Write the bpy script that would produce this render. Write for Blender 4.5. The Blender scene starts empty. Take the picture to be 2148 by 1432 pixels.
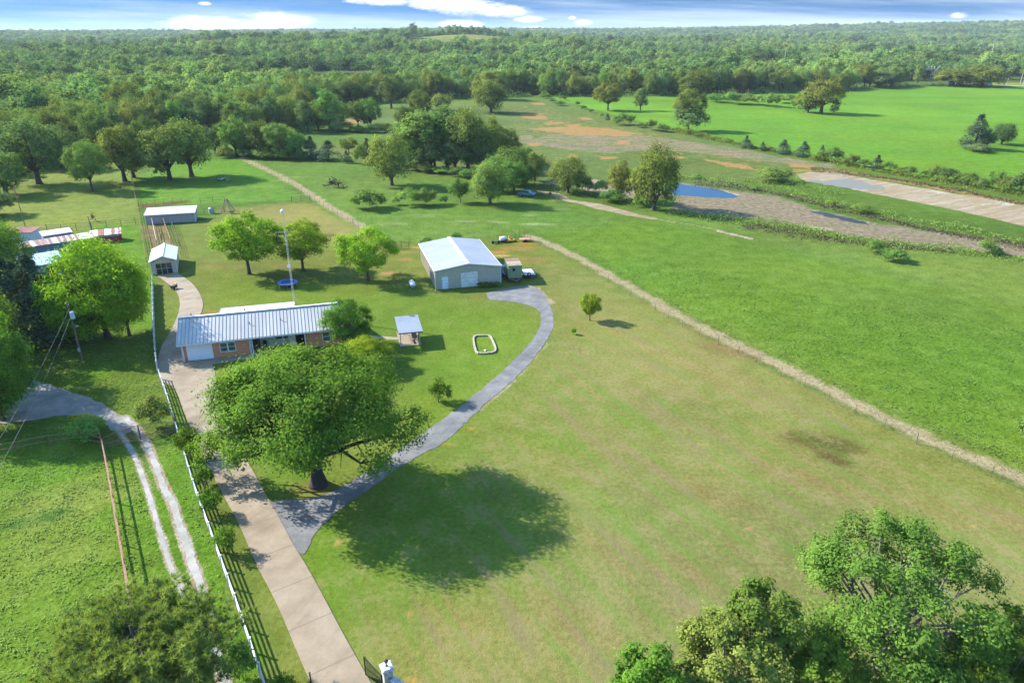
import bpy, math, random
import numpy as np
from mathutils import Vector, Matrix
sc = bpy.context.scene
C = sc.collection
R_ = math.radians
# ------------------------------------------------------------------ camera, sky, sun
CAMH, F, PITCH = 40.0, 1500.0, R_(23.6)
CP, SP = math.cos(PITCH), math.sin(PITCH)
cam = bpy.data.objects.new('camera', bpy.data.cameras.new('camera'))
C.objects.link(cam); sc.camera = cam
cam.location = (0, 0, CAMH); cam.rotation_euler = (R_(90) - PITCH, 0, 0)
cam.data.sensor_width = 36; cam.data.lens = 36 * F / 2148
cam.data.clip_start = 0.5; cam.data.clip_end = 20000

SUN_AZ = math.atan2(-0.94, 0.34)      # compass bearing of the sun, from +Y towards +X
SUN_EL = R_(34)
EXPO = 1.66
sc.view_settings.view_transform = 'Standard'; sc.view_settings.look = 'None'
sc.view_settings.exposure = EXPO; sc.view_settings.gamma = 1
sc.cycles.use_denoising = True; sc.cycles.sample_clamp_indirect = 4; sc.cycles.max_bounces = 6; sc.cycles.diffuse_bounces = 3; sc.cycles.transmission_bounces = 4
sc.cycles.transparent_max_bounces = 6; sc.cycles.volume_bounces = 0
sc.cycles.caustics_reflective = False; sc.cycles.caustics_refractive = False

class NT:
    """small helper for building node trees"""
    def __init__(s, tree): s.t = tree; s.n = tree.nodes; s.l = tree.links
    def new(s, kind, **kw):
        n = s.n.new(kind)
        for k, v in kw.items(): setattr(n, k, v)
        return n
    def put(s, sock, v):
        if isinstance(v, bpy.types.NodeSocket): s.l.new(v, sock)
        elif v is not None: sock.default_value = v
    def math(s, op, a, b=None, c=None, clamp=False):
        n = s.new('ShaderNodeMath', operation=op); n.use_clamp = clamp
        s.put(n.inputs[0], a); s.put(n.inputs[1], b)
        if c is not None: s.put(n.inputs[2], c)
        return n.outputs[0]
    def ramp(s, v, lo, hi, a=0.0, b=1.0):
        n = s.new('ShaderNodeMapRange', interpolation_type='SMOOTHSTEP')
        s.put(n.inputs[0], v); s.put(n.inputs[1], lo); s.put(n.inputs[2], hi); s.put(n.inputs[3], a); s.put(n.inputs[4], b)
        return n.outputs[0]
    def mix(s, f, a, b, mode='MIX'):
        n = s.new('ShaderNodeMix', data_type='RGBA', blend_type=mode)
        s.put(n.inputs[0], f); s.put(n.inputs[6], a); s.put(n.inputs[7], b)
        return n.outputs[2]
    def noise(s, vec, scale, detail=3, rough=.55, w=None):
        n = s.new('ShaderNodeTexNoise'); s.put(n.inputs['Vector'], vec)
        n.inputs['Scale'].default_value = scale; n.inputs['Detail'].default_value = detail; n.inputs['Roughness'].default_value = rough
        return n.outputs[0]
    def mapping(s, vec, scale=(1, 1, 1), rot=(0, 0, 0), loc=(0, 0, 0)):
        if any(rot):                       # turn first, then stretch
            n = s.new('ShaderNodeMapping'); s.put(n.inputs[0], vec); n.inputs[2].default_value = rot; vec = n.outputs[0]
        n = s.new('ShaderNodeMapping'); s.put(n.inputs[0], vec)
        n.inputs[1].default_value = loc; n.inputs[3].default_value = scale
        return n.outputs[0]

def col4(c): return (c[0], c[1], c[2], 1.0)

# world: daylight sky with a few low clouds
w = bpy.data.worlds.new('World'); sc.world = w; w.use_nodes = True
wt = NT(w.node_tree); w.node_tree.nodes.clear()
tc = wt.new('ShaderNodeTexCoord'); sep = wt.new('ShaderNodeSeparateXYZ'); wt.l.new(tc.outputs['Generated'], sep.inputs[0])
zx = wt.math('MAXIMUM', sep.outputs[2], 0.0004)
zp = wt.math('POWER', zx, 0.32)
cmb = wt.new('ShaderNodeCombineXYZ'); wt.l.new(sep.outputs[0], cmb.inputs[0]); wt.l.new(sep.outputs[1], cmb.inputs[1]); wt.l.new(zp, cmb.inputs[2])
sky = wt.new('ShaderNodeTexSky', sky_type='NISHITA'); sky.sun_disc = False
sky.sun_elevation = SUN_EL; sky.sun_rotation = SUN_AZ; sky.altitude = 100; sky.air_density = 1.0; sky.dust_density = 0.3; sky.ozone_density = 2.0
nrm = wt.new('ShaderNodeVectorMath', operation='NORMALIZE'); wt.l.new(cmb.outputs[0], nrm.inputs[0]); wt.l.new(nrm.outputs[0], sky.inputs[0])
skyt = wt.mix(wt.ramp(sep.outputs[2], .04, .30), (.72, .90, 1.05, 1), (.98, .99, .90, 1))
skyc = wt.mix(1.0, sky.outputs[0], skyt, 'MULTIPLY')
hs = wt.new('ShaderNodeHueSaturation'); hs.inputs['Saturation'].default_value = 1.15; wt.l.new(skyc, hs.inputs['Color'])
ysafe = wt.math('MAXIMUM', sep.outputs[1], 0.02)
U = wt.math('DIVIDE', sep.outputs[0], ysafe); V = wt.math('DIVIDE', sep.outputs[2], ysafe)
uv = wt.new('ShaderNodeCombineXYZ'); wt.l.new(U, uv.inputs[0]); wt.l.new(V, uv.inputs[1])
def sky_uv(px, py):
    v = (py - 716) / F; fwd = CP - v * SP; down = SP + v * CP
    return (px - 1074) / F / fwd, -down / fwd
n_edge = wt.noise(wt.mapping(uv.outputs[0], (20, 70, 1)), 1.0, 7, .72)
cirr = wt.noise(wt.mapping(uv.outputs[0], (2.2, 46, 1), (0, 0, R_(1.5))), 1.0, 5, .6)
cl = None
for px, py, a, b in [(430, 50, 80, 15), (510, 52, 110, 12), (585, 44, 66, 17), (560, 58, 90, 8), (800, 2, 62, 9), (925, 2, 70, 15), (985, 15, 75, 16),
                     (1055, 24, 55, 11), (965, 53, 42, 9), (1118, 60, 24, 5), (1225, 47, 18, 6), (1110, 41, 30, 6), (2012, 33, 19, 6), (2110, 49, 30, 4), (430, 8, 14, 4), (1200, 38, 9, 4)]:
    u0, v0 = sky_uv(px, py); ua = a / F * 1.09; va = b / F * 1.09
    du = wt.math('DIVIDE', wt.math('SUBTRACT', U, u0), ua); dv = wt.math('DIVIDE', wt.math('SUBTRACT', V, v0), va)
    g = wt.math('SUBTRACT', 1.0, wt.math('ADD', wt.math('MULTIPLY', du, du), wt.math('MULTIPLY', dv, dv)))
    cl = g if cl is None else wt.math('MAXIMUM', cl, g)
cum = wt.ramp(wt.math('ADD', cl, wt.math('MULTIPLY', wt.math('SUBTRACT', n_edge, 0.5), 3.2)), -0.15, 1.15)
cum = wt.math('MULTIPLY', cum, wt.ramp(sep.outputs[1], 0.2, 0.4))
ln = wt.math('MULTIPLY', wt.ramp(wt.math('ADD', cirr, wt.math('ADD', wt.math('MULTIPLY', wt.ramp(V, 0.030, 0.0), 0.22), wt.math('MULTIPLY', wt.ramp(U, -0.15, 0.35), 0.10))), 0.46, 0.86), wt.ramp(V, 0.30, 0.03, 0.0, 0.80))
dim = wt.new('ShaderNodeVectorMath', operation='SCALE'); wt.l.new(hs.outputs[0], dim.inputs[0]); wt.l.new(wt.ramp(sep.outputs[2], 0.03, 0.35, 0.30, 1.48), dim.inputs['Scale'])
c1 = wt.mix(ln, dim.outputs[0], (1.7, 2.05, 2.5, 1))
c2 = wt.mix(cum, c1, (3.0, 3.05, 3.15, 1))
bg = wt.new('ShaderNodeBackground'); wt.l.new(c2, bg.inputs[0]); bg.inputs[1].default_value = 0.15
wo = wt.new('ShaderNodeOutputWorld'); wt.l.new(bg.outputs[0], wo.inputs[0])

sun = bpy.data.objects.new('sun', bpy.data.lights.new('sun', 'SUN')); C.objects.link(sun)
sun.data.energy = 4.4; sun.data.angle = R_(0.53); sun.data.color = (1.0, 0.955, 0.88)
sd = Vector((math.sin(SUN_AZ) * math.cos(SUN_EL), math.cos(SUN_AZ) * math.cos(SUN_EL), math.sin(SUN_EL)))
sun.rotation_euler = sd.to_track_quat('Z', 'Y').to_euler(); sun.location = (-60, 20, 120)

# ------------------------------------------------------------------ helpers
def ray(px, py):
    v = (py - 716) / F
    return (px - 1074) / F, CP - v * SP, SP + v * CP      # x, forward, down per unit of depth
def G(px, py, h=0.0):
    """surveyed point of the place at height h above the flat yard"""
    x, f, d = ray(px, py); z = (CAMH - h) / d
    return x * z, f * z, h
def GP(pts, h=0.0): return [G(p[0], p[1], h)[:2] for p in pts]

def lin(c):
    c = c / 255.0
    return c / 12.92 if c <= 0.04045 else ((c + 0.055) / 1.055) ** 2.4
KEXP = 2.55
def A(r, g, b, k=KEXP): return (lin(r) / k, lin(g) / k, lin(b) / k)

def prop(o, label=None, cat=None, group=None, kind=None):
    if label: o['label'] = label
    if cat: o['category'] = cat
    if group: o['group'] = group
    if kind: o['kind'] = kind
    return o
def thing(name, label, cat, loc=(0, 0, 0), rotz=0.0, group=None):
    o = bpy.data.objects.new(name, None); C.objects.link(o); o.empty_display_size = .3
    o.location = loc; o.rotation_euler = (0, 0, rotz)
    return prop(o, label, cat, group)

class MB:
    def __init__(s): s.v = []; s.f = []
    def add(s, vs, fs):
        b = len(s.v); s.v += [tuple(p) for p in vs]; s.f += [tuple(i + b for i in f) for f in fs]; return s
    def box(s, c, size, rz=0.0, m=None):
        hx, hy, hz = [q / 2 for q in size]; ca, sa = math.cos(rz), math.sin(rz); vs = []
        for dz in (-hz, hz):
            for dx, dy in ((-hx, -hy), (hx, -hy), (hx, hy), (-hx, hy)):
                vs.append((c[0] + dx * ca - dy * sa, c[1] + dx * sa + dy * ca, c[2] + dz))
        if m: vs = [tuple(m @ Vector(p)) for p in vs]
        return s.add(vs, [(3, 2, 1, 0), (4, 5, 6, 7), (0, 1, 5, 4), (1, 2, 6, 5), (2, 3, 7, 6), (3, 0, 4, 7)])
    def bar(s, p0, p1, w, h=None, up=(0, 0, 1)):
        """square bar between two points"""
        h = h or w; p0 = Vector(p0); p1 = Vector(p1); d = (p1 - p0)
        if d.length < 1e-6: return s
        d.normalize(); u = Vector(up)
        if abs(d.dot(u)) > .97: u = Vector((1, 0, 0))
        sx = d.cross(u).normalized(); sz = sx.cross(d).normalized(); vs = []
        for p in (p0, p1):
            for a, b in ((-1, -1), (1, -1), (1, 1), (-1, 1)): vs.append(p + sx * a * w / 2 + sz * b * h / 2)
        return s.add(vs, [(3, 2, 1, 0), (4, 5, 6, 7), (0, 1, 5, 4), (1, 2, 6, 5), (2, 3, 7, 6), (3, 0, 4, 7)])
    def tube(s, pts, rads, n=8, cap=True):
        pts = [Vector(p) for p in pts]
        if not hasattr(rads, '__len__'): rads = [rads] * len(pts)
        b = len(s.v); prev = None
        for i, p in enumerate(pts):
            d = (pts[min(i + 1, len(pts) - 1)] - pts[max(i - 1, 0)]).normalized()
            ref = prev if prev is not None else (Vector((1, 0, 0)) if abs(d.z) > .9 else Vector((0, 0, 1)))
            sx = (ref - d * ref.dot(d)).normalized(); prev = sx; sy = d.cross(sx)
            for k in range(n):
                a = 2 * math.pi * k / n; s.v.append(tuple(p + (sx * math.cos(a) + sy * math.sin(a)) * rads[i]))
        for i in range(len(pts) - 1):
            for k in range(n):
                a0 = b + i * n + k; a1 = b + i * n + (k + 1) % n; s.f.append((a0, a1, a1 + n, a0 + n))
        if cap:
            s.f.append(tuple(b + k for k in range(n - 1, -1, -1))); e = b + (len(pts) - 1) * n; s.f.append(tuple(e + k for k in range(n)))
        return s
    def prism(s, poly, z0, z1):
        """vertical prism over a plan polygon (counter-clockwise)"""
        n = len(poly); vs = [(p[0], p[1], z0) for p in poly] + [(p[0], p[1], z1) for p in poly]
        fs = [tuple(range(n - 1, -1, -1)), tuple(range(n, 2 * n))] + [(i, (i + 1) % n, n + (i + 1) % n, n + i) for i in range(n)]
        return s.add(vs, fs)
    def slab(s, p, th):
        """four-cornered slab, top face p (any slope), thickness th downwards"""
        vs = [tuple(q) for q in p] + [(q[0], q[1], q[2] - th) for q in p]
        return s.add(vs, [(0, 1, 2, 3), (7, 6, 5, 4), (0, 4, 5, 1), (1, 5, 6, 2), (2, 6, 7, 3), (3, 7, 4, 0)])
    def wallpoly(s, prof, axis, a, b):
        """extrude a profile (u, z) along the other axis between a and b; axis 'x': u is x"""
        n = len(prof)
        if axis == 'x': vs = [(u, a, z) for u, z in prof] + [(u, b, z) for u, z in prof]
        else: vs = [(a, u, z) for u, z in prof] + [(b, u, z) for u, z in prof]
        return s.add(vs, [tuple(range(n - 1, -1, -1)), tuple(range(n, 2 * n))] + [(i, (i + 1) % n, n + (i + 1) % n, n + i) for i in range(n)])
    def build(s, name, mat, parent=None, smooth=False, bevel=0):
        me = bpy.data.meshes.new(name); me.from_pydata(s.v, [], s.f); me.materials.append(mat)
        if smooth:
            for p in me.polygons: p.use_smooth = True
        o = bpy.data.objects.new(name, me); C.objects.link(o)
        if parent: o.parent = parent
        if bevel:
            m = o.modifiers.new('bevel', 'BEVEL'); m.width = bevel; m.segments = 2; m.limit_method = 'ANGLE'
        return o

def mesh_np(name, V, nper, attrs=None):
    """fast mesh from an array of consecutive n-gons"""
    V = np.ascontiguousarray(V, dtype=np.float32).reshape(-1, 3); nv = len(V); nf = nv // nper
    me = bpy.data.meshes.new(name)
    me.vertices.add(nv); me.vertices.foreach_set('co', V.ravel())
    me.loops.add(nv); me.loops.foreach_set('vertex_index', np.arange(nv, dtype=np.int32))
    me.polygons.add(nf); me.polygons.foreach_set('loop_start', np.arange(0, nv, nper, dtype=np.int32))
    for k, a in (attrs or {}).items():
        at = me.attributes.new(k, 'FLOAT', 'FACE'); at.data.foreach_set('value', np.asarray(a, dtype=np.float32))
    me.update(calc_edges=True)
    return me

def copy_thing(root, loc, rotz=None, scale=None, label=None, group=None, deep=True):
    r = root.copy(); C.objects.link(r); r.location = loc
    if rotz is not None: r.rotation_euler = (0, 0, rotz)
    if scale is not None: r.scale = scale
    if label: r['label'] = label
    if group: r['group'] = group
    for ch in root.children:
        c = ch.copy(); C.objects.link(c); c.parent = r
        for g in ch.children:
            d = g.copy(); C.objects.link(d); d.parent = c
    return r

# value noise in numpy for terrain and ground cover
_tab = np.random.RandomState(7).rand(256, 256)
def vn(x, y, s, seed=0):
    x = np.asarray(x, float) / s + seed * 17.13; y = np.asarray(y, float) / s + seed * 9.71
    xi = np.floor(x).astype(int); yi = np.floor(y).astype(int); fx = x - xi; fy = y - yi
    fx = fx * fx * (3 - 2 * fx); fy = fy * fy * (3 - 2 * fy)
    a = _tab[xi & 255, yi & 255]; b = _tab[(xi + 1) & 255, yi & 255]; c = _tab[xi & 255, (yi + 1) & 255]; d = _tab[(xi + 1) & 255, (yi + 1) & 255]
    return (a * (1 - fx) + b * fx) * (1 - fy) + (c * (1 - fx) + d * fx) * fy
def fbm(x, y, s, seed=0, o=4):
    t = 0; a = 1; n = 0
    for i in range(o): t = t + a * vn(x, y, s / 2 ** i, seed + i * 3); n += a; a *= .55
    return t / n
def sstep(a, b, x):
    t = np.clip((np.asarray(x, float) - a) / (b - a), 0, 1); return t * t * (3 - 2 * t)
def inside_dist(poly, x, y):
    """signed distance (positive inside) to a polygon"""
    P = np.array(poly, float); x = np.asarray(x, float); y = np.asarray(y, float)
    d = np.full(x.shape, 1e18); ins = np.zeros(x.shape, bool)
    for i in range(len(P)):
        a = P[i]; b = P[(i + 1) % len(P)]; e = b - a; L = (e ** 2).sum() + 1e-12
        t = np.clip(((x - a[0]) * e[0] + (y - a[1]) * e[1]) / L, 0, 1)
        d = np.minimum(d, (x - a[0] - t * e[0]) ** 2 + (y - a[1] - t * e[1]) ** 2)
        cr = (a[1] > y) != (b[1] > y)
        xx = a[0] + (y - a[1]) * e[0] / (e[1] if abs(e[1]) > 1e-9 else 1e-9)
        ins ^= cr & (x < xx)
    d = np.sqrt(d); return np.where(ins, d, -d)
def line_dist(pts, x, y):
    P = np.array(pts, float); d = np.full(np.shape(x), 1e18)
    for i in range(len(P) - 1):
        a = P[i]; e = P[i + 1] - a; L = (e ** 2).sum() + 1e-12
        t = np.clip(((x - a[0]) * e[0] + (y - a[1]) * e[1]) / L, 0, 1)
        d = np.minimum(d, (x - a[0] - t * e[0]) ** 2 + (y - a[1] - t * e[1]) ** 2)
    return np.sqrt(d)

FARHILLS = [(435, 1180, 1420, 60, 15), (975, 1300, 1560, 95, 17), (1608, 690, 830, 20, 9), (1668, 2300, 2750, 110, 20)]
def terrain(x, y):
    x = np.asarray(x, float); y = np.asarray(y, float)
    r = np.sqrt(x * x + y * y); az = np.degrees(np.arctan2(x, np.maximum(y, 1)))
    roll = (fbm(x * .6, y, 420, 3) - .5) * 52 * sstep(620, 1300, r)
    ridge = sstep(2300, 4000, r) * (17 + 9 * sstep(-25, 0, az) + 30 * sstep(8, 36, az) + (fbm(x, y, 900, 9) - .5) * 9)
    near = (fbm(x, y, 90, 5) - .5) * 2.4 * sstep(190, 330, r)
    bump = 0
    for pxc, r0, r1, w_, A_ in FARHILLS:
        t_ = (pxc - 1074) / F / 1.08; lat = x - t_ * y
        bump = bump + A_ * np.exp(-(lat / (w_ * 1.5)) ** 2) * sstep(r0, r1, r) * (1 - sstep(r1, r1 + 500, r))
    near = near + bump
    return roll * (1 - .6 * sstep(2300, 4000, r)) + ridge + near - 3 * sstep(700, 1500, r)
def Tz(x, y): return float(terrain(np.array([x]), np.array([y]))[0])

# ------------------------------------------------------------------ materials
_mats = {}
def mat(name, color, rough=.8, metal=0.0, spec=.3, var=.12, vscale=3.0, bump=0.0, bscale=20.0, emit=None, streak=None):
    if name in _mats: return _mats[name]
    m = bpy.data.materials.new(name); m.use_nodes = True; t = NT(m.node_tree)
    b = m.node_tree.nodes['Principled BSDF']; co = t.new('ShaderNodeTexCoord').outputs['Object']
    n = t.noise(co if streak is None else t.mapping(co, streak), vscale, 4, .6)
    c = t.mix(t.ramp(n, .3, .7), col4([q * (1 - var) for q in color]), col4([min(1, q * (1 + var)) for q in color]))
    t.l.new(c, b.inputs['Base Color']); b.inputs['Roughness'].default_value = rough; b.inputs['Metallic'].default_value = metal
    b.inputs['Specular IOR Level'].default_value = spec
    if bump:
        bn = t.new('ShaderNodeBump'); bn.inputs['Strength'].default_value = bump; bn.inputs['Distance'].default_value = .03
        t.l.new(t.noise(co, bscale, 4, .6), bn.inputs['Height']); t.l.new(bn.outputs[0], b.inputs['Normal'])
    _mats[name] = m; return m

def leafmat(name, c0, c1, trans=.30, hue=.02, clump=.5, wide=False):
    m = bpy.data.materials.new(name); m.use_nodes = True; t = NT(m.node_tree); m.node_tree.nodes.clear()
    at = t.new('ShaderNodeAttribute', attribute_name='v'); oi = t.new('ShaderNodeObjectInfo')
    co = t.new('ShaderNodeTexCoord').outputs['Object']
    nz = t.noise(co, clump, 2, .5)
    f = t.math('ADD', t.math('MULTIPLY', at.outputs['Fac'], .55), t.math('MULTIPLY', t.ramp(nz, .35, .65), .45))
    c = t.mix(f, col4(c0), col4(c1))
    h = t.new('ShaderNodeHueSaturation'); t.l.new(c, h.inputs['Color'])
    rnd = oi.outputs['Random']
    t.l.new(t.math('ADD', .5 - hue, t.math('MULTIPLY', rnd, 2 * hue)), h.inputs['Hue'])
    r2 = t.math('FRACT', t.math('MULTIPLY', rnd, 7.31))
    t.l.new(t.math('ADD', .78, t.math('MULTIPLY', r2, .44)), h.inputs['Value'])
    d = t.new('ShaderNodeBsdfDiffuse'); tr = t.new('ShaderNodeBsdfTranslucent'); mx = t.new('ShaderNodeMixShader')
    t.l.new(h.outputs[0], d.inputs[0])
    t.l.new(t.mix(1.0, h.outputs[0], (1.25, 1.15, .5, 1), 'MULTIPLY'), tr.inputs[0])
    mx.inputs[0].default_value = trans; t.l.new(d.outputs[0], mx.inputs[1]); t.l.new(tr.outputs[0], mx.inputs[2])
    if wide:                                   # stands of different species over the wide woods
        gp = t.new('ShaderNodeNewGeometry').outputs['Position']; wn = t.noise(gp, .006, 4, .6); wn2 = t.noise(t.mapping(gp, (1, 1, 1), (0, 0, 0), (900, 50, 0)), .011, 3, .6)
        t.l.new(t.mix(t.ramp(wn, .44, .62, 0, .75), t.mix(t.ramp(wn2, .46, .64, 0, .7), c, col4([q * .62 for q in c0])), col4((c1[0] * 1.15, c1[1] * 1.08, c1[2] * .9))), h.inputs['Color'])
    o = t.new('ShaderNodeOutputMaterial'); t.l.new(mx.outputs[0], o.inputs[0])
    return m

L_OAK = leafmat('leaf_oak', (.078, .124, .034), (.255, .335, .076), .40)
L_DARK = leafmat('leaf_dark', (.062, .112, .042), (.200, .290, .086), .40)
L_BRIGHT = leafmat('leaf_bright', (.120, .205, .014), (.330, .455, .032), .42)
L_ELM = leafmat('leaf_elm', (.056, .122, .018), (.190, .315, .038), .42)
L_OLIVE = leafmat('leaf_olive', (.085, .115, .022), (.265, .305, .062), .34)
L_CEDAR = leafmat('leaf_cedar', (.040, .070, .044), (.118, .175, .094), .2)
L_PINE = leafmat('leaf_pine', (.100, .180, .044), (.350, .485, .105), .34)
L_GLOSS = leafmat('leaf_gloss', (.056, .108, .018), (.185, .270, .044), .38)
L_YEL = leafmat('leaf_yellow', (.17, .21, .012), (.38, .44, .03), .36)
L_BUSH = leafmat('leaf_bush', (.082, .158, .036), (.235, .365, .076), .36)
L_FAR = leafmat('leaf_far', (.062, .120, .046), (.220, .335, .102), .34, .025, wide=True)
BARK = mat('bark', (.085, .070, .055), .95, bump=.6, bscale=8, var=.3, vscale=5)
BARK_PALE = mat('bark_pale', (.15, .135, .115), .95, bump=.5, bscale=8, var=.25, vscale=5)
BARK_DARK = mat('bark_dark', (.045, .036, .030), .95, var=.25)
# ------------------------------------------------------------------ ground
# outline of open land (everything beyond it is woodland)
OPEN = GP([(-300, 1900), (-420, 420), (-60, 372), (60, 356), (150, 330), (235, 312), (310, 292), (345, 284), (430, 282), (500, 288), (560, 284), (625, 268), (672, 244), (705, 221), (840, 214), (901, 208),
           (961, 204), (1069, 203), (1146, 201), (1243, 201), (1400, 203), (1505, 201), (1657, 195), (1765, 191), (1852, 185), (1957, 182), (2148, 179), (2520, 174), (3400, 1900)])
STRIP = [(508, 330), (560, 356), (620, 387), (700, 440), (760, 475), (822, 512)]            # dry mown strip beside the back fence
STRIP2 = [(1112, 495), (1200, 533), (1330, 607), (1440, 672), (1600, 748), (1800, 850), (1960, 928), (2148, 1006), (2400, 1120)]
STRIP_W = GP(STRIP); STRIP2_W = GP(STRIP2)

def axis(segs):
    out = [segs[0][0]]
    for a, b, s in segs:
        n = max(1, int(round((b - a) / s))); out += [a + (b - a) * (i + 1) / n for i in range(n)]
    return out
def geom(a, b, s0, g):
    out = []; s = s0
    while a < b: a += s; s *= g; out.append(a)
    return out
ys = axis([(16, 28, 1.0), (28, 100, .33), (100, 140, .5), (140, 330, .9)]); ys += geom(ys[-1], 6500, 1.0, 1.03)
xs_p = axis([(0, 18, .4), (18, 75, .55), (75, 150, .9)]); xs_p += geom(150, 5200, 1.0, 1.035)
xs_n = axis([(0, 75, .33), (75, 130, .7)]); xs_n += geom(130, 5200, 1.0, 1.035)
xs = sorted([-q for q in xs_n] + xs_p[1:]); xs = np.array(sorted(set(xs))); ys = np.array(ys)
GX, GY = np.meshgrid(xs, ys); nx, ny = len(xs), len(ys)
gx = GX.ravel(); gy = GY.ravel(); gz = terrain(gx, gy)
wx = gx + (fbm(gx, gy, 7, 21, 3) - .5) * 2.6; wy = gy + (fbm(gx, gy, 7, 31, 3) - .5) * 2.6       # ragged outlines
fx_ = gx + (fbm(gx, gy, 30, 22, 3) - .5) * 14; fy_ = gy + (fbm(gx, gy, 30, 32, 3) - .5) * 20
col = np.zeros((len(gx), 3)); col[:] = A(92, 122, 62)
def paint(poly, rgb, feather=1.0, strength=1.0, far=False, worldpts=False):
    P = poly if worldpts else GP(poly)
    X, Y = (fx_, fy_) if far else (wx, wy)
    P_ = np.array(P); x0, y0 = P_.min(0) - feather * 2; x1, y1 = P_.max(0) + feather * 2
    sel = np.where((X > x0) & (X < x1) & (Y > y0) & (Y < y1))[0]
    d = inside_dist(P, X[sel], Y[sel]); m = (sstep(-feather, feather, d) * strength)[:, None]
    col[sel] = col[sel] * (1 - m) + np.array(A(*rgb)) * m
def blob(px, py, rx, ry, rgb, strength=1.0, ang=0):
    cx, cy, _ = G(px, py); ca, sa = math.cos(ang), math.sin(ang)
    dx = wx - cx; dy = wy - cy; u = (dx * ca + dy * sa) / rx; v = (-dx * sa + dy * ca) / ry
    m = (np.clip(1 - (u * u + v * v), 0, 1) ** .8 * strength)[:, None]
    col[:] = col * (1 - m) + np.array(A(*rgb)) * m
mask = np.zeros((len(gx), 3))      # r: dead orange grass, g: grey-brown weeds, b: bare pale soil
tuft = np.full(len(gx), .35)       # coarseness of the sward
def mk(ch, poly, feather, val=1.0, far=False):
    P = GP(poly); X, Y = (fx_, fy_) if far else (wx, wy)
    P_ = np.array(P); x0, y0 = P_.min(0) - feather * 2; x1, y1 = P_.max(0) + feather * 2
    sel = np.where((X > x0) & (X < x1) & (Y > y0) & (Y < y1))[0]
    mask[sel, ch] = np.maximum(mask[sel, ch], sstep(-feather, feather, inside_dist(P, X[sel], Y[sel])) * val)
def mkline(ch, pts, w0, val=1.0, soft=None, near=False):
    soft = soft or w0
    d = line_dist(GP(pts), (wx + gx) / 2 if not near else gx, (wy + gy) / 2 if not near else gy)
    mask[:, ch] = np.maximum(mask[:, ch], sstep(w0 + soft, w0 - soft * .5, d) * val)

big = fbm(gx, gy, 60, 51, 3)[:, None]
inside_open = inside_dist(OPEN, gx, gy)
m = sstep(-3, 3, inside_open)[:, None]
col = col * (1 - m) + np.array(A(104, 146, 62)) * m
# far clearings between the woods (also kept clear of trees)
CLEAR_W = [GP([(2075, 184), (2300, 182), (2300, 172), (2075, 173)])]
for pxc, r0, r1, w_, A_ in FARHILLS:
    t_ = (pxc - 1074) / F / 1.08; CLEAR_W.append([(t_ * r0 * .98 - w_, r0 - 60), (t_ * r0 * .98 + w_, r0 - 60), (t_ * r1 * .98 + w_, r1), (t_ * r1 * .98 - w_, r1)])
for c in CLEAR_W:
    d = inside_dist(c, gx, gy); m = sstep(-20, 5, d)[:, None]; col = col * (1 - m) + np.array(A(150, 172, 92)) * m
# big fields
paint([(1140, 200), (1400, 203), (1657, 195), (1957, 182), (2520, 172), (2900, 500), (2148, 405), (1960, 375), (1800, 350), (1640, 322), (1560, 306), (1420, 272), (1280, 240)], (120, 184, 60), 2.5)
paint([(2148, 300), (2500, 280), (2600, 420), (2148, 400), (1960, 370), (1900, 330)], (112, 172, 56), 25, .7)
paint([(830, 512), (900, 470), (1170, 420), (1374, 459), (1560, 500), (2148, 640), (2600, 760), (2600, 1200), (2148, 985), (1800, 838), (1440, 660), (1200, 524), (1112, 490)], (118, 162, 62), 3)
paint([(1150, 430), (1374, 462), (1640, 520), (2148, 645), (2500, 720), (2500, 620), (2148, 540), (1800, 505), (1500, 460), (1300, 438)], (124, 164, 80), 4)
paint([(1300, 560), (1640, 600), (2148, 720), (2400, 830), (2148, 960), (1700, 770)], (112, 162, 52), 8, .8)
paint([(520, 332), (700, 337), (930, 372), (1190, 425), (1300, 470), (1120, 488), (840, 508), (760, 470), (620, 382)], (118, 160, 76), 3)
paint([(850, 360), (1060, 380), (1190, 420), (1300, 460), (1080, 470), (900, 440)], (108, 154, 68), 8, .7)
# overgrown middle field
paint([(700, 225), (1140, 205), (1290, 245), (1440, 285), (1680, 338), (1900, 385), (1660, 370), (1560, 420), (1420, 380), (1190, 385), (930, 372), (700, 330), (600, 300), (560, 252)], (116, 146, 86), 4)
paint([(560, 250), (700, 262), (900, 300), (840, 330), (700, 300), (560, 290)], (104, 154, 72), 5, .8)
# left side
paint([(-400, 420), (60, 344), (235, 296), (300, 380), (290, 470), (240, 520), (-100, 500)], (140, 168, 84), 3)
paint([(285, 380), (330, 340), (508, 331), (640, 418), (480, 425), (292, 432)], (118, 172, 66), 2.5)
paint([(330, 345), (508, 333), (560, 365), (400, 372)], (120, 182, 48), 6, .8)
paint([(200, 470), (290, 470), (318, 600), (322, 700), (200, 700)], (112, 172, 48), 3, .9)
paint([(60, 700), (322, 690), (332, 790), (365, 890), (300, 905), (120, 830), (20, 790)], (118, 156, 62), 2)
blob(185, 785, 3.4, 3.0, (116, 176, 36), .8); blob(60, 760, 4, 4, (120, 160, 60), .6)
paint([(-300, 930), (160, 925), (240, 950), (420, 1260), (560, 1600), (-300, 1700)], (116, 160, 58), 1.6)
paint([(270, 1000), (372, 900), (560, 1440), (640, 1700), (440, 1500)], (106, 160, 48), 1.2)
blob(150, 1060, 6, 5, (146, 172, 96), .75); blob(60, 1180, 5, 6, (140, 172, 80), .6); blob(70, 990, 6, 3.4, (100, 164, 44), .7); blob(180, 1150, 4, 2.5, (140, 166, 84), .6)
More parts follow.
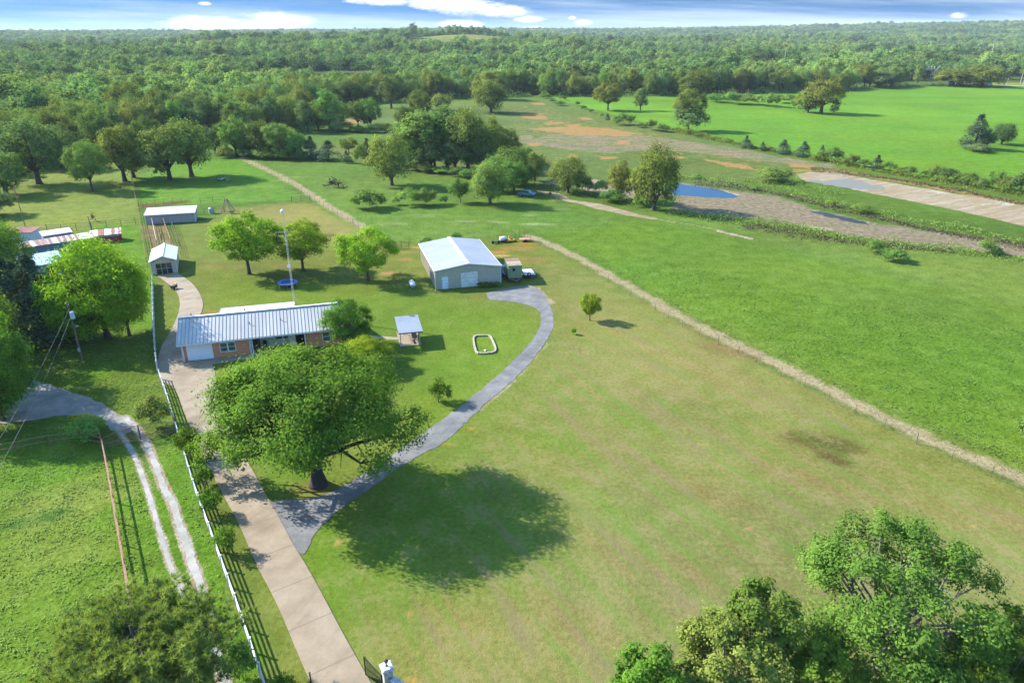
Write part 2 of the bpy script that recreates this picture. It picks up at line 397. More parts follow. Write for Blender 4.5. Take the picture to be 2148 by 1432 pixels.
blob(110, 1085, 1.6, 1.2, (78, 130, 62), .9); blob(35, 1100, 2, 1.0, (80, 134, 66), .9); blob(240, 1075, 1.8, 2.2, (96, 156, 44), .7)
# mown lawn
LAWN = [(322, 575), (330, 560), (345, 482), (430, 462), (640, 424), (822, 512), (885, 508), (1000, 500), (1112, 500), (1200, 540), (1440, 682), (1800, 866), (2148, 1030), (2600, 1250), (2600, 1800), (500, 1900), (556, 1432), (402, 1000), (365, 880), (330, 790)]
paint(LAWN, (128, 152, 76), .5)
paint([(1160, 560), (1330, 640), (1600, 775), (2148, 1035), (2600, 1260), (2600, 1900), (760, 1900), (700, 1260), (1000, 1050), (1130, 780), (1190, 680)], (156, 162, 108), 9)
paint([(460, 440), (640, 424), (760, 484), (700, 510), (600, 470), (470, 470)], (162, 160, 106), 3, .8)
paint([(440, 560), (600, 590), (820, 600), (1010, 640), (1130, 660), (1120, 720), (1030, 800), (900, 900), (800, 780), (700, 660), (460, 640)], (124, 160, 60), 4, .9)
paint([(640, 1160), (860, 980), (1180, 1040), (1160, 1200), (900, 1300), (700, 1300)], (118, 156, 62), 4, .7)
paint([(640, 1100), (700, 1070), (690, 1300), (780, 1432), (700, 1432), (640, 1180)], (112, 158, 50), 2, .8)
paint([(500, 950), (640, 900), (700, 1030), (570, 1050), (545, 1010)], (116, 158, 58), 2, .8)
paint([(400, 950), (470, 1060), (620, 1432), (560, 1432), (440, 1100)], (120, 142, 72), .8, .8)
paint([(345, 800), (372, 830), (440, 1000), (410, 1000), (350, 860)], (110, 150, 56), .6, .8)
# patches of worn, brown or lush turf
for q in [(890, 452, 5, 1.6, (160, 184, 140), .7, 0), (985, 466, 3, 1.0, (182, 200, 168), .8, 0), (1050, 466, 3.2, 1.1, (184, 202, 170), .8, 0), (1125, 470, 5, 1.4, (184, 202, 170), .8, 0), (820, 470, 4, 1.6, (160, 184, 142), .7, 0), (1110, 452, 3, .9, (170, 192, 150), .7, 0), (1165, 440, 4, 1.0, (168, 190, 150), .6, 0), (590, 378, 5, 1.6, (172, 190, 130), .6, 0), (560, 392, 8, 2.5, (150, 184, 96), .5, 0), (620, 372, 3, 1, (190, 204, 160), .7, 0), (1120, 440, 6, 1.2, (120, 168, 70), .6, 0), (1530, 735, 6, 2.4, (150, 128, 100), .75, -.5), (1722, 925, 4.6, 2.6, (96, 96, 54), .85, -.3), (1742, 958, 2.4, 1.6, (104, 82, 56), .8, -.3), (1450, 1020, 7, 2, (168, 150, 112), .5, -.6),
          (1250, 700, 4, 2.4, (170, 160, 110), .4, 0), (1700, 1010, 8, 2, (168, 150, 116), .6, -.6), (1300, 1160, 5, 3, (164, 150, 108), .5, -.6), (1450, 1200, 4, 3, (168, 152, 112), .5, -.5),
          (950, 1290, 4, 2, (160, 150, 104), .5, -.6), (1180, 1290, 5, 3, (164, 152, 104), .5, -.6), (2050, 1080, 8, 3, (166, 154, 116), .6, -.5), (1350, 900, 7, 2, (140, 168, 82), .6, -.6),
          (1500, 870, 8, 2.4, (138, 164, 84), .5, -.6), (1150, 930, 6, 2.4, (126, 164, 66), .6, -.6), (1280, 1050, 6, 2, (132, 166, 78), .6, -.7), (1750, 900, 8, 2, (134, 160, 84), .5, -.6),
          (700, 494, 3.4, 1.6, (118, 84, 64), .85, 0), (735, 498, 2.2, 1.0, (124, 92, 70), .7, 0), (620, 470, 5, 2.4, (150, 156, 90), .6, 0), (810, 575, 1.9, 1.3, (206, 176, 134), .85, .3),
          (845, 545, 1.6, 1.2, (180, 156, 108), .8, 0), (880, 520, 2.4, 1.1, (196, 178, 134), .7, 0), (860, 530, 2.6, 1.2, (176, 160, 112), .6, 0), (1085, 520, 5, 2.2, (188, 150, 108), .75, 0),
          (1100, 510, 3.2, 1.0, (212, 150, 96), .8, -.4), (1120, 545, 5, 2.4, (168, 142, 106), .6, 0), (1040, 528, 2.8, 1.6, (214, 160, 104), .85, 0), (1050, 537, 2, .9, (228, 206, 168), .8, 0),
          (470, 470, 5, 1.6, (166, 158, 104), .5, 0), (445, 520, 1.4, 7, (108, 160, 62), .6, .1), (460, 560, 5, 1.6, (158, 146, 100), .6, 0), (590, 560, 3, 1.4, (168, 148, 104), .6, 0),
          (1005, 625, 1.7, 1.4, (150, 146, 82), .7, 0), (440, 655, 2.2, .8, (176, 146, 104), .7, 0), (970, 700, 1.6, .4, (170, 164, 120), .6, .3), (1170, 800, 3, 2, (134, 160, 84), .4, 0),
          (700, 1140, .45, .5, (214, 176, 136), .9, 0), (820, 735, 2, 2, (130, 160, 66), .5, 0), (668, 1030, 3.2, 1.7, (158, 142, 92), .7, 0), (980, 900, .5, .3, (206, 170, 110), .8, 0), (930, 935, .8, .4, (196, 150, 96), .7, 0),
          (860, 1292, .28, .3, (214, 168, 128), .9, 0), (888, 1350, .3, .25, (214, 164, 124), .9, 0), (874, 1410, .45, .3, (222, 170, 122), .9, 0), (1120, 1295, .3, .25, (200, 160, 120), .8, 0), (1340, 1236, .35, .3, (220, 176, 134), .9, 0),
          (1565, 1110, .4, .3, (222, 186, 146), .9, 0), (1870, 1088, .5, .3, (226, 200, 164), .9, 0), (2025, 1095, .5, .25, (222, 194, 150), .9, 0), (1475, 933, .7, .25, (214, 196, 160), .8, 0), (1440, 935, .35, .25, (200, 186, 144), .8, 0)]:
    blob(*q)
# pasture relief: uneven colour
col *= np.array([1.07, .89, .60])
col *= (1 + (fbm(gx, gy, 22, 61, 4)[:, None] - .5) * .50) * (1 + (fbm(gx, gy * 2.2, 70, 63, 4)[:, None] - .5) * .35 * sstep(110, 160, gy)[:, None])
col[:, 0] *= 1 + (fbm(gx, gy, 35, 71, 4) - .5) * .40
col[:, 2] *= 1 + (fbm(gx, gy, 26, 81, 4) - .5) * .50
# corral soil
paint([(297, 474), (345, 468), (358, 517), (333, 511), (309, 524), (303, 515)], (172, 148, 100), .5, .9)
paint([(288, 440), (300, 436), (402, 424), (402, 419), (288, 430)], (132, 90, 70), .5, .8)
# dry mown strips
for S, wd in ((STRIP_W, 1.1), (STRIP2_W, .95)):
    d = line_dist(S, gx, gy); side = d + (fbm(gx, gy, 1.6, 41, 3) - .5) * 1.7
    m = (sstep(wd + .55, wd - .45, side) * .88)[:, None]; col[:] = col * (1 - m) + np.array(A(214, 192, 146)) * m
# bare drive edges, sandy track by the pond, wheel ruts
mkline(2, [(1138, 616), (1153, 635), (1163, 655), (1165, 680), (1157, 702), (1145, 720)], .12, .52, .35, True); mkline(2, [(1145, 720), (1125, 748), (1097, 781), (1000, 864)], .1, .5, .3, True)
mkline(2, [(1125, 604), (1152, 634)], 1.0, .6, .9); mkline(2, [(1145, 720), (1125, 748), (1097, 781), (1000, 864)], .35, .55, .5)
mk(2, [(1120, 398), (1170, 405), (1200, 419), (1255, 427), (1302, 438), (1374, 457), (1374, 461), (1293, 448), (1223, 431), (1180, 421), (1160, 412)], 1.1, 1.0)
mkline(2, [(1374, 460), (1450, 471), (1510, 482)], .35, .7, .5); mkline(2, [(1510, 484), (1577, 500)], .6, .95, .5)
mkline(2, [(1577, 500), (1680, 530), (1800, 566), (2000, 612), (2148, 645)], .45, .42, .6); mkline(2, [(1577, 506), (1680, 538), (1800, 573), (2000, 619), (2148, 652)], .35, .30, .5)
mk(2, [(1190, 402), (1250, 395), (1330, 398), (1340, 418), (1260, 412)], 2.0, .6)
mk(2, [(1225, 375), (1275, 378), (1262, 396), (1225, 388)], 1.5, .9)
# grey-brown silty pond bed and weeds
mk(1, [(1190, 392), (1330, 380), (1413, 380), (1500, 394), (1560, 402), (1640, 414), (1693, 434), (1756, 449), (1847, 468), (1952, 484), (2073, 505), (2400, 560), (2400, 600), (2148, 539), (2043, 524), (1922, 514), (1832, 502), (1756, 488), (1651, 472), (1560, 460), (1440, 446), (1400, 440), (1420, 415), (1330, 415)], 2.0, 1.0)
mk(1, [(1150, 285), (1240, 282), (1390, 292), (1560, 312), (1760, 345), (1760, 356), (1600, 334), (1480, 322), (1330, 318), (1180, 312), (1060, 292)], 4, .85, True)
mk(1, [(1080, 282), (1120, 280), (1120, 290), (1080, 290)], 3, .8, True)
for q in [[(1120, 270), (1215, 267), (1340, 282), (1330, 291), (1190, 287)], [(1140, 258), (1180, 256), (1176, 264), (1145, 264)], [(1300, 296), (1330, 298), (1328, 304), (1302, 303)], [(1100, 240), (1160, 238), (1155, 252), (1105, 250)], [(1085, 296), (1125, 295), (1122, 303), (1088, 304)],
          [(1190, 262), (1225, 262), (1220, 272), (1190, 272)], [(1405, 328), (1450, 332), (1445, 339), (1405, 336)], [(1488, 335), (1580, 347), (1585, 357), (1520, 352)],
          [(1640, 338), (1700, 345), (1710, 352), (1645, 348)], [(880, 275), (920, 285), (915, 300), (880, 290)], [(720, 250), (760, 250), (760, 262), (720, 262)], [(1220, 246), (1250, 246), (1250, 252), (1220, 252)],
          [(1190, 320), (1215, 320), (1215, 328), (1190, 328)], [(1260, 322), (1300, 325), (1300, 331), (1262, 330)], [(1103, 214), (1140, 213), (1150, 220), (1110, 221)], [(880, 228), (905, 228), (905, 236), (880, 236)]]:
    mk(0, q, 2.5, 1.0, True)
mk(0, [(1060, 225), (1150, 220), (1300, 262), (1440, 292), (1650, 335), (1600, 345), (1400, 330), (1200, 300), (1080, 300)], 8, .42, True)
mkline(0, [(1660, 358), (1760, 358), (1900, 382), (2040, 408), (2200, 436)], 2.0, .75, 2.5)
mk(2, [(1668, 365), (1700, 361), (1748, 361), (1853, 380), (1992, 404), (2148, 430), (2500, 490), (2500, 560), (2148, 474), (2062, 454), (1922, 424), (1835, 408), (1748, 388), (1686, 379)], 1.6, 1.0)
mk(2, [(1700, 474), (1735, 475), (1757, 482), (1750, 486), (1722, 482)], .8, 1.0)
mk(2, [(1500, 400), (1520, 398), (1560, 408), (1545, 412)], .8, .7); mk(2, [(1420, 424), (1500, 428), (1500, 436), (1425, 436)], 2, .45)
mk(2, [(1790, 480), (1820, 482), (1818, 485), (1792, 484)], .6, .8)
# gravel ruts: soft margins of the lane
RUT_R = [(262, 874), (293, 905), (313, 942), (327, 978), (338, 1008), (362, 1054), (372, 1087), (385, 1127), (402, 1178), (416, 1214), (426, 1255), (436, 1302), (453, 1355), (466, 1419), (500, 1520)]
RUT_L = [(243, 894), (262, 922), (282, 953), (296, 989), (304, 1010), (315, 1044), (325, 1084), (339, 1127), (349, 1161), (358, 1188), (372, 1215), (392, 1260)]
YARD = [(-60, 790), (28, 791), (73, 796), (140, 819), (196, 836), (237, 861), (265, 877), (282, 902), (258, 912), (243, 908), (224, 891), (196, 874), (140, 868), (70, 880), (0, 890), (-80, 900)]
mkline(2, RUT_R, .52, .8, .42, True); mkline(2, RUT_L, .36, .75, .38, True); mk(2, YARD, .5, .7)
# coarseness
tf = inside_dist(GP(LAWN), gx, gy); tuft = np.where(tf > 0, .22, .8) * sstep(700, 120, np.hypot(gx, gy))
tuft = np.maximum(tuft, mask[:, 1] * .8)

me = bpy.data.meshes.new('ground')
me.vertices.add(nx * ny); me.vertices.foreach_set('co', np.stack([gx, gy, gz], 1).astype(np.float32).ravel())
ii = np.arange((nx - 1) * (ny - 1)); r = ii // (nx - 1); c_ = ii % (nx - 1); a0 = r * nx + c_
quads = np.stack([a0, a0 + 1, a0 + nx + 1, a0 + nx], 1).astype(np.int32)
me.loops.add(quads.size); me.loops.foreach_set('vertex_index', quads.ravel())
me.polygons.add(len(quads)); me.polygons.foreach_set('loop_start', np.arange(0, quads.size, 4, dtype=np.int32))
me.polygons.foreach_set('use_smooth', np.ones(len(quads), dtype=bool))
for nm, arr in (('turf', col), ('cover', mask)):
    at = me.attributes.new(nm, 'FLOAT_COLOR', 'POINT'); at.data.foreach_set('color', np.concatenate([np.clip(arr, 0, 1), np.ones((len(gx), 1))], 1).astype(np.float32).ravel())
mown = sstep(-4, 6, inside_dist(GP([(1150, 540), (1330, 635), (1600, 780), (2148, 1035), (2600, 1260), (2600, 1900), (760, 1900), (640, 1200), (1000, 900), (1140, 760), (1180, 660)]), gx, gy)); at = me.attributes.new('mown', 'FLOAT', 'POINT'); at.data.foreach_set('value', mown.astype(np.float32))
at = me.attributes.new('tuft', 'FLOAT', 'POINT'); at.data.foreach_set('value', tuft.astype(np.float32))
me.update(calc_edges=True)
ground = bpy.data.objects.new('ground', me); C.objects.link(ground); prop(ground, kind='structure')

gm = bpy.data.materials.new('grassland'); gm.use_nodes = True; t = NT(gm.node_tree)
B = gm.node_tree.nodes['Principled BSDF']; P = t.new('ShaderNodeTexCoord').outputs['Object']
turf = t.new('ShaderNodeAttribute', attribute_name='turf').outputs['Color']
cov = t.new('ShaderNodeSeparateColor'); t.l.new(t.new('ShaderNodeAttribute', attribute_name='cover').outputs['Color'], cov.inputs[0])
tu = t.new('ShaderNodeAttribute', attribute_name='tuft').outputs['Fac']
mo = t.new('ShaderNodeAttribute', attribute_name='mown').outputs['Fac']
n1 = t.noise(P, .35, 5, .62); n2 = t.noise(P, 2.2, 4, .65); n3 = t.noise(P, 9.0, 3, .7)
sx0, sy0, _ = G(1440, 672); sx1, sy1, _ = G(1960, 928); sang = math.atan2(sy1 - sy0, sx1 - sx0)
nst = t.noise(t.mapping(P, (.06, .75, 1), (0, 0, -sang)), 1.0, 5, .62)     # mowing lanes
v = t.math('ADD', t.math('ADD', t.math('MULTIPLY', t.math('SUBTRACT', n1, .5), .8), t.math('MULTIPLY', t.math('SUBTRACT', n2, .5), 1.3)), t.math('MULTIPLY', t.math('SUBTRACT', n3, .5), 1.5))
v = t.math('MULTIPLY', v, t.math('ADD', .65, t.math('MULTIPLY', tu, .9)))
g1 = t.new('ShaderNodeVectorMath', operation='SCALE'); t.l.new(turf, g1.inputs[0]); t.l.new(t.math('ADD', 1.0, v), g1.inputs['Scale'])
tan = t.mix(t.math('MULTIPLY', t.ramp(t.math('ADD', n1, t.math('MULTIPLY', t.math('SUBTRACT', n2, .5), .7)), .48, .70), t.math('ADD', .14, t.math('MULTIPLY', mo, .42))), g1.outputs[0], col4(A(178, 160, 112)))
lush = t.mix(t.math('MULTIPLY', t.ramp(nst, .42, .74), t.math('ADD', .15, t.math('MULTIPLY', mo, .38))), tan, col4(A(112, 166, 52)))
brn = t.mix(t.math('MULTIPLY', t.math('ADD', .08, mo), t.ramp(t.noise(t.mapping(P, (.05, .5, 1), (0, 0, -sang), (7, 3, 0)), 1.0, 5, .6), .52, .70, 0, .60)), lush, col4(A(166, 146, 108)))
# little white flowers and bleached tufts in the unmown grass
wf = t.noise(P, 3.1, 2, .5); wl = t.noise(P, .045, 3, .5)
fl = t.math('MULTIPLY', t.ramp(wf, .66, .72), t.math('MULTIPLY', t.ramp(wl, .52, .62), t.ramp(tu, .4, .6)))
brn = t.mix(t.math('MULTIPLY', fl, .55), brn, col4(A(200, 212, 184)))
def edge(ch, k=.7, lo=.42, hi=.62, nn=n2):
    return t.ramp(t.math('ADD', ch, t.math('MULTIPLY', t.math('SUBTRACT', nn, .5), k)), lo, hi)
n4 = t.noise(P, .9, 5, .7)
weed = t.mix(t.ramp(n4, .35, .66), col4(A(148, 122, 98)), col4(A(208, 182, 160)))
weed = t.mix(t.math('MULTIPLY', t.ramp(t.noise(t.mapping(P, (.5, 1.3, 1)), .22, 5, .7), .42, .56, 0, .8), t.ramp(cov.outputs[1], .88, .98, 1.0, .25)), weed, col4(A(124, 146, 82)))
c = t.mix(t.math('MULTIPLY', edge(cov.outputs[1], .9, .40, .66, n4), .85), brn, weed)
orange = t.mix(t.ramp(n2, .35, .65), col4(A(196, 146, 84)), col4(A(226, 172, 118)))
nO = t.noise(P, .35, 5, .7)
c = t.mix(t.math('MULTIPLY', t.ramp(t.math('ADD', t.math('MULTIPLY', cov.outputs[0], .78), t.math('MULTIPLY', t.math('SUBTRACT', nO, .5), 1.7)), .30, .66), t.ramp(n4, .30, .58, .25, .95)), c, orange)
sand = t.mix(t.ramp(t.noise(t.mapping(P, (.07, .5, 1), (0, 0, -.5)), 1.0, 5, .65), .35, .62), col4(A(190, 166, 126)), col4(A(218, 200, 168)))
sand = t.mix(t.ramp(n4, .42, .70, 0, .5), sand, col4(A(168, 148, 110)))
sand = t.mix(t.ramp(t.noise(t.mapping(P, (.05, .22, 1), (0, 0, -.45), (3, 8, 0)), 1.0, 6, .72), .56, .66, 0, .85), sand, col4(A(240, 230, 212)))
c = t.mix(edge(cov.outputs[2], .8, .42, .66, n4), c, sand)
t.l.new(c, B.inputs['Base Color']); B.inputs['Roughness'].default_value = .95; B.inputs['Specular IOR Level'].default_value = .05
hgt = t.math('ADD', t.math('MULTIPLY', n2, .5), t.math('ADD', t.math('MULTIPLY', n3, .22), t.math('MULTIPLY', t.noise(P, 26, 2, .6), .08)))
bp = t.new('ShaderNodeBump'); t.l.new(hgt, bp.inputs['Height']); bp.inputs['Distance'].default_value = .45
t.l.new(t.math('ADD', .30, t.math('MULTIPLY', tu, .6)), bp.inputs['Strength']); t.l.new(bp.outputs[0], B.inputs['Normal'])
me.materials.append(gm)

# ------------------------------------------------------------------ paved and gravel surfaces (sheets just above the turf)
from mathutils.geometry import tessellate_polygon
def resample(pts, step):
    out = []
    for i in range(len(pts) - 1):
        a = np.array(pts[i]); b = np.array(pts[i + 1]); n = max(1, int(np.linalg.norm(b - a) / step))
        out += [tuple(a + (b - a) * k / n) for k in range(n)]
    return out + [tuple(pts[-1])]
def smooth(pts, it=2):
    P = [np.array(p, float) for p in pts]
    for _ in range(it):
        Q = [P[0]]
        for a, b in zip(P[:-1], P[1:]): Q += [a * .75 + b * .25, a * .25 + b * .75]
        Q.append(P[-1]); P = Q
    return [tuple(p) for p in P]
def band(name, left, right, z, m, jit=0.0, step=.8, seed=1, thick=0.0, n=None, across=4):
    """surface between two edge lines"""
    L = smooth(GP(left)); Rr = smooth(GP(right)); rs = np.random.RandomState(seed)
    def along(P, n):
        P = np.array(P); s = np.r_[0, np.cumsum(np.hypot(*np.diff(P, axis=0).T))]; q = np.linspace(0, s[-1], n)
        return np.stack([np.interp(q, s, P[:, 0]), np.interp(q, s, P[:, 1])], 1)
    n = n or max(6, int(np.hypot(*np.diff(np.array(L), axis=0).T).sum() / step))
    a = along(L, n); b = along(Rr, n)
    if jit:
        a = a + rs.randn(n, 2) * jit * .6; b = b + rs.randn(n, 2) * jit * .6
    V = []; Fc = []
    for i in range(n):
        for k in range(across + 1): p = a[i] * (1 - k / across) + b[i] * k / across; V.append((p[0], p[1], z))
    for i in range(n - 1):
        for k in range(across): q = i * (across + 1) + k; Fc.append((q, q + 1, q + across + 2, q + across + 1))
    if thick:
        base = len(V); edge_i = [i * (across + 1) for i in range(n)] + [i * (across + 1) + across for i in range(n - 1, -1, -1)]
        for e in edge_i: V.append((V[e][0], V[e][1], z - thick))
        for j in range(len(edge_i)): k = (j + 1) % len(edge_i); Fc.append((edge_i[j], base + j, base + k, edge_i[k]))
    mb = MB(); mb.add(V, Fc); o = mb.build(name, m); prop(o, kind='structure'); return o

def pave_mat(name, c0, c1, crack=None, joints=None):
    m = bpy.data.materials.new(name); m.use_nodes = True; t = NT(m.node_tree); b = m.node_tree.nodes['Principled BSDF']
    P = t.new('ShaderNodeTexCoord').outputs['Object']
    n = t.noise(P, .6, 5, .65); n2 = t.noise(P, 6, 4, .7); n3 = t.noise(P, 30, 2, .6)
    f = t.math('ADD', t.math('MULTIPLY', n, .6), t.math('ADD', t.math('MULTIPLY', n2, .3), t.math('MULTIPLY', n3, .2)))
    c = t.mix(t.ramp(f, .38, .72), col4(c0), col4(c1))
    if joints:
        ang, step, wd = joints
        mp = t.mapping(P, (1 / step, 1, 1), (0, 0, -ang)); s = t.new('ShaderNodeSeparateXYZ'); t.l.new(mp, s.inputs[0])
        fr = t.math('ABSOLUTE', t.math('SUBTRACT', t.math('FRACT', s.outputs[0]), .5))
        c = t.mix(t.ramp(fr, .5 - wd / step, .5 - wd / step * .4, 0, .55), c, col4([q * .35 for q in c0]))
    tr_ = t.ramp(t.noise(t.mapping(P, (.9, .12, 1), (0, 0, .45)), 1.0, 4, .6), .50, .68, 0, .30); c = t.mix(tr_, c, col4([q * .66 for q in c0]))
    st = t.ramp(t.noise(P, .25, 4, .6), .46, .70, 0, .60)
    c = t.mix(st, c, col4([q * .72 for q in c0]))
    t.l.new(c, b.inputs['Base Color']); b.inputs['Roughness'].default_value = .9; b.inputs['Specular IOR Level'].default_value = .2
    bp = t.new('ShaderNodeBump'); bp.inputs['Strength'].default_value = .35; bp.inputs['Distance'].default_value = .03
    t.l.new(n3, bp.inputs['Height']); t.l.new(bp.outputs[0], b.inputs['Normal']); return m
dx0, dy0, _ = G(560, 1140); dx1, dy1, _ = G(720, 1432)
CONC = pave_mat('concrete', A(192, 170, 140), A(214, 194, 166), joints=(math.atan2(dy0 - dy1, dx0 - dx1), 4.6, .06))
CONC2 = pave_mat('concrete_plain', A(194, 174, 146), A(216, 198, 172))
ASPH = pave_mat('asphalt', A(138, 138, 138), A(184, 180, 174))
GRAV = pave_mat('white_gravel', A(186, 182, 172), A(236, 230, 220))

band('driveway', [(388, 758), (372, 775), (357, 790), (363, 809), (374, 830), (388, 873), (424, 944), (436, 983), (451, 1004), (469, 1040), (503, 1100), (536, 1181), (583, 1268), (624, 1369), (652, 1432), (700, 1540)],
     [(437, 754), (446, 761), (452, 788), (462, 830), (480, 873), (508, 949), (520, 970), (538, 1000), (563, 1047), (583, 1080), (617, 1146), (637, 1176), (670, 1235), (720, 1330), (778, 1432), (840, 1540)], .07, CONC, thick=.10)
band('side_driveway', [(329, 578), (339.5, 585), (360, 601), (374, 616), (378, 637), (376, 651), (370, 671), (355, 701), (339, 724), (328, 763), (335, 791), (345, 804), (362, 810)],
     [(371, 572), (386, 582), (401, 592), (417, 611), (426, 631), (426, 648), (419, 663), (400, 690), (388, 715), (386, 745), (392, 762), (384, 785), (370, 806)], .066, CONC2, thick=.10)
band('front_walk', [(437, 753), (470, 750), (508, 746), (560, 739), (640, 728)], [(446, 764), (475, 759), (508, 755), (560, 748), (640, 738)], .062, CONC2, thick=.1)
band('footpath', [(772, 702), (781, 704), (793, 705), (820, 707), (843, 708)], [(785, 710), (792, 711), (801, 712), (820, 713), (844, 713.4)], .05, CONC2, thick=.05)
band('asphalt_drive', [(1020, 614), (1022, 629), (1057, 631), (1092, 636), (1117, 642.5), (1132.6, 654), (1136, 671), (1130, 694), (1112.5, 719), (1087, 747), (1052, 779.5), (980, 842), (945, 868), (900, 900), (850, 935), (800, 970), (740, 1008), (700, 1032), (640, 1047), (590, 1049), (562, 1050)],
     [(1078, 602), (1107, 599), (1125, 602), (1137.6, 613.6), (1151, 634), (1160, 654), (1162, 679), (1155, 701.6), (1143, 719), (1123, 747), (1097, 780), (1000, 862), (945, 920), (887, 951), (800, 1005), (720, 1065), (680, 1095), (655, 1125), (648, 1150), (637, 1170), (616, 1146)], .03, ASPH, jit=.12, step=.7, n=170, across=6)
def ribbon(name, pts, w0, m, z, jit, seed):
    P = np.array(resample(smooth(GP(pts)), .35)); rs = np.random.RandomState(seed)
    d = np.gradient(P, axis=0); d /= np.linalg.norm(d, axis=1)[:, None] + 1e-9; nn = np.stack([-d[:, 1], d[:, 0]], 1)
    s = np.arange(len(P)); wl = w0 * (1 + (vn(s, s * 0, 5, seed) - .5) * .8) + rs.randn(len(P)) * jit; wr = w0 * (1 + (vn(s, s * 0, 6, seed + 3) - .5) * .8) + rs.randn(len(P)) * jit
    a = P + nn * wl[:, None] / 2; b = P - nn * wr[:, None] / 2; V = []; Fc = []
    for i in range(len(P)): V += [(a[i][0], a[i][1], z), (b[i][0], b[i][1], z)]
    for i in range(len(P) - 1): Fc.append((2 * i + 1, 2 * i + 3, 2 * i + 2, 2 * i))
    mb = MB(); mb.add(V, Fc); o = mb.build(name, m); prop(o, kind='structure'); return o
ribbon('gravel_track', RUT_R, .62, GRAV, .012, .10, 3)
ribbon('gravel_track', RUT_L, .38, GRAV, .008, .08, 5)
yp = smooth(GP(YARD)); rs = np.random.RandomState(4)
mb = MB(); yv = [(p[0] + rs.randn() * .12, p[1] + rs.randn() * .12, .004) for p in resample(yp, .5)]
tri = tessellate_polygon([[Vector(p) for p in yv]]); mb.add(yv, [tuple(q) for q in tri]); prop(mb.build('gravel_yard', pave_mat('grey_gravel', A(158, 152, 142), A(206, 200, 190))), kind='structure')

# far road beyond the right pasture
mb = MB()
q = [G(2075, 180.6), G(2420, 178.4), G(2420, 176.8), G(2075, 179.0)]
mb.add([(a, b, Tz(a, b) + .25) for a, b, _ in q], [(0, 1, 2, 3)]); prop(mb.build('road', mat('far_road', A(214, 210, 200), .9)), kind='structure')

# water
def water_mat(name, c, rough, metal=0.0):
    m = bpy.data.materials.new(name); m.use_nodes = True; t = NT(m.node_tree); b = m.node_tree.nodes['Principled BSDF']
    b.inputs['Base Color'].default_value = col4(c); b.inputs['Roughness'].default_value = rough; b.inputs['IOR'].default_value = 1.33
    b.inputs['Specular IOR Level'].default_value = .5; P = t.new('ShaderNodeTexCoord').outputs['Object']
    bp = t.new('ShaderNodeBump'); bp.inputs['Strength'].default_value = .12; bp.inputs['Distance'].default_value = .04
    t.l.new(t.noise(P, 4, 3, .6), bp.inputs['Height']); t.l.new(bp.outputs[0], b.inputs['Normal']); return m
def water(name, poly, m, z=.03, jit=.12, seed=3):
    rs = np.random.RandomState(seed); P = resample(smooth(GP(poly + [poly[0]]), 2), .8)[:-1]
    vs = []
    for p in P:
        a = p[0] + rs.randn() * jit; b = p[1] + rs.randn() * jit; vs.append((a, b, z))

    mb = MB(); mb.add([(a, b, Tz(a, b) + z) for a, b, _ in vs], [tuple(q) for q in tessellate_polygon([[Vector(p) for p in vs]])])
    prop(mb.build(name, m), kind='structure')
water('pond_water', [(1325, 392), (1345, 387), (1377, 385), (1413, 384.7), (1447, 388.5), (1475, 392.5), (1503, 397), (1531, 405), (1553, 413.5), (1531, 416), (1475, 413.5), (1419, 409), (1385, 406), (1350, 402), (1330, 399)], water_mat('deep_water', (.004, .028, .060), .05))
water('puddle_water', [(1687, 377.5), (1710, 378), (1734, 379), (1765, 375.5), (1793, 375), (1822, 384), (1853, 393), (1838, 398), (1818, 399), (1766, 394), (1724, 384.5)], water_mat('muddy_water', A(170, 158, 130), .32), .03, .5)
water('ditch_water', [(1693, 443), (1726, 445), (1771, 455), (1826, 469), (1817, 472), (1741, 456)], water_mat('dark_water', (.018, .020, .016), .45), .03, .3)
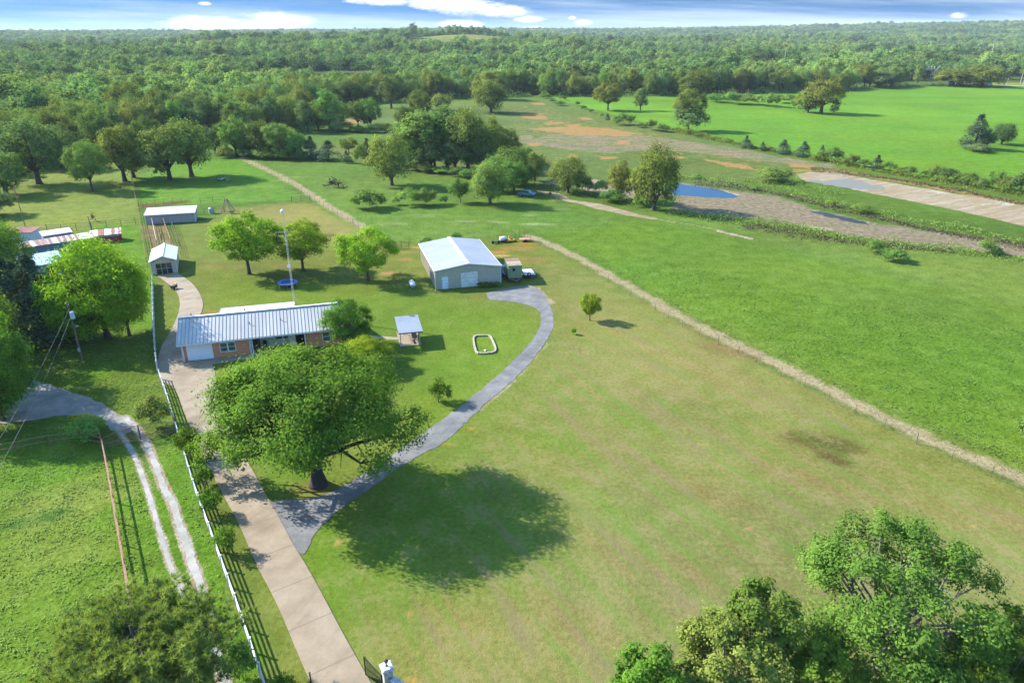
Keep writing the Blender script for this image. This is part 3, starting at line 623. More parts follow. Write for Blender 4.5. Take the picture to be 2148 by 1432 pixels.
# ------------------------------------------------------------------ tree generator
def unit(v): return v / (np.linalg.norm(v, axis=-1, keepdims=True) + 1e-9)
def leaf_quads(rs, pos, nrm_, ls, asp=.62):
    n = len(pos); t = unit(np.cross(nrm_, rs.randn(n, 3))); b = np.cross(nrm_, t)
    l = ls * rs.uniform(.65, 1.35, (n, 1)); a = t * l * .5; c = b * l * .5 * asp
    sh = t * l * rs.uniform(-.12, .12, (n, 1))
    return np.stack([pos - a, pos - c + sh, pos + a, pos + c + sh], 1).reshape(-1, 3)
def crown_leaves(rs, H, R, base, nl=11, nc=14, nf=24, ls=.5, lr=.42, cr=.30, zr=None, zlow=-.75, extra=(), power=1.0, flat=.75, squash=1.0, skip=None):
    """lobed crown: sub-crowns on an envelope, twig clumps on each, leaves in each clump. Returns quads, leaf values, lobe list"""
    Rz = (H - base) / 2; zc = base + Rz; lobes = []
    for i in range(nl):
        u = zlow + (0.97 - zlow) * (i + .5) / nl; a = i * 2.39996 + rs.uniform(-.35, .35); s = math.sqrt(max(0, 1 - u * u)) ** power
        q = 1 - lr * rs.uniform(.75, 1.15)
        lobes.append((np.array([math.cos(a) * s * R * q * rs.uniform(.8, 1.08), math.sin(a) * s * R * q * rs.uniform(.8, 1.08), zc + u * Rz * (1 - lr * .8) * rs.uniform(.9, 1.05)]), R * lr * rs.uniform(.75, 1.15)))
    lobes.append((np.array([0, 0, zc + Rz * .1]), R * lr))
    lobes += [(np.array(p, float), r) for p, r in extra]
    if skip: lobes = [q_ for q_ in lobes if not skip(q_[0])]
    P = []; N = []; VV = []; ctr = np.array([0, 0, zc - Rz * .3])
    for c, r in lobes:
        rz = r * min(1.15, max(.6, Rz / R)) * squash
        k = max(3, int(nc * (r / (R * lr)) ** 2))
        d = unit(rs.randn(k, 3) + unit(c - ctr) * .55 + np.array([0, 0, .15]))
        cp = c + d * np.array([r, r, rz]) * rs.uniform(.45, 1.05, (k, 1))
        for j in range(k):
            m = int(nf * rs.uniform(.6, 1.4)); s = r * cr * rs.uniform(.7, 1.3) * 2.1
            g = rs.randn(m, 3) * np.array([s, s, s * flat]) * .42
            pp = cp[j] + g; P.append(pp)
            N.append(unit(unit(g) * .55 + unit(pp - ctr) * .5 + np.array([0, 0, .55]) + rs.randn(m, 3) * .36))
            VV.append(np.clip(rs.uniform(0, 1) * .6 + rs.uniform(0, 1, m) * .4, 0, 1))
    P = np.concatenate(P); N = np.concatenate(N); VV = np.concatenate(VV)
    k = P[:, 2] > .15; P, N, VV = P[k], N[k], VV[k]
    return leaf_quads(rs, P, N, ls), VV, lobes
def limbs(rs, lobes, base, tr, fork=None, twigs=3, lean=(0, 0), n=7, flare=1.5):
    mb = MB(); f = fork if fork is not None else base * .9
    fx, fy = lean[0] * f, lean[1] * f
    mb.tube([(0, 0, -.25), (fx * .1, fy * .1, f * .08), (fx * .4, fy * .4, f * .4), (fx, fy, f), (fx * 1.1, fy * 1.1, f * 1.25)], [tr * flare * 1.15, tr * flare * .9, tr, tr * .85, tr * .55], n + 3)
    for c, r in lobes:
        st = np.array([fx, fy, f * rs.uniform(.78, 1.05)]); L = np.linalg.norm(c - st)
        mid = st + (c - st) * .45 + np.array([0, 0, L * rs.uniform(-.02, .14)]) + rs.randn(3) * L * .04
        m2 = st + (c - st) * .75 + rs.randn(3) * L * .05 + np.array([0, 0, L * .05])
        w_ = tr * .5 * min(1, (r / 2.0) ** .3)
        mb.tube([st, mid, m2, c], [w_, w_ * .62, w_ * .38, w_ * .16], n - 2, False)
        for k in range(twigs):
            d = unit(rs.randn(3)); q = [mid, m2, c][rs.randint(3)]
            mb.tube([q, q + d * r * .5 + rs.randn(3) * r * .08, q + d * r * 1.0], [w_ * .25, w_ * .14, w_ * .04], 4, False)
    return mb
def cone_leaves(rs, H, R, n, ls, base=.05, lump=.35, up=.5, power=.8):
    z = rs.uniform(0, 1, n) ** .8; k = 46; zz = base + (1 - base) * z
    br = rs.randint(0, k, n); brs = np.random.RandomState(rs.randint(9999)); ba = brs.uniform(0, 2 * math.pi, k); bz = brs.uniform(0, 1, k); bl = brs.uniform(.7, 1.18, k)
    zz = np.clip(bz[br] + rs.randn(n) * .035, 0.01, 1.02); env = (1 - np.clip(zz, 0, 1)) ** power
    env = np.where(zz < .18, env * (.72 + zz * 1.5), env)
    rad = R * env * bl[br] * np.sqrt(rs.uniform(.15, 1, n)); a = ba[br] + rs.randn(n) * .42
    pos = np.stack([np.cos(a) * rad, np.sin(a) * rad, base * H + zz * H * (1 - base)], 1) + rs.randn(n, 3) * R * .05
    N = unit(np.stack([np.cos(a), np.sin(a), np.full(n, up)], 1) + rs.randn(n, 3) * .55)
    return leaf_quads(rs, pos, N, ls, .5), np.clip(rs.uniform(0, 1, k)[br] * .6 + rs.uniform(0, 1, n) * .4, 0, 1)

class Proto:
    """shared crown and trunk meshes for one growth form"""
    def __init__(s, R, H, crown, trunk): s.R = R; s.H = H; s.crown = crown; s.trunk = trunk
def mesh_of(mb, name, m):
    me = bpy.data.meshes.new(name); me.from_pydata(mb.v, [], mb.f); me.materials.append(m)
    for p in me.polygons: p.use_smooth = True
    return me
def proto(seed, R, H, base, bark, lm, tr=.35, fork=None, cone=None, twigs=2, lean=(0, 0), **kw):
    rs = np.random.RandomState(seed)
    if cone:
        q, v = cone_leaves(rs, H, R, cone[0], cone[1], **kw); mb = MB(); mb.tube([(0, 0, -.2), (0, 0, H * .5), (0, 0, H * .93)], [tr, tr * .6, tr * .1], 6)
    else:
        q, v, lb = crown_leaves(rs, H, R, base, **kw); mb = limbs(rs, lb, base, tr, fork, twigs, lean)
    me = mesh_np('crown', q, 4, {'v': v}); me.materials.append(lm)
    return Proto(R, H, me, mesh_of(mb, 'trunk', bark))
def place(p, name, label, cat, loc, R, H, rz=0.0, lm=None, group=None, trunk=True, bark=None):
    root = thing(name, label, cat, loc, rz, group); root.scale = (R / p.R, R / p.R, H / p.H)
    if trunk:
        o = bpy.data.objects.new('trunk', p.trunk); C.objects.link(o); o.parent = root
        if bark: o.material_slots[0].link = 'OBJECT'; o.material_slots[0].material = bark
    o = bpy.data.objects.new('crown' if trunk else 'foliage', p.crown); C.objects.link(o); o.parent = root
    if lm: o.material_slots[0].link = 'OBJECT'; o.material_slots[0].material = lm
    return root
def at_px(px, py, top, wpx):
    """ground position, height and crown radius of a plant measured by its foot, its top row and its width"""
    x, y, _ = G(px, py)
    _, f, d = ray(px, top); z = y / f; h = CAMH - d * z
    zc = y * CP + (CAMH - h * .55) * SP
    return (x, y, 0.0), max(.4, h), wpx / 2 / F * zc

OAK = [proto(11 + i, 5, 10, 1.5, BARK, L_OAK, .40, fork=2.0, nl=13 + i, nc=18, nf=34, ls=.38, zlow=-.88, lr=.40 - .02 * i) for i in range(4)]
LOWT = [proto(91 + i, 5, 9, .6, BARK, L_BRIGHT, .28, fork=1.6, nl=22, nc=36, nf=40, ls=.235, lr=.34, cr=.27, zlow=-.9) for i in range(2)]
OPENT = [proto(31 + i, 4.7, 9, 1.7, BARK, L_BRIGHT, .22, nl=20, nc=28, nf=36, ls=.235, lr=.30, cr=.26, fork=2.2, twigs=4, zlow=-.85) for i in range(3)]
POPLAR = [proto(41 + i, 3.2, 11, .8, BARK, L_OAK, .26, fork=1.6, nl=14, nc=15, nf=28, ls=.36, lr=.46, zlow=-.95) for i in range(2)]
CEDAR = [proto(51 + i, 2.0, 5.5, 0, BARK_DARK, L_CEDAR, .12, cone=(3600, .22)) for i in range(2)]
BUSH = [proto(61 + i, 2.0, 2.6, .15, BARK, L_BUSH, .07, fork=.3, nl=9, nc=12, nf=26, ls=.22, lr=.45, zlow=-.35, twigs=1) for i in range(3)]
SHADE = [proto(71 + i, 5, 8.5, 1.0, BARK, L_OAK, .4, nl=16, nc=20, nf=34, ls=.34, lr=.40, zlow=-.85) for i in range(2)]

# ------------------------------------------------------------------ woodland: the nearest trees one by one, the far mass as one object
FAR = [proto(81 + i, [6.2, 5.4, 6.8, 4.6][i], [12.5, 14.5, 11.5, 13.5][i], 2.0, BARK_DARK, L_FAR, .3, nl=7 + i, nc=9, nf=12, ls=.98, lr=[.42, .46, .40, .5][i], zlow=-.3, twigs=0) for i in range(4)]
rs = np.random.RandomState(5)
def grid_pts(r0, r1, step, half=R_(39)):
    n = int(2 * r1 * math.sin(half) / step) + 2; m = int(r1 / step) + 2
    X, Y = np.meshgrid((np.arange(n) - n / 2) * step, np.arange(m) * step)
    X = X + rs.uniform(-.5, .5, X.shape) * step * .95 + (np.arange(m)[:, None] % 2) * step * .5; Y = Y + rs.uniform(-.5, .5, Y.shape) * step * .95
    X = X.ravel(); Y = Y.ravel(); r = np.hypot(X, Y); az = np.arctan2(X, Y)
    k = (r > r0) & (r < r1) & (np.abs(az) < half); return X[k], Y[k]
def wood_ok(X, Y, margin=2.0):
    k = inside_dist(OPEN, X, Y) < -margin
    for c in CLEAR_W: k &= inside_dist(c, X, Y) < -3
    return k
Xn, Yn = grid_pts(120, 900, 8.6); k = wood_ok(Xn, Yn); Xn, Yn = Xn[k], Yn[k]
# woodland edge nearest the open ground comes first
dist_edge = -inside_dist(OPEN, Xn, Yn); rr = np.hypot(Xn, Yn)
score = rr + dist_edge * 9.0
infr = (np.abs(Xn / (Yn * CP + 16) * F) < 1120)
order = np.argsort(np.where(infr, score, 1e6)); NIND = 225
ind = order[:NIND]; rest = order[NIND:]
seg_labels = [(130, 'tree of the dense woods at the left edge behind the first pasture oaks'), (330, 'tree of the dense woods directly behind the brown-tinged pasture oak'),
              (560, 'tree of the dense woods behind the pair of oaks and the left brushy row'), (820, 'tree of the wood edge behind the tall narrow light green poplar'), (1060, 'tree of the wood edge behind the big round oak of the middle field'),
              (1380, 'tree of the wood edge behind the two lone trees in the right pasture'), (1660, 'tree of the wood edge behind the willow hedge'), (9999, 'tree of the wood edge between the yellow-green oak and the far road')]
tint = [L_OAK, L_OAK, L_DARK, L_FAR, L_OLIVE, L_BUSH]
for j, i in enumerate(ind):
    x, y = float(Xn[i]), float(Yn[i]); pxx = 1074 + x / (y * CP + 16) * F
    s = [k_ for k_, q_ in enumerate(seg_labels) if pxx < q_[0]][0]
    q_ = rs.rand(); p = OAK[rs.randint(4)] if q_ < .45 else (SHADE[rs.randint(2)] if q_ < .82 else POPLAR[rs.randint(2)])
    H = rs.uniform(11.5, 17.5) * (1.0 if s > 2 else .92); R = rs.uniform(4.8, 7.4) if p not in POPLAR else rs.uniform(3.2, 4.4)
    r = place(p, 'broadleaf_tree', seg_labels[s][1], 'tree', (x, y, Tz(x, y) - .1), R, H, rs.uniform(0, 6.28), tint[rs.choice(6, p=[.34, .14, .10, .22, .08, .12])], 'wood edge trees, stretch %s' % 'abcdefgh'[s])

# the rest of the woods: one object, trees instanced over points
Xm, Ym = grid_pts(900, 2100, 11.5); k = wood_ok(Xm, Ym); Xm, Ym = Xm[k], Ym[k]
Xf, Yf = grid_pts(2100, 5600, 19.0); k = wood_ok(Xf, Yf); Xf, Yf = Xf[k], Yf[k]
X = np.r_[Xn[rest], Xm, Xf]; Y = np.r_[Yn[rest], Ym, Yf]
gap = fbm(X * .45, Y, 85, 44, 3) < (.62 - .02 * (np.hypot(X, Y) > 1500)); gap[:len(rest)] |= (np.hypot(X, Y)[:len(rest)] < 520)
S = np.r_[rs.uniform(.68, 1.28, len(rest)), rs.uniform(.7, 1.4, len(Xm)), rs.uniform(1.0, 1.8, len(Xf))]
SZ = np.r_[np.ones(len(rest)), np.ones(len(Xm)), np.full(len(Xf), .78)]
big_h = .72 + .62 * fbm(X, Y, 130, 15, 3); S = S * np.clip(big_h, .7, 1.3) * np.where(rs.rand(len(X)) < .12, 1.25, 1.0)
X, Y, S, SZ = X[gap], Y[gap], S[gap], SZ[gap]
Zt = terrain(X, Y) - .3
me = bpy.data.meshes.new('woodland'); me.vertices.add(len(X)); me.vertices.foreach_set('co', np.stack([X, Y, Zt], 1).astype(np.float32).ravel())
a = me.attributes.new('size', 'FLOAT_VECTOR', 'POINT'); a.data.foreach_set('vector', np.stack([S, S, S * SZ], 1).astype(np.float32).ravel())
a = me.attributes.new('turn', 'FLOAT', 'POINT'); a.data.foreach_set('value', rs.uniform(0, 6.28, len(X)).astype(np.float32))
wood = bpy.data.objects.new('woodland', me); C.objects.link(wood)
prop(wood, 'unbroken green woodland rolling away to the horizon', 'woodland', kind='stuff')
pc = bpy.data.collections.new('woodland_kinds')
for p in FAR:
    o = bpy.data.objects.new('far_tree', p.crown); pc.objects.link(o)
ng = bpy.data.node_groups.new('woodland', 'GeometryNodeTree')
ng.interface.new_socket('Geometry', in_out='INPUT', socket_type='NodeSocketGeometry'); ng.interface.new_socket('Geometry', in_out='OUTPUT', socket_type='NodeSocketGeometry')
gi = ng.nodes.new('NodeGroupInput'); go = ng.nodes.new('NodeGroupOutput'); ip = ng.nodes.new('GeometryNodeInstanceOnPoints'); ci = ng.nodes.new('GeometryNodeCollectionInfo')
ci.inputs['Collection'].default_value = pc; ci.inputs['Separate Children'].default_value = True; ci.inputs['Reset Children'].default_value = True
ri = ng.nodes.new('FunctionNodeRandomValue'); ri.data_type = 'INT'; ri.inputs[4].default_value = 0; ri.inputs[5].default_value = 3
na = ng.nodes.new('GeometryNodeInputNamedAttribute'); na.data_type = 'FLOAT_VECTOR'; na.inputs[0].default_value = 'size'
nb = ng.nodes.new('GeometryNodeInputNamedAttribute'); nb.data_type = 'FLOAT'; nb.inputs[0].default_value = 'turn'
cx = ng.nodes.new('ShaderNodeCombineXYZ'); ng.links.new(nb.outputs[0], cx.inputs[2])
ng.links.new(gi.outputs[0], ip.inputs['Points']); ng.links.new(ci.outputs[0], ip.inputs['Instance']); ip.inputs['Pick Instance'].default_value = True
ng.links.new(ri.outputs[2], ip.inputs['Instance Index']); ng.links.new(cx.outputs[0], ip.inputs['Rotation']); ng.links.new(na.outputs[0], ip.inputs['Scale'])
ng.links.new(ip.outputs[0], go.inputs[0])
md = wood.modifiers.new('scatter', 'NODES'); md.node_group = ng
print('woodland points', len(X))

# ------------------------------------------------------------------ single trees, each with its own look
def tree(px, py, top, wpx, p, label, lm=None, name='oak_tree', cat='tree', rz=None, group=None, trunk=True, bark=None, hmul=1.0, z=0):
    loc, h, R = at_px(px, py, top, wpx)
    if p in CEDAR: R *= 1.35
    elif not trunk: R *= 1.15
    elif 850 < px < 1130 and 340 < py < 365: R *= 1.22; h *= 1.04
    return place(p, name, label, cat, (loc[0], loc[1], Tz(loc[0], loc[1])), R * 1.14, h * hmul * 1.03, rz if rz is not None else (px * .37 + py * .11) % 6.28, lm, group, trunk, bark)
T = tree
# left pasture
T(82, 385, 250, 118, OAK[0], 'dark spreading oak on two trunks left of the pale willowy tree', L_DARK)
T(130, 352, 262, 84, OAK[2], 'dark oak half hidden behind the pale willowy tree in the left pasture', L_DARK)
T(194, 400, 297, 80, OPENT[1], 'pale airy willow-like tree with slanting stems in the left pasture', L_BUSH, 'willow_tree')
T(262, 380, 263, 92, OAK[1], 'brown-tinged oak with twin trunks at the top of the pasture fence line', L_OLIVE)
T(281, 372, 270, 70, OAK[3], 'dark oak leaning against the brown-tinged one by the pasture fence line', L_DARK)
T(357, 377, 264, 98, OAK[2], 'oak on bright grass, left one of the pair behind the long white shed', L_OAK)
T(402, 370, 251, 96, OAK[0], 'oak on bright grass, right one of the pair behind the long white shed', L_OAK)
T(14, 409, 322, 100, OAK[1], 'oak with low dark skirts at the left edge beside a tall thin post', L_OAK)
T(-8, 452, 398, 78, OAK[3], 'small branch-heavy oak cut by the left edge above the red roofed shelter', L_DARK)
T(40, 352, 268, 88, OAK[3], 'dark rounded oak at the far left in front of the woods', L_DARK)
T(8, 340, 262, 84, OAK[2], 'dull green oak at the extreme left in front of the woods', L_OAK)
T(215, 330, 232, 76, OAK[1], 'pointed green tree standing in front of the left woods', L_OAK)
T(278, 264, 172, 78, OAK[0], 'large dark oak with a brownish top in the left wood edge', L_OLIVE)
T(338, 262, 182, 70, OAK[3], 'tall green tree in the left wood edge right of the brown-topped oak', L_OAK)
T(400, 262, 190, 82, OAK[1], 'round dark tree at the clearing in the left woods', L_DARK)
T(312, 320, 245, 64, OPENT[0], 'young green tree between the two pasture oaks and the wood edge', L_OAK)
T(496, 327, 245, 62, OAK[2], 'light green rounded tree at the left end of the brushy row', L_BUSH)
T(452, 322, 262, 56, OAK[3], 'shaded dark tree just left of the rounded tree of the brushy row', L_DARK)
T(545, 329, 252, 60, OAK[0], 'leafy tree second in the brushy row past the pasture corner', L_OAK)
T(588, 331, 258, 62, OPENT[2], 'loose grey-green tree in the middle of the brushy row', L_OAK)
T(622, 333, 274, 46, OAK[3], 'low spreading tree beside the cedars of the brushy row', L_BUSH)
T(654, 334, 289, 36, CEDAR[0], 'dark cedar, left one of two at the right end of the brushy row', None, 'cedar_tree')
T(690, 336, 298, 48, CEDAR[1], 'broad dark cedar at the right end of the brushy row', None, 'cedar_tree')
T(692, 272, 186, 50, POPLAR[0], 'tall narrow light green poplar in the field behind the brushy row', L_BUSH, 'poplar_tree', bark=BARK_PALE)
T(645, 276, 208, 46, OAK[1], 'bushy dark tree left of the tall narrow poplar', L_DARK)
T(752, 268, 212, 40, OPENT[1], 'green tree, left half of the pair right of the poplar', L_OAK)
T(778, 268, 203, 44, OAK[2], 'fuller green tree, right half of the pair right of the poplar', L_BUSH)
T(821, 230, 162, 50, OAK[0], 'dark tree at the wood edge above the middle field', L_DARK)
T(883, 256, 190, 50, OPENT[0], 'open crowned tree with a bare stem in the overgrown middle field', L_OAK)
T(926, 234, 200, 46, BUSH[0], 'dense round bush-like tree at the top of the middle field', L_OAK, 'round_tree', hmul=1.0)
T(1030, 238, 172, 70, SHADE[0], 'big round oak standing alone on top of the middle field', L_OAK)
T(1026, 208, 147, 70, OAK[1], 'tall oak directly behind the big round oak of the middle field', L_OLIVE)
# central clump
T(884, 354, 226, 74, POPLAR[1], 'tall leaning vine-clad tree at the left of the central clump', L_OAK, 'poplar_tree')
T(860, 352, 262, 52, POPLAR[0], 'slim tree on the left flank of the central clump', L_BUSH, 'poplar_tree')
T(938, 352, 228, 58, POPLAR[0], 'light tall tree in the middle of the central clump', L_BUSH, 'poplar_tree')
T(982, 356, 232, 66, OAK[0], 'broad dark-centred oak in the central clump', L_OAK)
T(1022, 346, 250, 66, OAK[3], 'oak with visible grey branches at the right of the central clump', L_OAK)
T(1052, 342, 268, 60, OAK[2], 'outermost right oak of the central clump', L_OLIVE)
T(905, 356, 292, 56, OAK[2], 'low dark tree filling the foot of the central clump at left', L_DARK)
T(955, 357, 296, 60, OAK[1], 'low dark tree filling the foot of the central clump in the middle', L_DARK)
T(1003, 356, 300, 52, OAK[3], 'low dark tree filling the foot of the central clump at right', L_DARK)
T(822, 389, 281, 82, SHADE[1], 'round topped oak with leaves down to the grass left of the central clump', L_OAK)
T(772, 340, 294, 30, CEDAR[0], 'slim reddish cedar behind the round topped oak', None, 'cedar_tree')
T(758, 344, 306, 26, BUSH[1], 'light leafy shrub behind the round topped oak', L_BUSH, 'shrub', 'shrub', trunk=False)
T(800, 342, 290, 30, OAK[2], 'small tree squeezed between the cedar and the central clump', L_OAK)
T(732, 320, 288, 36, OPENT[2], 'small crooked tree in the field left of the central clump', L_OAK, 'sapling')
T(728, 342, 318, 20, CEDAR[1], 'little dark cedar at the end of the field by the brushy row', None, 'cedar_tree')
T(1075, 388, 310, 74, SHADE[0], 'rounded bright green tree behind the old blue car', L_BUSH)
T(1028, 428, 342, 78, SHADE[1], 'wide low tree with branches to the ground left of the old blue car', L_OAK)
T(1078, 408, 338, 60, OAK[0], 'vivid green tree leaning over the old blue car', L_BUSH)
T(1122, 378, 318, 46, OAK[1], 'grey-green tree right of the rounded bright tree', L_OAK)
T(1100, 362, 312, 40, OAK[3], 'dull tree tucked behind the rounded bright tree', L_DARK)
T(966, 425, 376, 40, BUSH[2], 'upright leafy young tree left of the wide low tree', L_BUSH, 'young_tree')
T(770, 438, 401, 64, BUSH[0], 'large round bush in the back field left of the double bush', L_BUSH, 'bush', 'bush', trunk=False)
T(860, 432, 398, 42, BUSH[1], 'left part of the double bush in the back field', L_BUSH, 'bush', 'bush', trunk=False)
T(897, 430, 396, 38, BUSH[2], 'right part of the double bush in the back field', L_BUSH, 'bush', 'bush', trunk=False)
T(832, 430, 413, 16, BUSH[1], 'tiny bush between the round bush and the double bush', L_BUSH, 'bush', 'bush', trunk=False)
T(932, 428, 410, 16, BUSH[0], 'small faint bush right of the double bush', L_BUSH, 'bush', 'bush', trunk=False)
T(1191, 404, 331, 74, SHADE[0], 'oak with a dark stem beside the sandy track', L_OAK)
T(1297, 418, 338, 48, OAK[2], 'slender tree by the pond, left of the big pond oak', L_OLIVE)
T(1371, 440, 311, 98, SHADE[1], 'big full oak standing at the near left bank of the pond', L_OLIVE)
T(1334, 424, 352, 46, OAK[1], 'left shoulder tree pressed against the big pond oak', L_OLIVE)
T(1262, 408, 378, 30, BUSH[1], 'bush on the pond bank left of the slender tree', L_BUSH, 'bush', 'bush', trunk=False)
T(1282, 424, 400, 44, BUSH[2], 'low bush at the foot of the slender pond tree', L_BUSH, 'bush', 'bush', trunk=False)
T(1345, 432, 410, 36, BUSH[0], 'low bush at the left foot of the big pond oak', L_BUSH, 'bush', 'bush', trunk=False)
T(566, 318, 262, 54, POPLAR[0], 'slim light tree between the leafy and the loose tree of the brushy row', L_BUSH, 'poplar_tree')
T(522, 326, 270, 50, SHADE[0], 'round mid-green tree beside the light rounded tree of the brushy row', L_OAK)
T(606, 326, 272, 50, SHADE[1], 'dense grey-green tree filling the brushy row left of the cedars', L_OAK)
T(668, 270, 220, 44, SHADE[0], 'low rounded tree touching the tall narrow poplar at its left', L_OAK)
T(716, 268, 214, 34, OPENT[2], 'thin young tree just right of the tall narrow poplar', L_BUSH, 'young_tree')
T(852, 268, 222, 40, SHADE[1], 'rounded tree at the left foot of the open crowned tree', L_OAK)
T(912, 352, 236, 50, POPLAR[1], 'pale leafy spire between the two tall trees of the central clump', L_BUSH, 'poplar_tree')
T(1046, 402, 330, 66, SHADE[0], 'mid-green dome between the wide low tree and the vivid tree', L_BUSH)
T(1100, 392, 334, 52, SHADE[1], 'dark green dome right behind the vivid green tree', L_OAK)
T(1228, 404, 372, 34, BUSH[0], 'bush on the bank right of the oak with the dark stem', L_BUSH, 'bush', 'bush', trunk=False)
T(792, 330, 300, 26, BUSH[2], 'brushy sprout between the slim cedar and the round topped oak', L_OAK, 'shrub', 'shrub', trunk=False)
# right pasture
T(1275, 232, 176, 60, OPENT[0], 'rounded tree with a bare trunk alone in the right pasture', L_OLIVE)
T(1343, 231, 180, 30, POPLAR[1], 'narrow ivy-clad tree alone in the right pasture', L_DARK, 'poplar_tree')
T(1274, 252, 239, 11, CEDAR[0], 'tiny cedar below the rounded pasture tree', None, 'cedar_tree')
T(1307, 262, 239, 42, BUSH[0], 'wide low bush in the right pasture by the hedge line', L_BUSH, 'bush', 'bush', trunk=False)
T(1443, 274, 188, 66, OPENT[1], 'tall flat-topped tree above an ivy mound in the right pasture', L_OAK)
T(1443, 276, 228, 58, BUSH[1], 'dark ivy mound around the foot of the flat-topped pasture tree', L_DARK, 'ivy_mound', 'shrub', trunk=False)
T(1456, 206, 150, 72, OAK[3], 'olive tree of the wood edge behind the flat-topped pasture tree', L_OLIVE)
T(1722, 237, 165, 78, OAK[0], 'large yellow-green oak at the end of the willow hedge', L_OLIVE)
T(1694, 236, 184, 50, OAK[2], 'smaller oak on the left side of the yellow-green pasture oak', L_OLIVE)
T(1750, 234, 206, 18, CEDAR[1], 'small cedar at the right foot of the yellow-green pasture oak', None, 'cedar_tree')
T(1690, 234, 214, 30, BUSH[0], 'dark bush at the left foot of the yellow-green pasture oak', L_DARK, 'bush', 'bush', trunk=False)
for i, (px, py, tp, w_) in enumerate([(1503, 214, 196, 36), (1532, 217, 193, 34), (1562, 218, 195, 38), (1596, 220, 198, 34), (1618, 223, 196, 30), (1646, 216, 198, 38), (1668, 226, 206, 20)]):
    T(px, py, tp, w_, BUSH[i % 3], 'willow bush in the low hedge across the right pasture', L_BUSH, 'willow_bush', 'bush', group='willow bushes of the pasture hedge', trunk=False)
T(2043, 313, 246, 54, CEDAR[0], 'large dark cedar, left of the pair alone in the right pasture', None, 'cedar_tree')
T(2068, 313, 272, 34, OAK[2], 'dark bushy tree between the two lone pasture cedars', L_DARK)
T(2100, 304, 261, 44, SHADE[0], 'rounded dark tree, right of the pair alone in the right pasture', L_DARK)
T(2052, 318, 302, 40, BUSH[2], 'low scrub at the foot of the lone pasture cedars', L_DARK, 'bush', 'bush', trunk=False)
T(2150, 376, 282, 24, POPLAR[1], 'tall dark tree cut by the right edge above the hedge row', L_DARK, 'poplar_tree')
T(2158, 405, 340, 40, OAK[0], 'leafy tree cut by the right edge at the end of the hedge row', L_DARK)
T(1842, 185, 150, 70, OAK[1], 'wide dark tree at the right pasture edge below the power line frame', L_DARK)
T(1998, 182, 146, 70, OAK[3], 'olive tree at the right pasture edge left of the white vans', L_OLIVE)
T(2060, 182, 138, 82, SHADE[1], 'largest olive tree at the right pasture edge beside the road', L_OLIVE)
# hedge row between the middle field and the right pasture
hedge = [(1420, 273, 268, 20), (1445, 281, 272, 22), (1470, 287, 278, 20), (1500, 293, 286, 18), (1530, 299, 292, 16), (1618, 317, 310, 20), (1725, 336, 316, 24), (1722, 338, 322, 26), (1750, 340, 312, 30), (1770, 343, 330, 20),
         (1786, 349, 327, 26), (1812, 352, 336, 28), (1860, 360, 340, 30), (1888, 365, 352, 22), (1905, 368, 350, 24), (1940, 373, 358, 26), (1962, 377, 350, 30), (1985, 380, 354, 34), (2012, 384, 364, 22), (2034, 388, 364, 30), (2062, 393, 374, 28), (2090, 397, 360, 30), (2112, 402, 372, 34), (2135, 408, 366, 38)]
for i, (px, py, tp, w_) in enumerate(hedge):
    T(px, py, tp, w_, BUSH[i % 3], 'scrubby bush in the long hedge row below the right pasture', [L_BUSH, L_OAK, L_DARK][i % 3], 'hedge_bush', 'bush', group='bushes of the long hedge row', trunk=False)
for px, py, tp, w_, lab in [(1564, 311, 287, 22, 'dark cone-shaped cedar, first on the left of the long hedge row'), (1599, 317, 300, 16, 'smallest dark cedar of the long hedge row'), (1642, 324, 296, 30, 'bushy cedar third along the long hedge row'),
                            (1684, 330, 300, 30, 'broad dark cedar in the middle of the long hedge row'), (1838, 356, 328, 24, 'cedar standing above the bushes of the long hedge row'), (1722, 332, 307, 16, 'thin pointed cedar beside the brownish hedge bushes'), (1575, 313, 303, 14, 'little cedar at the right foot of the first hedge cedar')]:
    T(px, py, tp, w_, CEDAR[px % 2], lab, None, 'cedar_tree')
for i, (px, py, tp, w_) in enumerate([(1146, 205, 196, 20), (1180, 209, 200, 14), (1212, 222, 213, 10), (1240, 238, 230, 10), (1262, 247, 238, 8), (1175, 222, 213, 20), (1345, 268, 259, 22), (1366, 274, 254, 22), (1385, 276, 260, 22), (1398, 278, 264, 12), (1158, 214, 207, 12), (1225, 230, 222, 12)]):
    T(px, py, tp, w_, BUSH[i % 3], 'small bush on the fence line at the top of the right pasture', [L_BUSH, L_DARK][i % 2], 'fence_bush', 'bush', group='small bushes on the upper pasture fence', trunk=False)
# brush at the field hedges and banks
for i, (px, py, tp, w_) in enumerate([(705, 276, 258, 28), (726, 274, 256, 34), (748, 276, 262, 30), (790, 276, 256, 34), (812, 275, 258, 30), (830, 277, 260, 26), (868, 358, 340, 30), (892, 362, 344, 26), (925, 364, 350, 36), (960, 370, 352, 34), (1000, 368, 350, 36), (980, 374, 356, 24),
                                      (512, 331, 312, 28), (560, 333, 310, 34), (600, 335, 312, 34), (632, 336, 316, 26), (475, 330, 308, 30)]):
    T(px, py, tp, w_, BUSH[i % 3], ['brush along the foot of the row by the tall narrow poplar', 'brush along the foot of the central clump', 'brush along the foot of the brushy row past the pasture corner'][0 if i < 6 else (1 if i < 12 else 2)], [L_DARK, L_OAK, L_BUSH][i % 3], 'brush', 'bush', group=['brush by the poplar', 'brush under the central clump', 'brush of the brushy row'][0 if i < 6 else (1 if i < 12 else 2)], trunk=False)
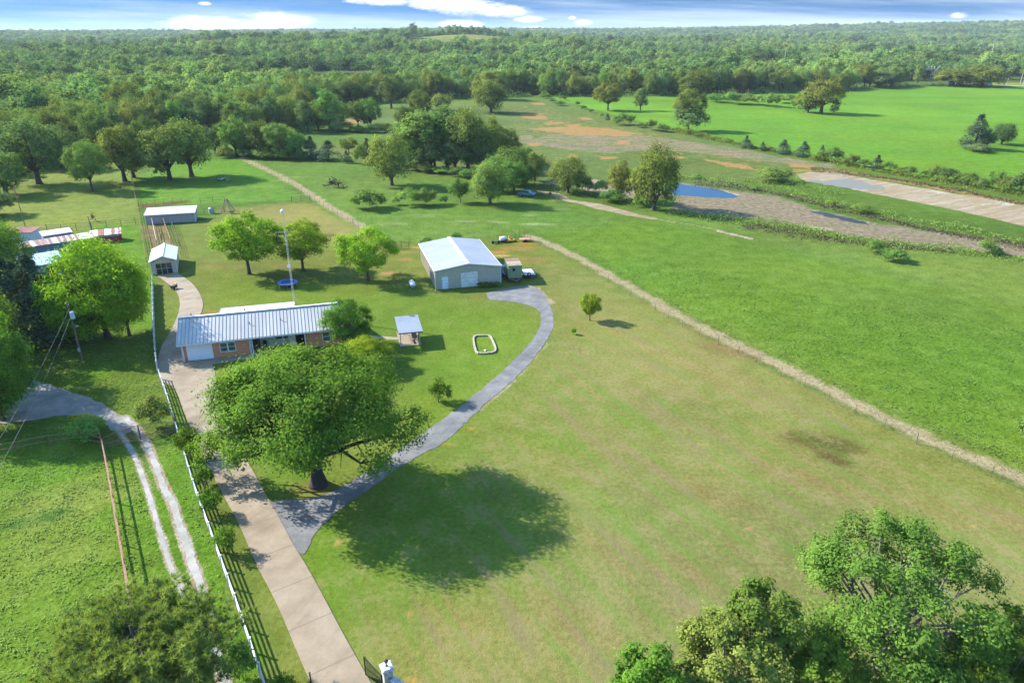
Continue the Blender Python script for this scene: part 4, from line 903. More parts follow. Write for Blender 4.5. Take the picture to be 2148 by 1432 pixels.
for px, py, tp, w_, lab in [(1625, 380, 352, 64, 'widest green bush on the bank behind the pond'), (1835, 530, 506, 34, 'leafy bush left of the other one at the edge of the silty strip'), (2065, 531, 504, 34, 'round bush at the right edge side of the silty strip'),
                            (2090, 533, 520, 22, 'low bush beside the round one at the silty strip'), (1875, 548, 524, 46, 'grey-green weedy mound in the right field'), (1462, 375, 365, 20, 'yellow-green bush on the far pond bank'),
                            (1585, 399, 391, 18, 'small bush on the near side of the pond bank'), (1741, 434, 419, 18, 'bush on the bank above the dark ditch'), (1806, 447, 428, 34, 'bright bush on the bank right of the ditch'), (2148, 930, 870, 40, 'white-stemmed bush cut by the right edge in the big field')]:
    T(px, py, tp, w_, BUSH[px % 3], lab, L_BUSH, 'bush', 'bush', trunk=False)

# yard trees
T(523, 575, 452, 134, OPENT[0], 'bright yellow-green pecan tree, left of the two beside the antenna mast', L_BRIGHT, 'pecan_tree')
T(636, 567, 466, 108, OPENT[1], 'bright green pecan tree directly behind the antenna mast', L_BRIGHT, 'pecan_tree')
T(772, 587, 482, 116, OPENT[2], 'bright pecan tree left of the big metal barn', L_BRIGHT, 'pecan_tree')
T(1237, 672, 617, 44, OPENT[0], 'small round tree alone on the lawn right of the asphalt drive', L_BRIGHT, 'young_tree')
T(1203, 701, 688, 12, OPENT[1], 'knee-high sapling on the lawn below the small round tree', L_BRIGHT, 'sapling')
T(733, 726, 634, 102, OPENT[1], 'fresh green tree growing over the right end of the house roof', L_ELM, 'shade_tree')
T(772, 772, 712, 96, LOWT[1], 'yellow-green tree peeping out behind the giant elm', L_BRIGHT, 'shade_tree')
T(920, 843, 798, 52, BUSH[0], 'neat young bush on the lawn beside the asphalt drive', L_ELM, 'young_bush', 'bush')
T(955, 502, 488, 22, BUSH[1], 'bush showing above the roof of the big metal barn', L_BUSH, 'bush', 'bush', trunk=False)
T(893, 512, 498, 26, BUSH[2], 'bush behind the left rear corner of the big metal barn', L_BUSH, 'bush', 'bush', trunk=False)
for i in range(1):
    pass
T(226, 708, 512, 186, LOWT[0], 'huge bright green tree beside the white privacy fence', L_BRIGHT, 'maple_tree')
T(272, 704, 545, 96, LOWT[1], 'right hand bright green companion of the huge tree by the white privacy fence', L_BRIGHT, 'maple_tree')
T(160, 716, 600, 100, LOWT[1], 'lower bright green tree behind the utility pole', L_ELM, 'maple_tree')
T(30, 590, 470, 96, SHADE[1], 'dark green tree at the left edge in front of the striped rusty roof', L_ELM)
T(100, 716, 548, 120, CEDAR[0], 'tallest blue-green cedar in front of the blue metal roof', None, 'cedar_tree')
T(32, 728, 540, 150, CEDAR[1], 'broad blue-green cedar at the left edge', None, 'cedar_tree')
T(60, 700, 560, 110, CEDAR[0], 'cedar with a bare dark trunk between the broad and the tallest cedar', None, 'cedar_tree')
T(140, 700, 572, 70, CEDAR[1], 'slim cedar just left of the huge bright green tree', None, 'cedar_tree')
T(8, 880, 655, 150, LOWT[1], 'sunlit tree at the left edge beside the gravel yard', L_ELM)
T(-30, 905, 735, 120, SHADE[1], 'shadowed tree cut by the left edge over the gravel yard', L_ELM)
T(-46, 802, 600, 190, LOWT[0], 'tall tree mostly outside the left edge shading the gravel yard', L_ELM)
T(190, 924, 880, 66, BUSH[0], 'vine bush with a yellow crest on the left post of the rusty gate', L_BUSH, 'vine_bush', 'bush', trunk=False)
T(186, 906, 872, 50, BUSH[1], 'yellow flowering vine on top of the left gate bush', L_YEL, 'flowering_vine', 'vine', trunk=False)
T(328, 898, 836, 60, BUSH[2], 'dense grey-green bush between the rusty gate and the white fence', L_OAK, 'bush', 'bush', trunk=False)
T(400, 962, 900, 54, BUSH[0], 'bush under the elm branch against the white rail fence', L_ELM, 'bush', 'bush')
T(432, 1022, 985, 42, BUSH[1], 'crepe myrtle shrub nearest the elm along the white rail fence', L_ELM, 'crepe_myrtle', 'shrub')
T(448, 1078, 1028, 44, BUSH[2], 'second crepe myrtle from the elm along the white rail fence', L_ELM, 'crepe_myrtle', 'shrub')
T(478, 1158, 1108, 50, BUSH[0], 'third crepe myrtle from the elm along the white rail fence', L_ELM, 'crepe_myrtle', 'shrub')
T(598, 1475, 1422, 50, BUSH[1], 'crepe myrtle at the bottom edge beside the white rail fence', L_ELM, 'crepe_myrtle', 'shrub')
T(505, 1420, 1352, 60, BUSH[2], 'bright shrub at the foot of the pine beside the gravel ruts', L_BUSH, 'shrub', 'shrub', trunk=False)
T(1045, 601, 594, 0, BUSH[0], '', L_DARK) if False else None
gx0 = G(1000, 601); 
for i, px in enumerate([1008, 1020, 1032, 1044]):
    T(px, 601.5 - i * .4, 593 - i * .4, 16, BUSH[i % 3], 'clump in the row of dark green plants along the barn front', L_ELM, 'barn_plant', 'plant', group='plants along the barn front', trunk=False)

# ------------------------------------------------------------------ the giant elm
def big_tree(name, label, loc, H, R, base, seed, lm, bark, tr, fork, extra=(), rz=0, sc_=1.0, lean=(0, 0), **kw):
    rs = np.random.RandomState(seed); q, v, lb = crown_leaves(rs, H, R, base, extra=extra, **kw)
    mb = limbs(rs, lb, base, tr, fork, 6, lean, n=9, flare=1.7)
    root = thing(name, label, 'tree', loc, rz)
    me = mesh_np('crown', q, 4, {'v': v}); me.materials.append(lm)
    o = bpy.data.objects.new('trunk', mesh_of(mb, 'trunk', bark)); C.objects.link(o); o.parent = root
    o = bpy.data.objects.new('crown', me); C.objects.link(o); o.parent = root; return root
ex, ey, _ = G(668, 1016)
big_tree('elm_tree', 'giant spreading elm with a massive trunk between the house and the asphalt drive', (ex, ey, 0), 13.8, 9.0, 4.0, 3, L_ELM, BARK_DARK, .56, 3.4,
         extra=[((-10.4, 1.0, 3.9), 1.5), ((-8.6, .4, 4.6), 1.8), ((-11.9, 2.0, 3.2), 1.2), ((-10.0, -.6, 3.0), 1.1), ((-6, -2, 4.8), 1.7), ((6.5, -3.5, 5.0), 1.7), ((8.4, 0, 5.2), 1.9), ((2, -6, 5.0), 1.4), ((9.0, 2, 6.2), 1.6), ((1.5, -2.6, 8.6), 2.4), ((4.2, -1, 9.2), 2.4), ((-2, -1, 10), 2.4), ((1, 3, 10.6), 2.6), ((5, 3, 9.5), 2.4), ((-4.5, 2.5, 9.2), 2.4)],
         nl=42, nc=33, nf=46, ls=.24, lr=.25, cr=.25, zlow=-.50, flat=.8, skip=lambda c: c[1] < -1.5 and abs(c[0]) < 3.2 and c[2] < 7.2)
# lower right group, close to the camera
def BT(px, Y, top, R, base, seed, lm, bark, label, name='oak_tree', zt=None, tr=.3, **kw):
    f = ray(px, top); z = Y / f[1]; H = (CAMH - f[2] * z) * .93; x = f[0] * (Y * CP + (CAMH - H * .6) * SP)
    return big_tree(name, label, (x, Y, 0), H, R, base, seed, lm, bark, tr, base * 1.1, **kw)
hi = dict(nl=30, nc=27, nf=46, ls=.21, lr=.235, cr=.26, zlow=-.55)
BT(1885, 36, 1100, 6.4, 1.8, 21, L_GLOSS, BARK_PALE, 'big pale-limbed oak filling the lower right corner', tr=.34, extra=[((1.5, -3.5, 3.0), 2.2), ((-2.5, -3, 3.2), 2.2), ((4, -2, 3.6), 2.2), ((-4.6, -1, 4.6), 2.0)], **hi)
BT(1590, 33.5, 1200, 2.8, 2.6, 22, L_GLOSS, BARK, 'dark green leaning oak left of the big pale-limbed one', tr=.2, nl=15, nc=22, nf=42, ls=.20, lr=.29, cr=.26, zlow=-.6)
BT(1535, 32, 1278, 3.5, 1.6, 23, L_OLIVE, BARK, 'bronze and yellow tinted oak at the bottom edge of the lower right group', tr=.2, nl=18, nc=22, nf=42, ls=.20, lr=.28, cr=.26, zlow=-.6)
BT(1352, 30.5, 1352, 2.3, 2.2, 24, L_ELM, BARK, 'small glossy bright tree at the left of the lower right group', tr=.13, nl=9, nc=26, nf=34, ls=.21, lr=.36, cr=.25, zlow=-.6)
BT(1450, 30.5, 1392, 2.0, 2.0, 25, L_OLIVE, BARK, 'thin olive tree low between the glossy tree and the bronze oak', tr=.13, nl=8, nc=24, nf=24, ls=.24, lr=.36, cr=.25, zlow=-.6)
BT(1720, 31.5, 1340, 2.3, 1.5, 26, L_ELM, BARK, 'green tree at the bottom edge between the bronze oak and the big oak', tr=.16, nl=15, nc=22, nf=42, ls=.20, lr=.29, cr=.26, zlow=-.6)
BT(2105, 33.5, 1275, 3.0, 1.0, 27, L_ELM, BARK_PALE, 'thick bush-like tree in the bottom right corner', 'corner_tree', tr=.16, nl=18, nc=24, nf=42, ls=.20, lr=.28, cr=.26, zlow=-.7)
BT(1990, 31, 1372, 2.0, .6, 28, L_GLOSS, BARK, 'dark low tree below the big oak at the bottom edge', 'corner_tree', tr=.12, nl=9, nc=30, nf=36, ls=.20, lr=.36, cr=.25, zlow=-.7)

# the pine at the lower left: whorls of long needles on bare branches
def pine(label, loc, H, R, seed):
    rs = np.random.RandomState(seed); root = thing('pine_tree', label, 'tree', loc); mb = MB()
    mb.tube([(0, 0, -.2), (.1, .2, H * .4), (0, .1, H * .75), (0, 0, H * .95)], [.26, .21, .12, .04], 9)
    tips = []
    for i in range(78):
        z = H * (.36 + .6 * (i + .5) / 78); u = (z / H - .36) / .6; L = R * (1 - u * .55) ** 1.0 * rs.uniform(.72, 1.05) * (1 if u > .12 else .8)
        a = i * 2.39996 + rs.uniform(-.3, .3); d = np.array([math.cos(a), math.sin(a), 0]); st = np.array([0, .1, z * .93])
        p1 = st + d * L * .45 + np.array([0, 0, L * .06]); p2 = st + d * L * .85 + np.array([0, 0, L * .16]) + rs.randn(3) * .15; w_ = .035 + .05 * (1 - u)
        mb.tube([st, p1, p2], [w_, w_ * .65, w_ * .3], 5, False)
        for k in range(19):
            f = rs.uniform(.08, 1.05); b0 = st + (p2 - st) * f; sd_ = unit(np.array([-d[1], d[0], 0]) * rs.choice([-1, 1]) * rs.uniform(.4, 1) + d * .7 + np.array([0, 0, rs.uniform(0, .5)]))
            ln = (.35 + L * .2) * rs.uniform(.4, 1.3); e = b0 + sd_ * ln; mb.tube([b0, e], [w_ * .3, w_ * .12], 4, False); tips.append((e, sd_)); tips.append((b0 + sd_ * ln * .45 + rs.randn(3) * .06, sd_))
            if rs.rand() < .6: tips.append((e + rs.randn(3) * .22, sd_))
        tips.append((p2, d))
    T_ = np.array([t_[0] for t_ in tips]); D_ = np.array([t_[1] for t_ in tips]); n = 36
    P = np.repeat(T_, n, 0); D = unit(np.repeat(D_, n, 0) * .55 + np.array([0, 0, .45]) + rs.randn(len(P), 3) * .75)
    L = rs.uniform(.26, .42, (len(P), 1)); sd_ = unit(np.cross(D, rs.randn(len(P), 3))) * .021
    q = np.stack([P - sd_, P + sd_, P + D * L + sd_ * .3, P + D * L - sd_ * .3], 1).reshape(-1, 3)
    v = np.clip(np.repeat(rs.uniform(0, 1, len(T_)), n) * .7 + rs.uniform(0, .3, len(P)), 0, 1)
    me = mesh_np('crown', q, 4, {'v': v}); me.materials.append(L_PINE)
    o = bpy.data.objects.new('trunk', mesh_of(mb, 'trunk', BARK)); C.objects.link(o); o.parent = root
    o = bpy.data.objects.new('crown', me); C.objects.link(o); o.parent = root
pine('long-needled pine filling the lower left corner over the gravel ruts', (-21.9, 31.0, 0), 9.2, 7.9, 9)
# ------------------------------------------------------------------ building materials
def brick_mat():
    m = bpy.data.materials.new('brick'); m.use_nodes = True; t = NT(m.node_tree); b = m.node_tree.nodes['Principled BSDF']
    P = t.new('ShaderNodeTexCoord').outputs['Object']; s = t.new('ShaderNodeSeparateXYZ'); t.l.new(P, s.inputs[0])
    cb = t.new('ShaderNodeCombineXYZ'); t.l.new(t.math('ADD', s.outputs[0], s.outputs[1]), cb.inputs[0]); t.l.new(s.outputs[2], cb.inputs[1])
    br = t.new('ShaderNodeTexBrick'); t.l.new(cb.outputs[0], br.inputs['Vector']); br.inputs['Scale'].default_value = 1.0
    br.inputs['Brick Width'].default_value = .30; br.inputs['Row Height'].default_value = .10; br.inputs['Mortar Size'].default_value = .012
    br.inputs['Color1'].default_value = (.56, .155, .055, 1); br.inputs['Color2'].default_value = (.70, .29, .12, 1); br.inputs['Mortar'].default_value = (.48, .29, .19, 1)
    c = t.mix(t.ramp(t.noise(P, 4, 3, .6), .4, .7, 0, .35), br.outputs['Color'], (.60, .26, .12, 1))
    t.l.new(c, b.inputs['Base Color']); b.inputs['Roughness'].default_value = .9; return m
def rust_mat(name, base, rust, lo=.45, hi=.6, width=.62, horiz=True):
    """metal sheets, each at its own stage of rusting"""
    m = bpy.data.materials.new(name); m.use_nodes = True; t = NT(m.node_tree); b = m.node_tree.nodes['Principled BSDF']
    P = t.new('ShaderNodeTexCoord').outputs['Object']; s = t.new('ShaderNodeSeparateXYZ'); t.l.new(P, s.inputs[0])
    cell = t.math('FLOOR', t.math('DIVIDE', s.outputs[0 if horiz else 1], width)); wn = t.new('ShaderNodeTexWhiteNoise', noise_dimensions='1D'); t.l.new(cell, wn.inputs['W'])
    f = t.math('ADD', t.math('MULTIPLY', wn.outputs[0], .62), t.math('MULTIPLY', t.noise(t.mapping(P, (3, .7, .7)), 1.2, 4, .6), .5))
    c = t.mix(t.ramp(f, lo, hi), col4(base), col4(rust)); t.l.new(c, b.inputs['Base Color']); b.inputs['Roughness'].default_value = .6; b.inputs['Metallic'].default_value = .1; return m
BRICK = brick_mat()
SEAM = mat('seamed_metal_roof', (.37, .36, .345), .65, .0, var=.10, vscale=.5, streak=(1.5, .3, .3))
SHADED_RIB = mat('roof_rib', (.30, .29, .28), .65, 0)  # darker than the roof sheet: shade beside each seam put into its colour
WHITE_ROOF = mat('white_metal_roof', (.48, .48, .47), .65, 0, var=.04)
PALE_ROOF = mat('pale_blue_metal_roof', (.31, .325, .345), .65, 0, var=.10, vscale=.25, streak=(.8, 2.2, 1))
TRIM = mat('white_trim', (.66, .66, .67), .5, var=.04)
SIDING = mat('tan_metal_siding', (.47, .42, .34), .6, .05, var=.06)
SIDING_G = mat('grey_metal_siding', (.40, .36, .35), .6, .05, var=.06)
CREAM = mat('cream_siding', (.56, .53, .40), .7, var=.06)
DARKIN = mat('dark_interior', (.012, .012, .013), .9)
GLASS = mat('window_glass', (.06, .10, .09), .12, spec=.6)
GARAGE = mat('garage_door', (.80, .80, .82), .5, var=.04)
WOOD = mat('weathered_wood', (.20, .13, .085), .9, var=.3, vscale=6)
WOOD_L = mat('pale_wood', (.42, .30, .18), .9, var=.3, vscale=6)
RUSTP = mat('rusty_pipe', (.24, .125, .085), .8, .1, var=.25, vscale=4)
PIPE_D = mat('dark_pipe', (.10, .065, .05), .8, var=.2)
PIPE_L = mat('galvanised_pipe', (.46, .44, .42), .5, .3)
BLACK = mat('black_metal', (.015, .015, .017), .4, spec=.5)
TYRE = mat('rubber', (.02, .02, .02), .85)
VINYL = mat('white_vinyl', (.54, .55, .57), .4, var=.05, vscale=2)
WIRE = mat('wire', (.16, .13, .11), .6, .4)
STEELP = mat('steel_post', (.12, .09, .08), .7, .2)

def gable_faces(mb, x0, x1, y0, y1, ze, zr, th, ridge_x=True):
    """two roof slabs; ridge along x (or along y)"""
    if ridge_x:
        ym = (y0 + y1) / 2
        mb.slab([(x0, y0, ze), (x1, y0, ze), (x1, ym, zr), (x0, ym, zr)], th); mb.slab([(x0, ym, zr), (x1, ym, zr), (x1, y1, ze), (x0, y1, ze)], th)
    else:
        xm = (x0 + x1) / 2
        mb.slab([(x0, y0, ze), (xm, y0, zr), (xm, y1, zr), (x0, y1, ze)], th); mb.slab([(xm, y0, zr), (x1, y0, ze), (x1, y1, ze), (xm, y1, zr)], th)
    return mb
def window(parent, x, y, z, w_, h, panes=1, face=-1, name='window', frame=TRIM, sash=True):
    """window on a wall facing local -y"""
    fr = MB(); t_ = .09
    fr.box((x, y + face * .03, z + h / 2), (w_ + t_, .07, t_)); fr.box((x, y + face * .03, z - h / 2), (w_ + t_, .07, t_))
    for k in range(panes + 1): fr.box((x - w_ / 2 + w_ * k / panes, y + face * .032, z), (t_ if k in (0, panes) else .15, .074, h - t_))
    if sash: fr.box((x, y + face * .026, z), (w_ - t_, .05, .06))
    f = fr.build(name, frame, parent); prop(f)
    MB().box((x, y + face * .008, z), (w_ - .02, .02, h - .02)).build('pane', GLASS, f); return f

# ------------------------------------------------------------------ the house
hx, hy = -43.3, 84.3
house = thing('house', 'long low brick ranch house with a silver seamed metal roof behind the giant elm', 'house', (hx, hy, 0), R_(16))
HL, HW, EZ, RZ = 21.2, 9.4, 2.6, 4.6
wall = MB(); F0 = .55; B0 = HW - .5
pr = [(F0, 0), (F0, 2.52), (HW / 2, 4.38), (B0, 2.52), (B0, 0)]
wall.wallpoly(pr, 'y', .45, .70); wall.wallpoly(pr, 'y', HL - .70, HL - .45)
wall.box(((.7 + HL - .7) / 2, B0 - .12, 1.26), (HL - 1.4, .24, 2.52))
wall.box((.70 + .12, F0 + .12, 1.26), (.24, .24, 2.52)); wall.box((2.55, F0 + .12, 2.38), (3.2, .24, .28))
wall.box(((4.18 + 8.7) / 2, F0 + .12, 1.26), (8.7 - 4.18, .24, 2.52)); wall.box(((16.0 + 20.5) / 2, F0 + .12, 1.26), (4.5, .24, 2.52))
wall.box((8.58, F0 + 1.15, 1.26), (.24, 1.8, 2.52)); wall.box((16.12, F0 + 1.15, 1.26), (.24, 1.8, 2.52))
wall.build('wall', BRICK, house)
g = MB().box((2.55, F0 + .10, 1.12), (3.2, .06, 2.24))
for k in range(1, 4): g.box((2.55, F0 + .068, 2.24 * k / 4), (3.18, .012, .03))
g.build('garage_door', GARAGE, house)
MB().box((12.35, F0 + 2.05, 1.26), (7.3, .12, 2.52)).build('porch_wall', CREAM, house)
window(house, 6.05, F0, 1.45, 1.9, 1.25, 2); window(house, 18.75, F0, 1.45, 1.0, 1.35, 1)
window(house, 13.0, F0 + 1.98, 1.55, 2.0, 1.2, 2); window(house, 10.2, F0 + 1.98, 1.9, .9, .5, 1, sash=False)
d = MB().box((9.5, F0 + 1.96, 1.05), (.95, .06, 2.1)).build('front_door', mat('brown_door', (.10, .05, .03), .5), house); MB().box((9.85, F0 + 1.91, 1.0), (.05, .06, .16)).build('handle', PIPE_L, d)
MB().box((15.3, F0 + 1.1, 1.15), (1.25, .08, 2.3)).build('dark_doorway', DARKIN, house)
MB().box((14.2, F0 + 1.1, 1.26), (.95, .1, 2.5)).build('porch_partition', CREAM, house)
for x_ in (.58, 8.92, 9.15, 15.95): MB().box((x_, F0 - .22, 1.26), (.11, .11, 2.5)).build('porch_post', TRIM, house)
MB().box((12.35, F0 + .95, .06), (7.2, 2.2, .10)).build('porch_floor', CONC2, house)
rf = gable_faces(MB(), 0, HL, 0, HW, EZ, RZ, .10).build('roof', SEAM, house)
rb = MB(); n = int(HL / .46)
for i in range(n + 1):
    x_ = .03 + i * (HL - .06) / n
    rb.bar((x_, 0, EZ + .03), (x_, HW / 2, RZ + .03), .045, .045); rb.bar((x_, HW / 2, RZ + .03), (x_, HW, EZ + .03), .045, .045)
rb.build('standing_seam', SHADED_RIB, rf)
MB().bar((0, HW / 2 - .02, RZ + .07), (HL, HW / 2 - .02, RZ + .07), .34, .05).build('ridge_cap', TRIM, rf)
fa = MB(); fa.box((HL / 2, -.015, EZ - .12), (HL, .03, .16))
for x_ in (-.015, HL + .015):
    fa.bar((x_, 0, EZ - .05), (x_, HW / 2, RZ - .05), .03, .16); fa.bar((x_, HW / 2, RZ - .05), (x_, HW, EZ - .05), .03, .16)
fa.build('fascia', TRIM, rf)
for x_, y_, h_ in ((1.6, 4.9, .55), (8.4, 5.0, .5), (13.0, 2.6, .4), (9.0, 2.4, .35)): MB().tube([(x_, y_, EZ + (min(y_, HW - y_)) * .42), (x_, y_, EZ + min(y_, HW - y_) * .42 + h_)], .055, 8).build('vent_pipe', PIPE_D, rf)
ds = MB(); ds.bar((.42, F0 - .06, 0.1), (.42, F0 - .06, 2.45), .08); ds.bar((8.78, F0 - .06, .1), (8.78, F0 - .06, 2.45), .08); ds.build('downspout', TRIM, house)
# rear patio wing
ad = MB(); ad.slab([(4.4, HW + .02, 2.95), (14.8, HW + .02, 2.95), (14.8, 12.9, 2.5), (4.4, 12.9, 2.5)], .08); ar = ad.build('patio_roof', WHITE_ROOF, house)
rb = MB()
for i in range(26): x_ = 4.44 + i * (10.32) / 25; rb.bar((x_, HW + .02, 2.975), (x_, 12.9, 2.525), .05, .05)
rb.build('standing_seam', SHADED_RIB, ar)
MB().box((9.6, 11.0, 1.2), (9.8, 3.0, 2.4)).build('patio_room_wall', BRICK, house)

# porch furniture and porch dog-house-like items
ch = thing('porch_chair', 'dark chair on the front porch beside the brick wall', 'chair', G(586, 733), R_(16))
b_ = MB().box((0, 0, .42), (.5, .5, .06)); b_.build('seat', BLACK, ch); MB().box((0, .24, .75), (.5, .05, .6)).build('backrest', BLACK, ch)
for a_, c_q in ((-.22, -.22), (.22, -.22), (-.22, .22), (.22, .22)): MB().box((a_, c_q, .2), (.04, .04, .4)).build('leg', BLACK, ch)
ch.location = (hx + math.cos(R_(16)) * 10.6 - math.sin(R_(16)) * 1.9, hy + math.sin(R_(16)) * 10.6 + math.cos(R_(16)) * 1.9, .11)

# ------------------------------------------------------------------ antenna mast
tx, ty = -33.0, 101.6
ant = thing('antenna_mast', 'tall thin lattice antenna mast with a white ball on top behind the house', 'antenna', (tx, ty, 0), R_(20))
TH = 13.0; s_ = .16; legs = [(s_, 0), (-s_ / 2, s_ * .87), (-s_ / 2, -s_ * .87)]
lt = MB()
for a_, b_q in legs: lt.tube([(a_, b_q, 0), (a_, b_q, TH)], .022, 5)
for i in range(33):
    z0 = i * .4; z1 = z0 + .4
    for k in range(3): p0 = legs[k]; p1 = legs[(k + 1) % 3]; lt.bar((p0[0], p0[1], z0), (p1[0], p1[1], z1), .014); lt.bar((p0[0], p0[1], z1), (p1[0], p1[1], z1), .014)
lt.build('lattice', PIPE_L, ant)
MB().tube([(0, 0, TH - .8), (0, 0, 15.9)], .035, 8).build('pole', PIPE_L, ant)
def ball(name, c, r, m, parent):
    bm_ = MB(); pts = [(c[0], c[1], c[2] + r * math.cos(math.pi * k / 10)) for k in range(11)]; bm_.tube(pts, [max(.002, r * math.sin(math.pi * k / 10)) for k in range(11)], 14); return bm_.build(name, m, parent, smooth=True)
ball('ball_top', (0, 0, 16.0), .30, TRIM, ant); 
MB().tube([(-.1, -.30, 7.9), (-.1, -.12, 7.9)], [.30, .05], 14).build('dish', TRIM, ant)
for zz_, L_ in ((13.0, 1.3), (12.4, .9)):
    y_ = MB().bar((-L_, 0, zz_), (L_, .2, zz_ - .1), .03)
    for k in range(7): x_ = -L_ + k * L_ / 3; y_.bar((x_, -.35, zz_), (x_, .35, zz_), .016)
    y_.build('aerial', PIPE_L, ant)

# trampoline
tr_ = thing('trampoline', 'round blue trampoline on the lawn behind the house', 'trampoline', G(604.5, 601))
MB().tube([(0, 0, .78), (0, 0, .80)], [1.15, 1.15], 28).build('mat', mat('trampoline_mat', (.02, .05, .16), .7), tr_)
rg = MB(); vs = []; 
for k in range(28):
    a_ = 2 * math.pi * k / 28
    for r__, z__ in ((1.12, .80), (1.52, .80), (1.52, .86), (1.12, .86)): vs.append((math.cos(a_) * r__, math.sin(a_) * r__, z__ + .004))
fs = [(k * 4 + j, ((k + 1) % 28) * 4 + j, ((k + 1) % 28) * 4 + (j + 1) % 4, k * 4 + (j + 1) % 4) for k in range(28) for j in range(4)]
rg.add(vs, fs).build('pad', mat('blue_pad', (.02, .12, .50), .5), tr_)
MB().tube([(math.cos(2 * math.pi * k / 28) * 1.56, math.sin(2 * math.pi * k / 28) * 1.56, .80) for k in range(29)], .03, 6).build('rim', PIPE_L, tr_)
for k in range(4): a_ = k * math.pi / 2 + .5; MB().tube([(math.cos(a_ - .3) * 1.5, math.sin(a_ - .3) * 1.5, .78), (math.cos(a_ - .3) * 1.5, math.sin(a_ - .3) * 1.5, .03), (math.cos(a_ + .3) * 1.5, math.sin(a_ + .3) * 1.5, .03), (math.cos(a_ + .3) * 1.5, math.sin(a_ + .3) * 1.5, .78)], .025, 6).build('leg', PIPE_L, tr_)

# propane tank
pt = thing('propane_tank', 'silver propane tank lying on the lawn left of the metal barn', 'tank', G(865, 603), R_(108))
q_ = [(-1.15 + .0, .06), (-1.1, .25), (-.95, .40), (-.75, .47), (.75, .47), (.95, .40), (1.1, .25), (1.15, .06)]
MB().tube([(a_, 0, .68) for a_, r__ in q_], [r__ for a_, r__ in q_], 16).build('tank_body', mat('silver_paint', (.55, .60, .66), .3, .4, spec=.6), pt, smooth=True)
MB().tube([(0, 0, 1.1), (0, 0, 1.32)], [.18, .16], 12).build('dome', TRIM, pt, smooth=True)
for x_ in (-.7, .7): MB().box((x_, 0, .14), (.14, .6, .28)).build('foot', CONC2, pt)

# ------------------------------------------------------------------ big metal barn
ba = thing('metal_barn', 'big tan metal barn with a pale blue low gable roof beside the asphalt drive', 'barn', (-12.8, 113.1, 0), R_(15.3))
BW, BL, BE, BR = 11.35, 17.0, 3.3, 4.15
o_ = .12
wl = MB(); gp_ = [(o_, 0), (BW - o_, 0), (BW - o_, BE - .1), (BW / 2, BR - .1), (o_, BE - .1)]
wl.wallpoly(gp_[::-1], 'x', o_, o_ + .12); wl.wallpoly(gp_[::-1], 'x', BL - o_ - .12, BL - o_)
wl.box((o_ + .06, BL / 2, (BE - .1) / 2), (.12, BL - .48, BE - .1)); wl.box((BW - o_ - .06, BL / 2, (BE - .1) / 2), (.12, BL - .48, BE - .1))
wb = wl.build('wall', SIDING, ba)
rb = MB()
for i in range(38):
    x_ = .3 + i * (BW - .6) / 37; zt = BE - .15 + (BR - BE) * (1 - abs(x_ - BW / 2) / (BW / 2)); 
    lo_ = 2.75 if 4.35 < x_ < 7.35 else (2.15 if 1.15 < x_ < 2.25 else .02); rb.box((x_, o_ - .015, (lo_ + zt) / 2), (.05, .03, zt - lo_))
for i in range(54): y_ = .4 + i * (BL - .8) / 53; rb.box((o_ - .015, y_, (BE - .14) / 2), (.03, .05, BE - .2))
rb.build('siding_rib', mat('tan_rib', (.40, .36, .29), .6), wb)
br_ = gable_faces(MB(), -.1, BW + .1, -.12, BL + .12, BE, BR, .08, False).build('roof', PALE_ROOF, ba)
rb = MB()
for i in range(44):
    y_ = .0 + i * BL / 43; rb.bar((-.1, y_, BE + .015), (BW / 2, y_, BR + .015), .035, .03); rb.bar((BW / 2, y_, BR + .015), (BW + .1, y_, BE + .015), .035, .03)
rb.build('roof_rib', mat('pale_rib', (.42, .45, .50), .45, .2), br_)
MB().slab([(BW / 2 - .32, -.14, BR + .0), (BW / 2, -.14, BR + .07), (BW / 2, BL + .14, BR + .07), (BW / 2 - .32, BL + .14, BR + .0)], .03).slab([(BW / 2, -.14, BR + .07), (BW / 2 + .32, -.14, BR + .0), (BW / 2 + .32, BL + .14, BR + .0), (BW / 2, BL + .14, BR + .07)], .03).build('ridge_cap', WHITE_ROOF, br_)
tm = MB(); tm.bar((-.12, -.15, BE - .04), (BW / 2, -.15, BR - .04), .05, .16); tm.bar((BW / 2, -.15, BR - .04), (BW + .12, -.15, BE - .04), .05, .16)
for x_ in (.04, BW - .04): tm.box((x_, .06, (BE - .1) / 2), (.12, .12, BE - .1))
tm.bar((-.14, -.1, BE - .06), (-.14, BL + .1, BE - .06), .05, .14); tm.bar((BW + .14, -.1, BE - .06), (BW + .14, BL + .1, BE - .06), .05, .14); tm.build('trim', TRIM, ba)
bd = MB().box((5.85, o_ - .03, 1.3), (2.9, .06, 2.6))
for k in range(1, 9): bd.box((5.85, o_ - .066, k * .29), (2.88, .012, .035))
bd.build('roller_door', mat('worn_white_door', (.66, .64, .60), .6, var=.22, vscale=1.5, streak=(.6, 1, 3)), ba)
MB().box((5.85, o_ - .02, 2.68), (3.1, .08, .12)).box((4.34, o_ - .02, 1.31), (.1, .08, 2.62)).box((7.36, o_ - .02, 1.31), (.1, .08, 2.62)).build('door_frame', SIDING_G, ba)
dd = MB().box((1.7, o_ - .03, 1.02), (.92, .06, 2.04)).build('side_door', mat('pale_blue_door', (.62, .74, .84), .5), ba); MB().box((2.05, o_ - .08, 1.0), (.05, .05, .12)).build('handle', BLACK, dd)
MB().box((1.7, o_ - .02, 2.1), (1.1, .05, .08)).box((1.19, o_ - .02, 1.02), (.07, .05, 2.04)).box((2.21, o_ - .02, 1.02), (.07, .05, 2.04)).build('door_frame', TRIM, ba)
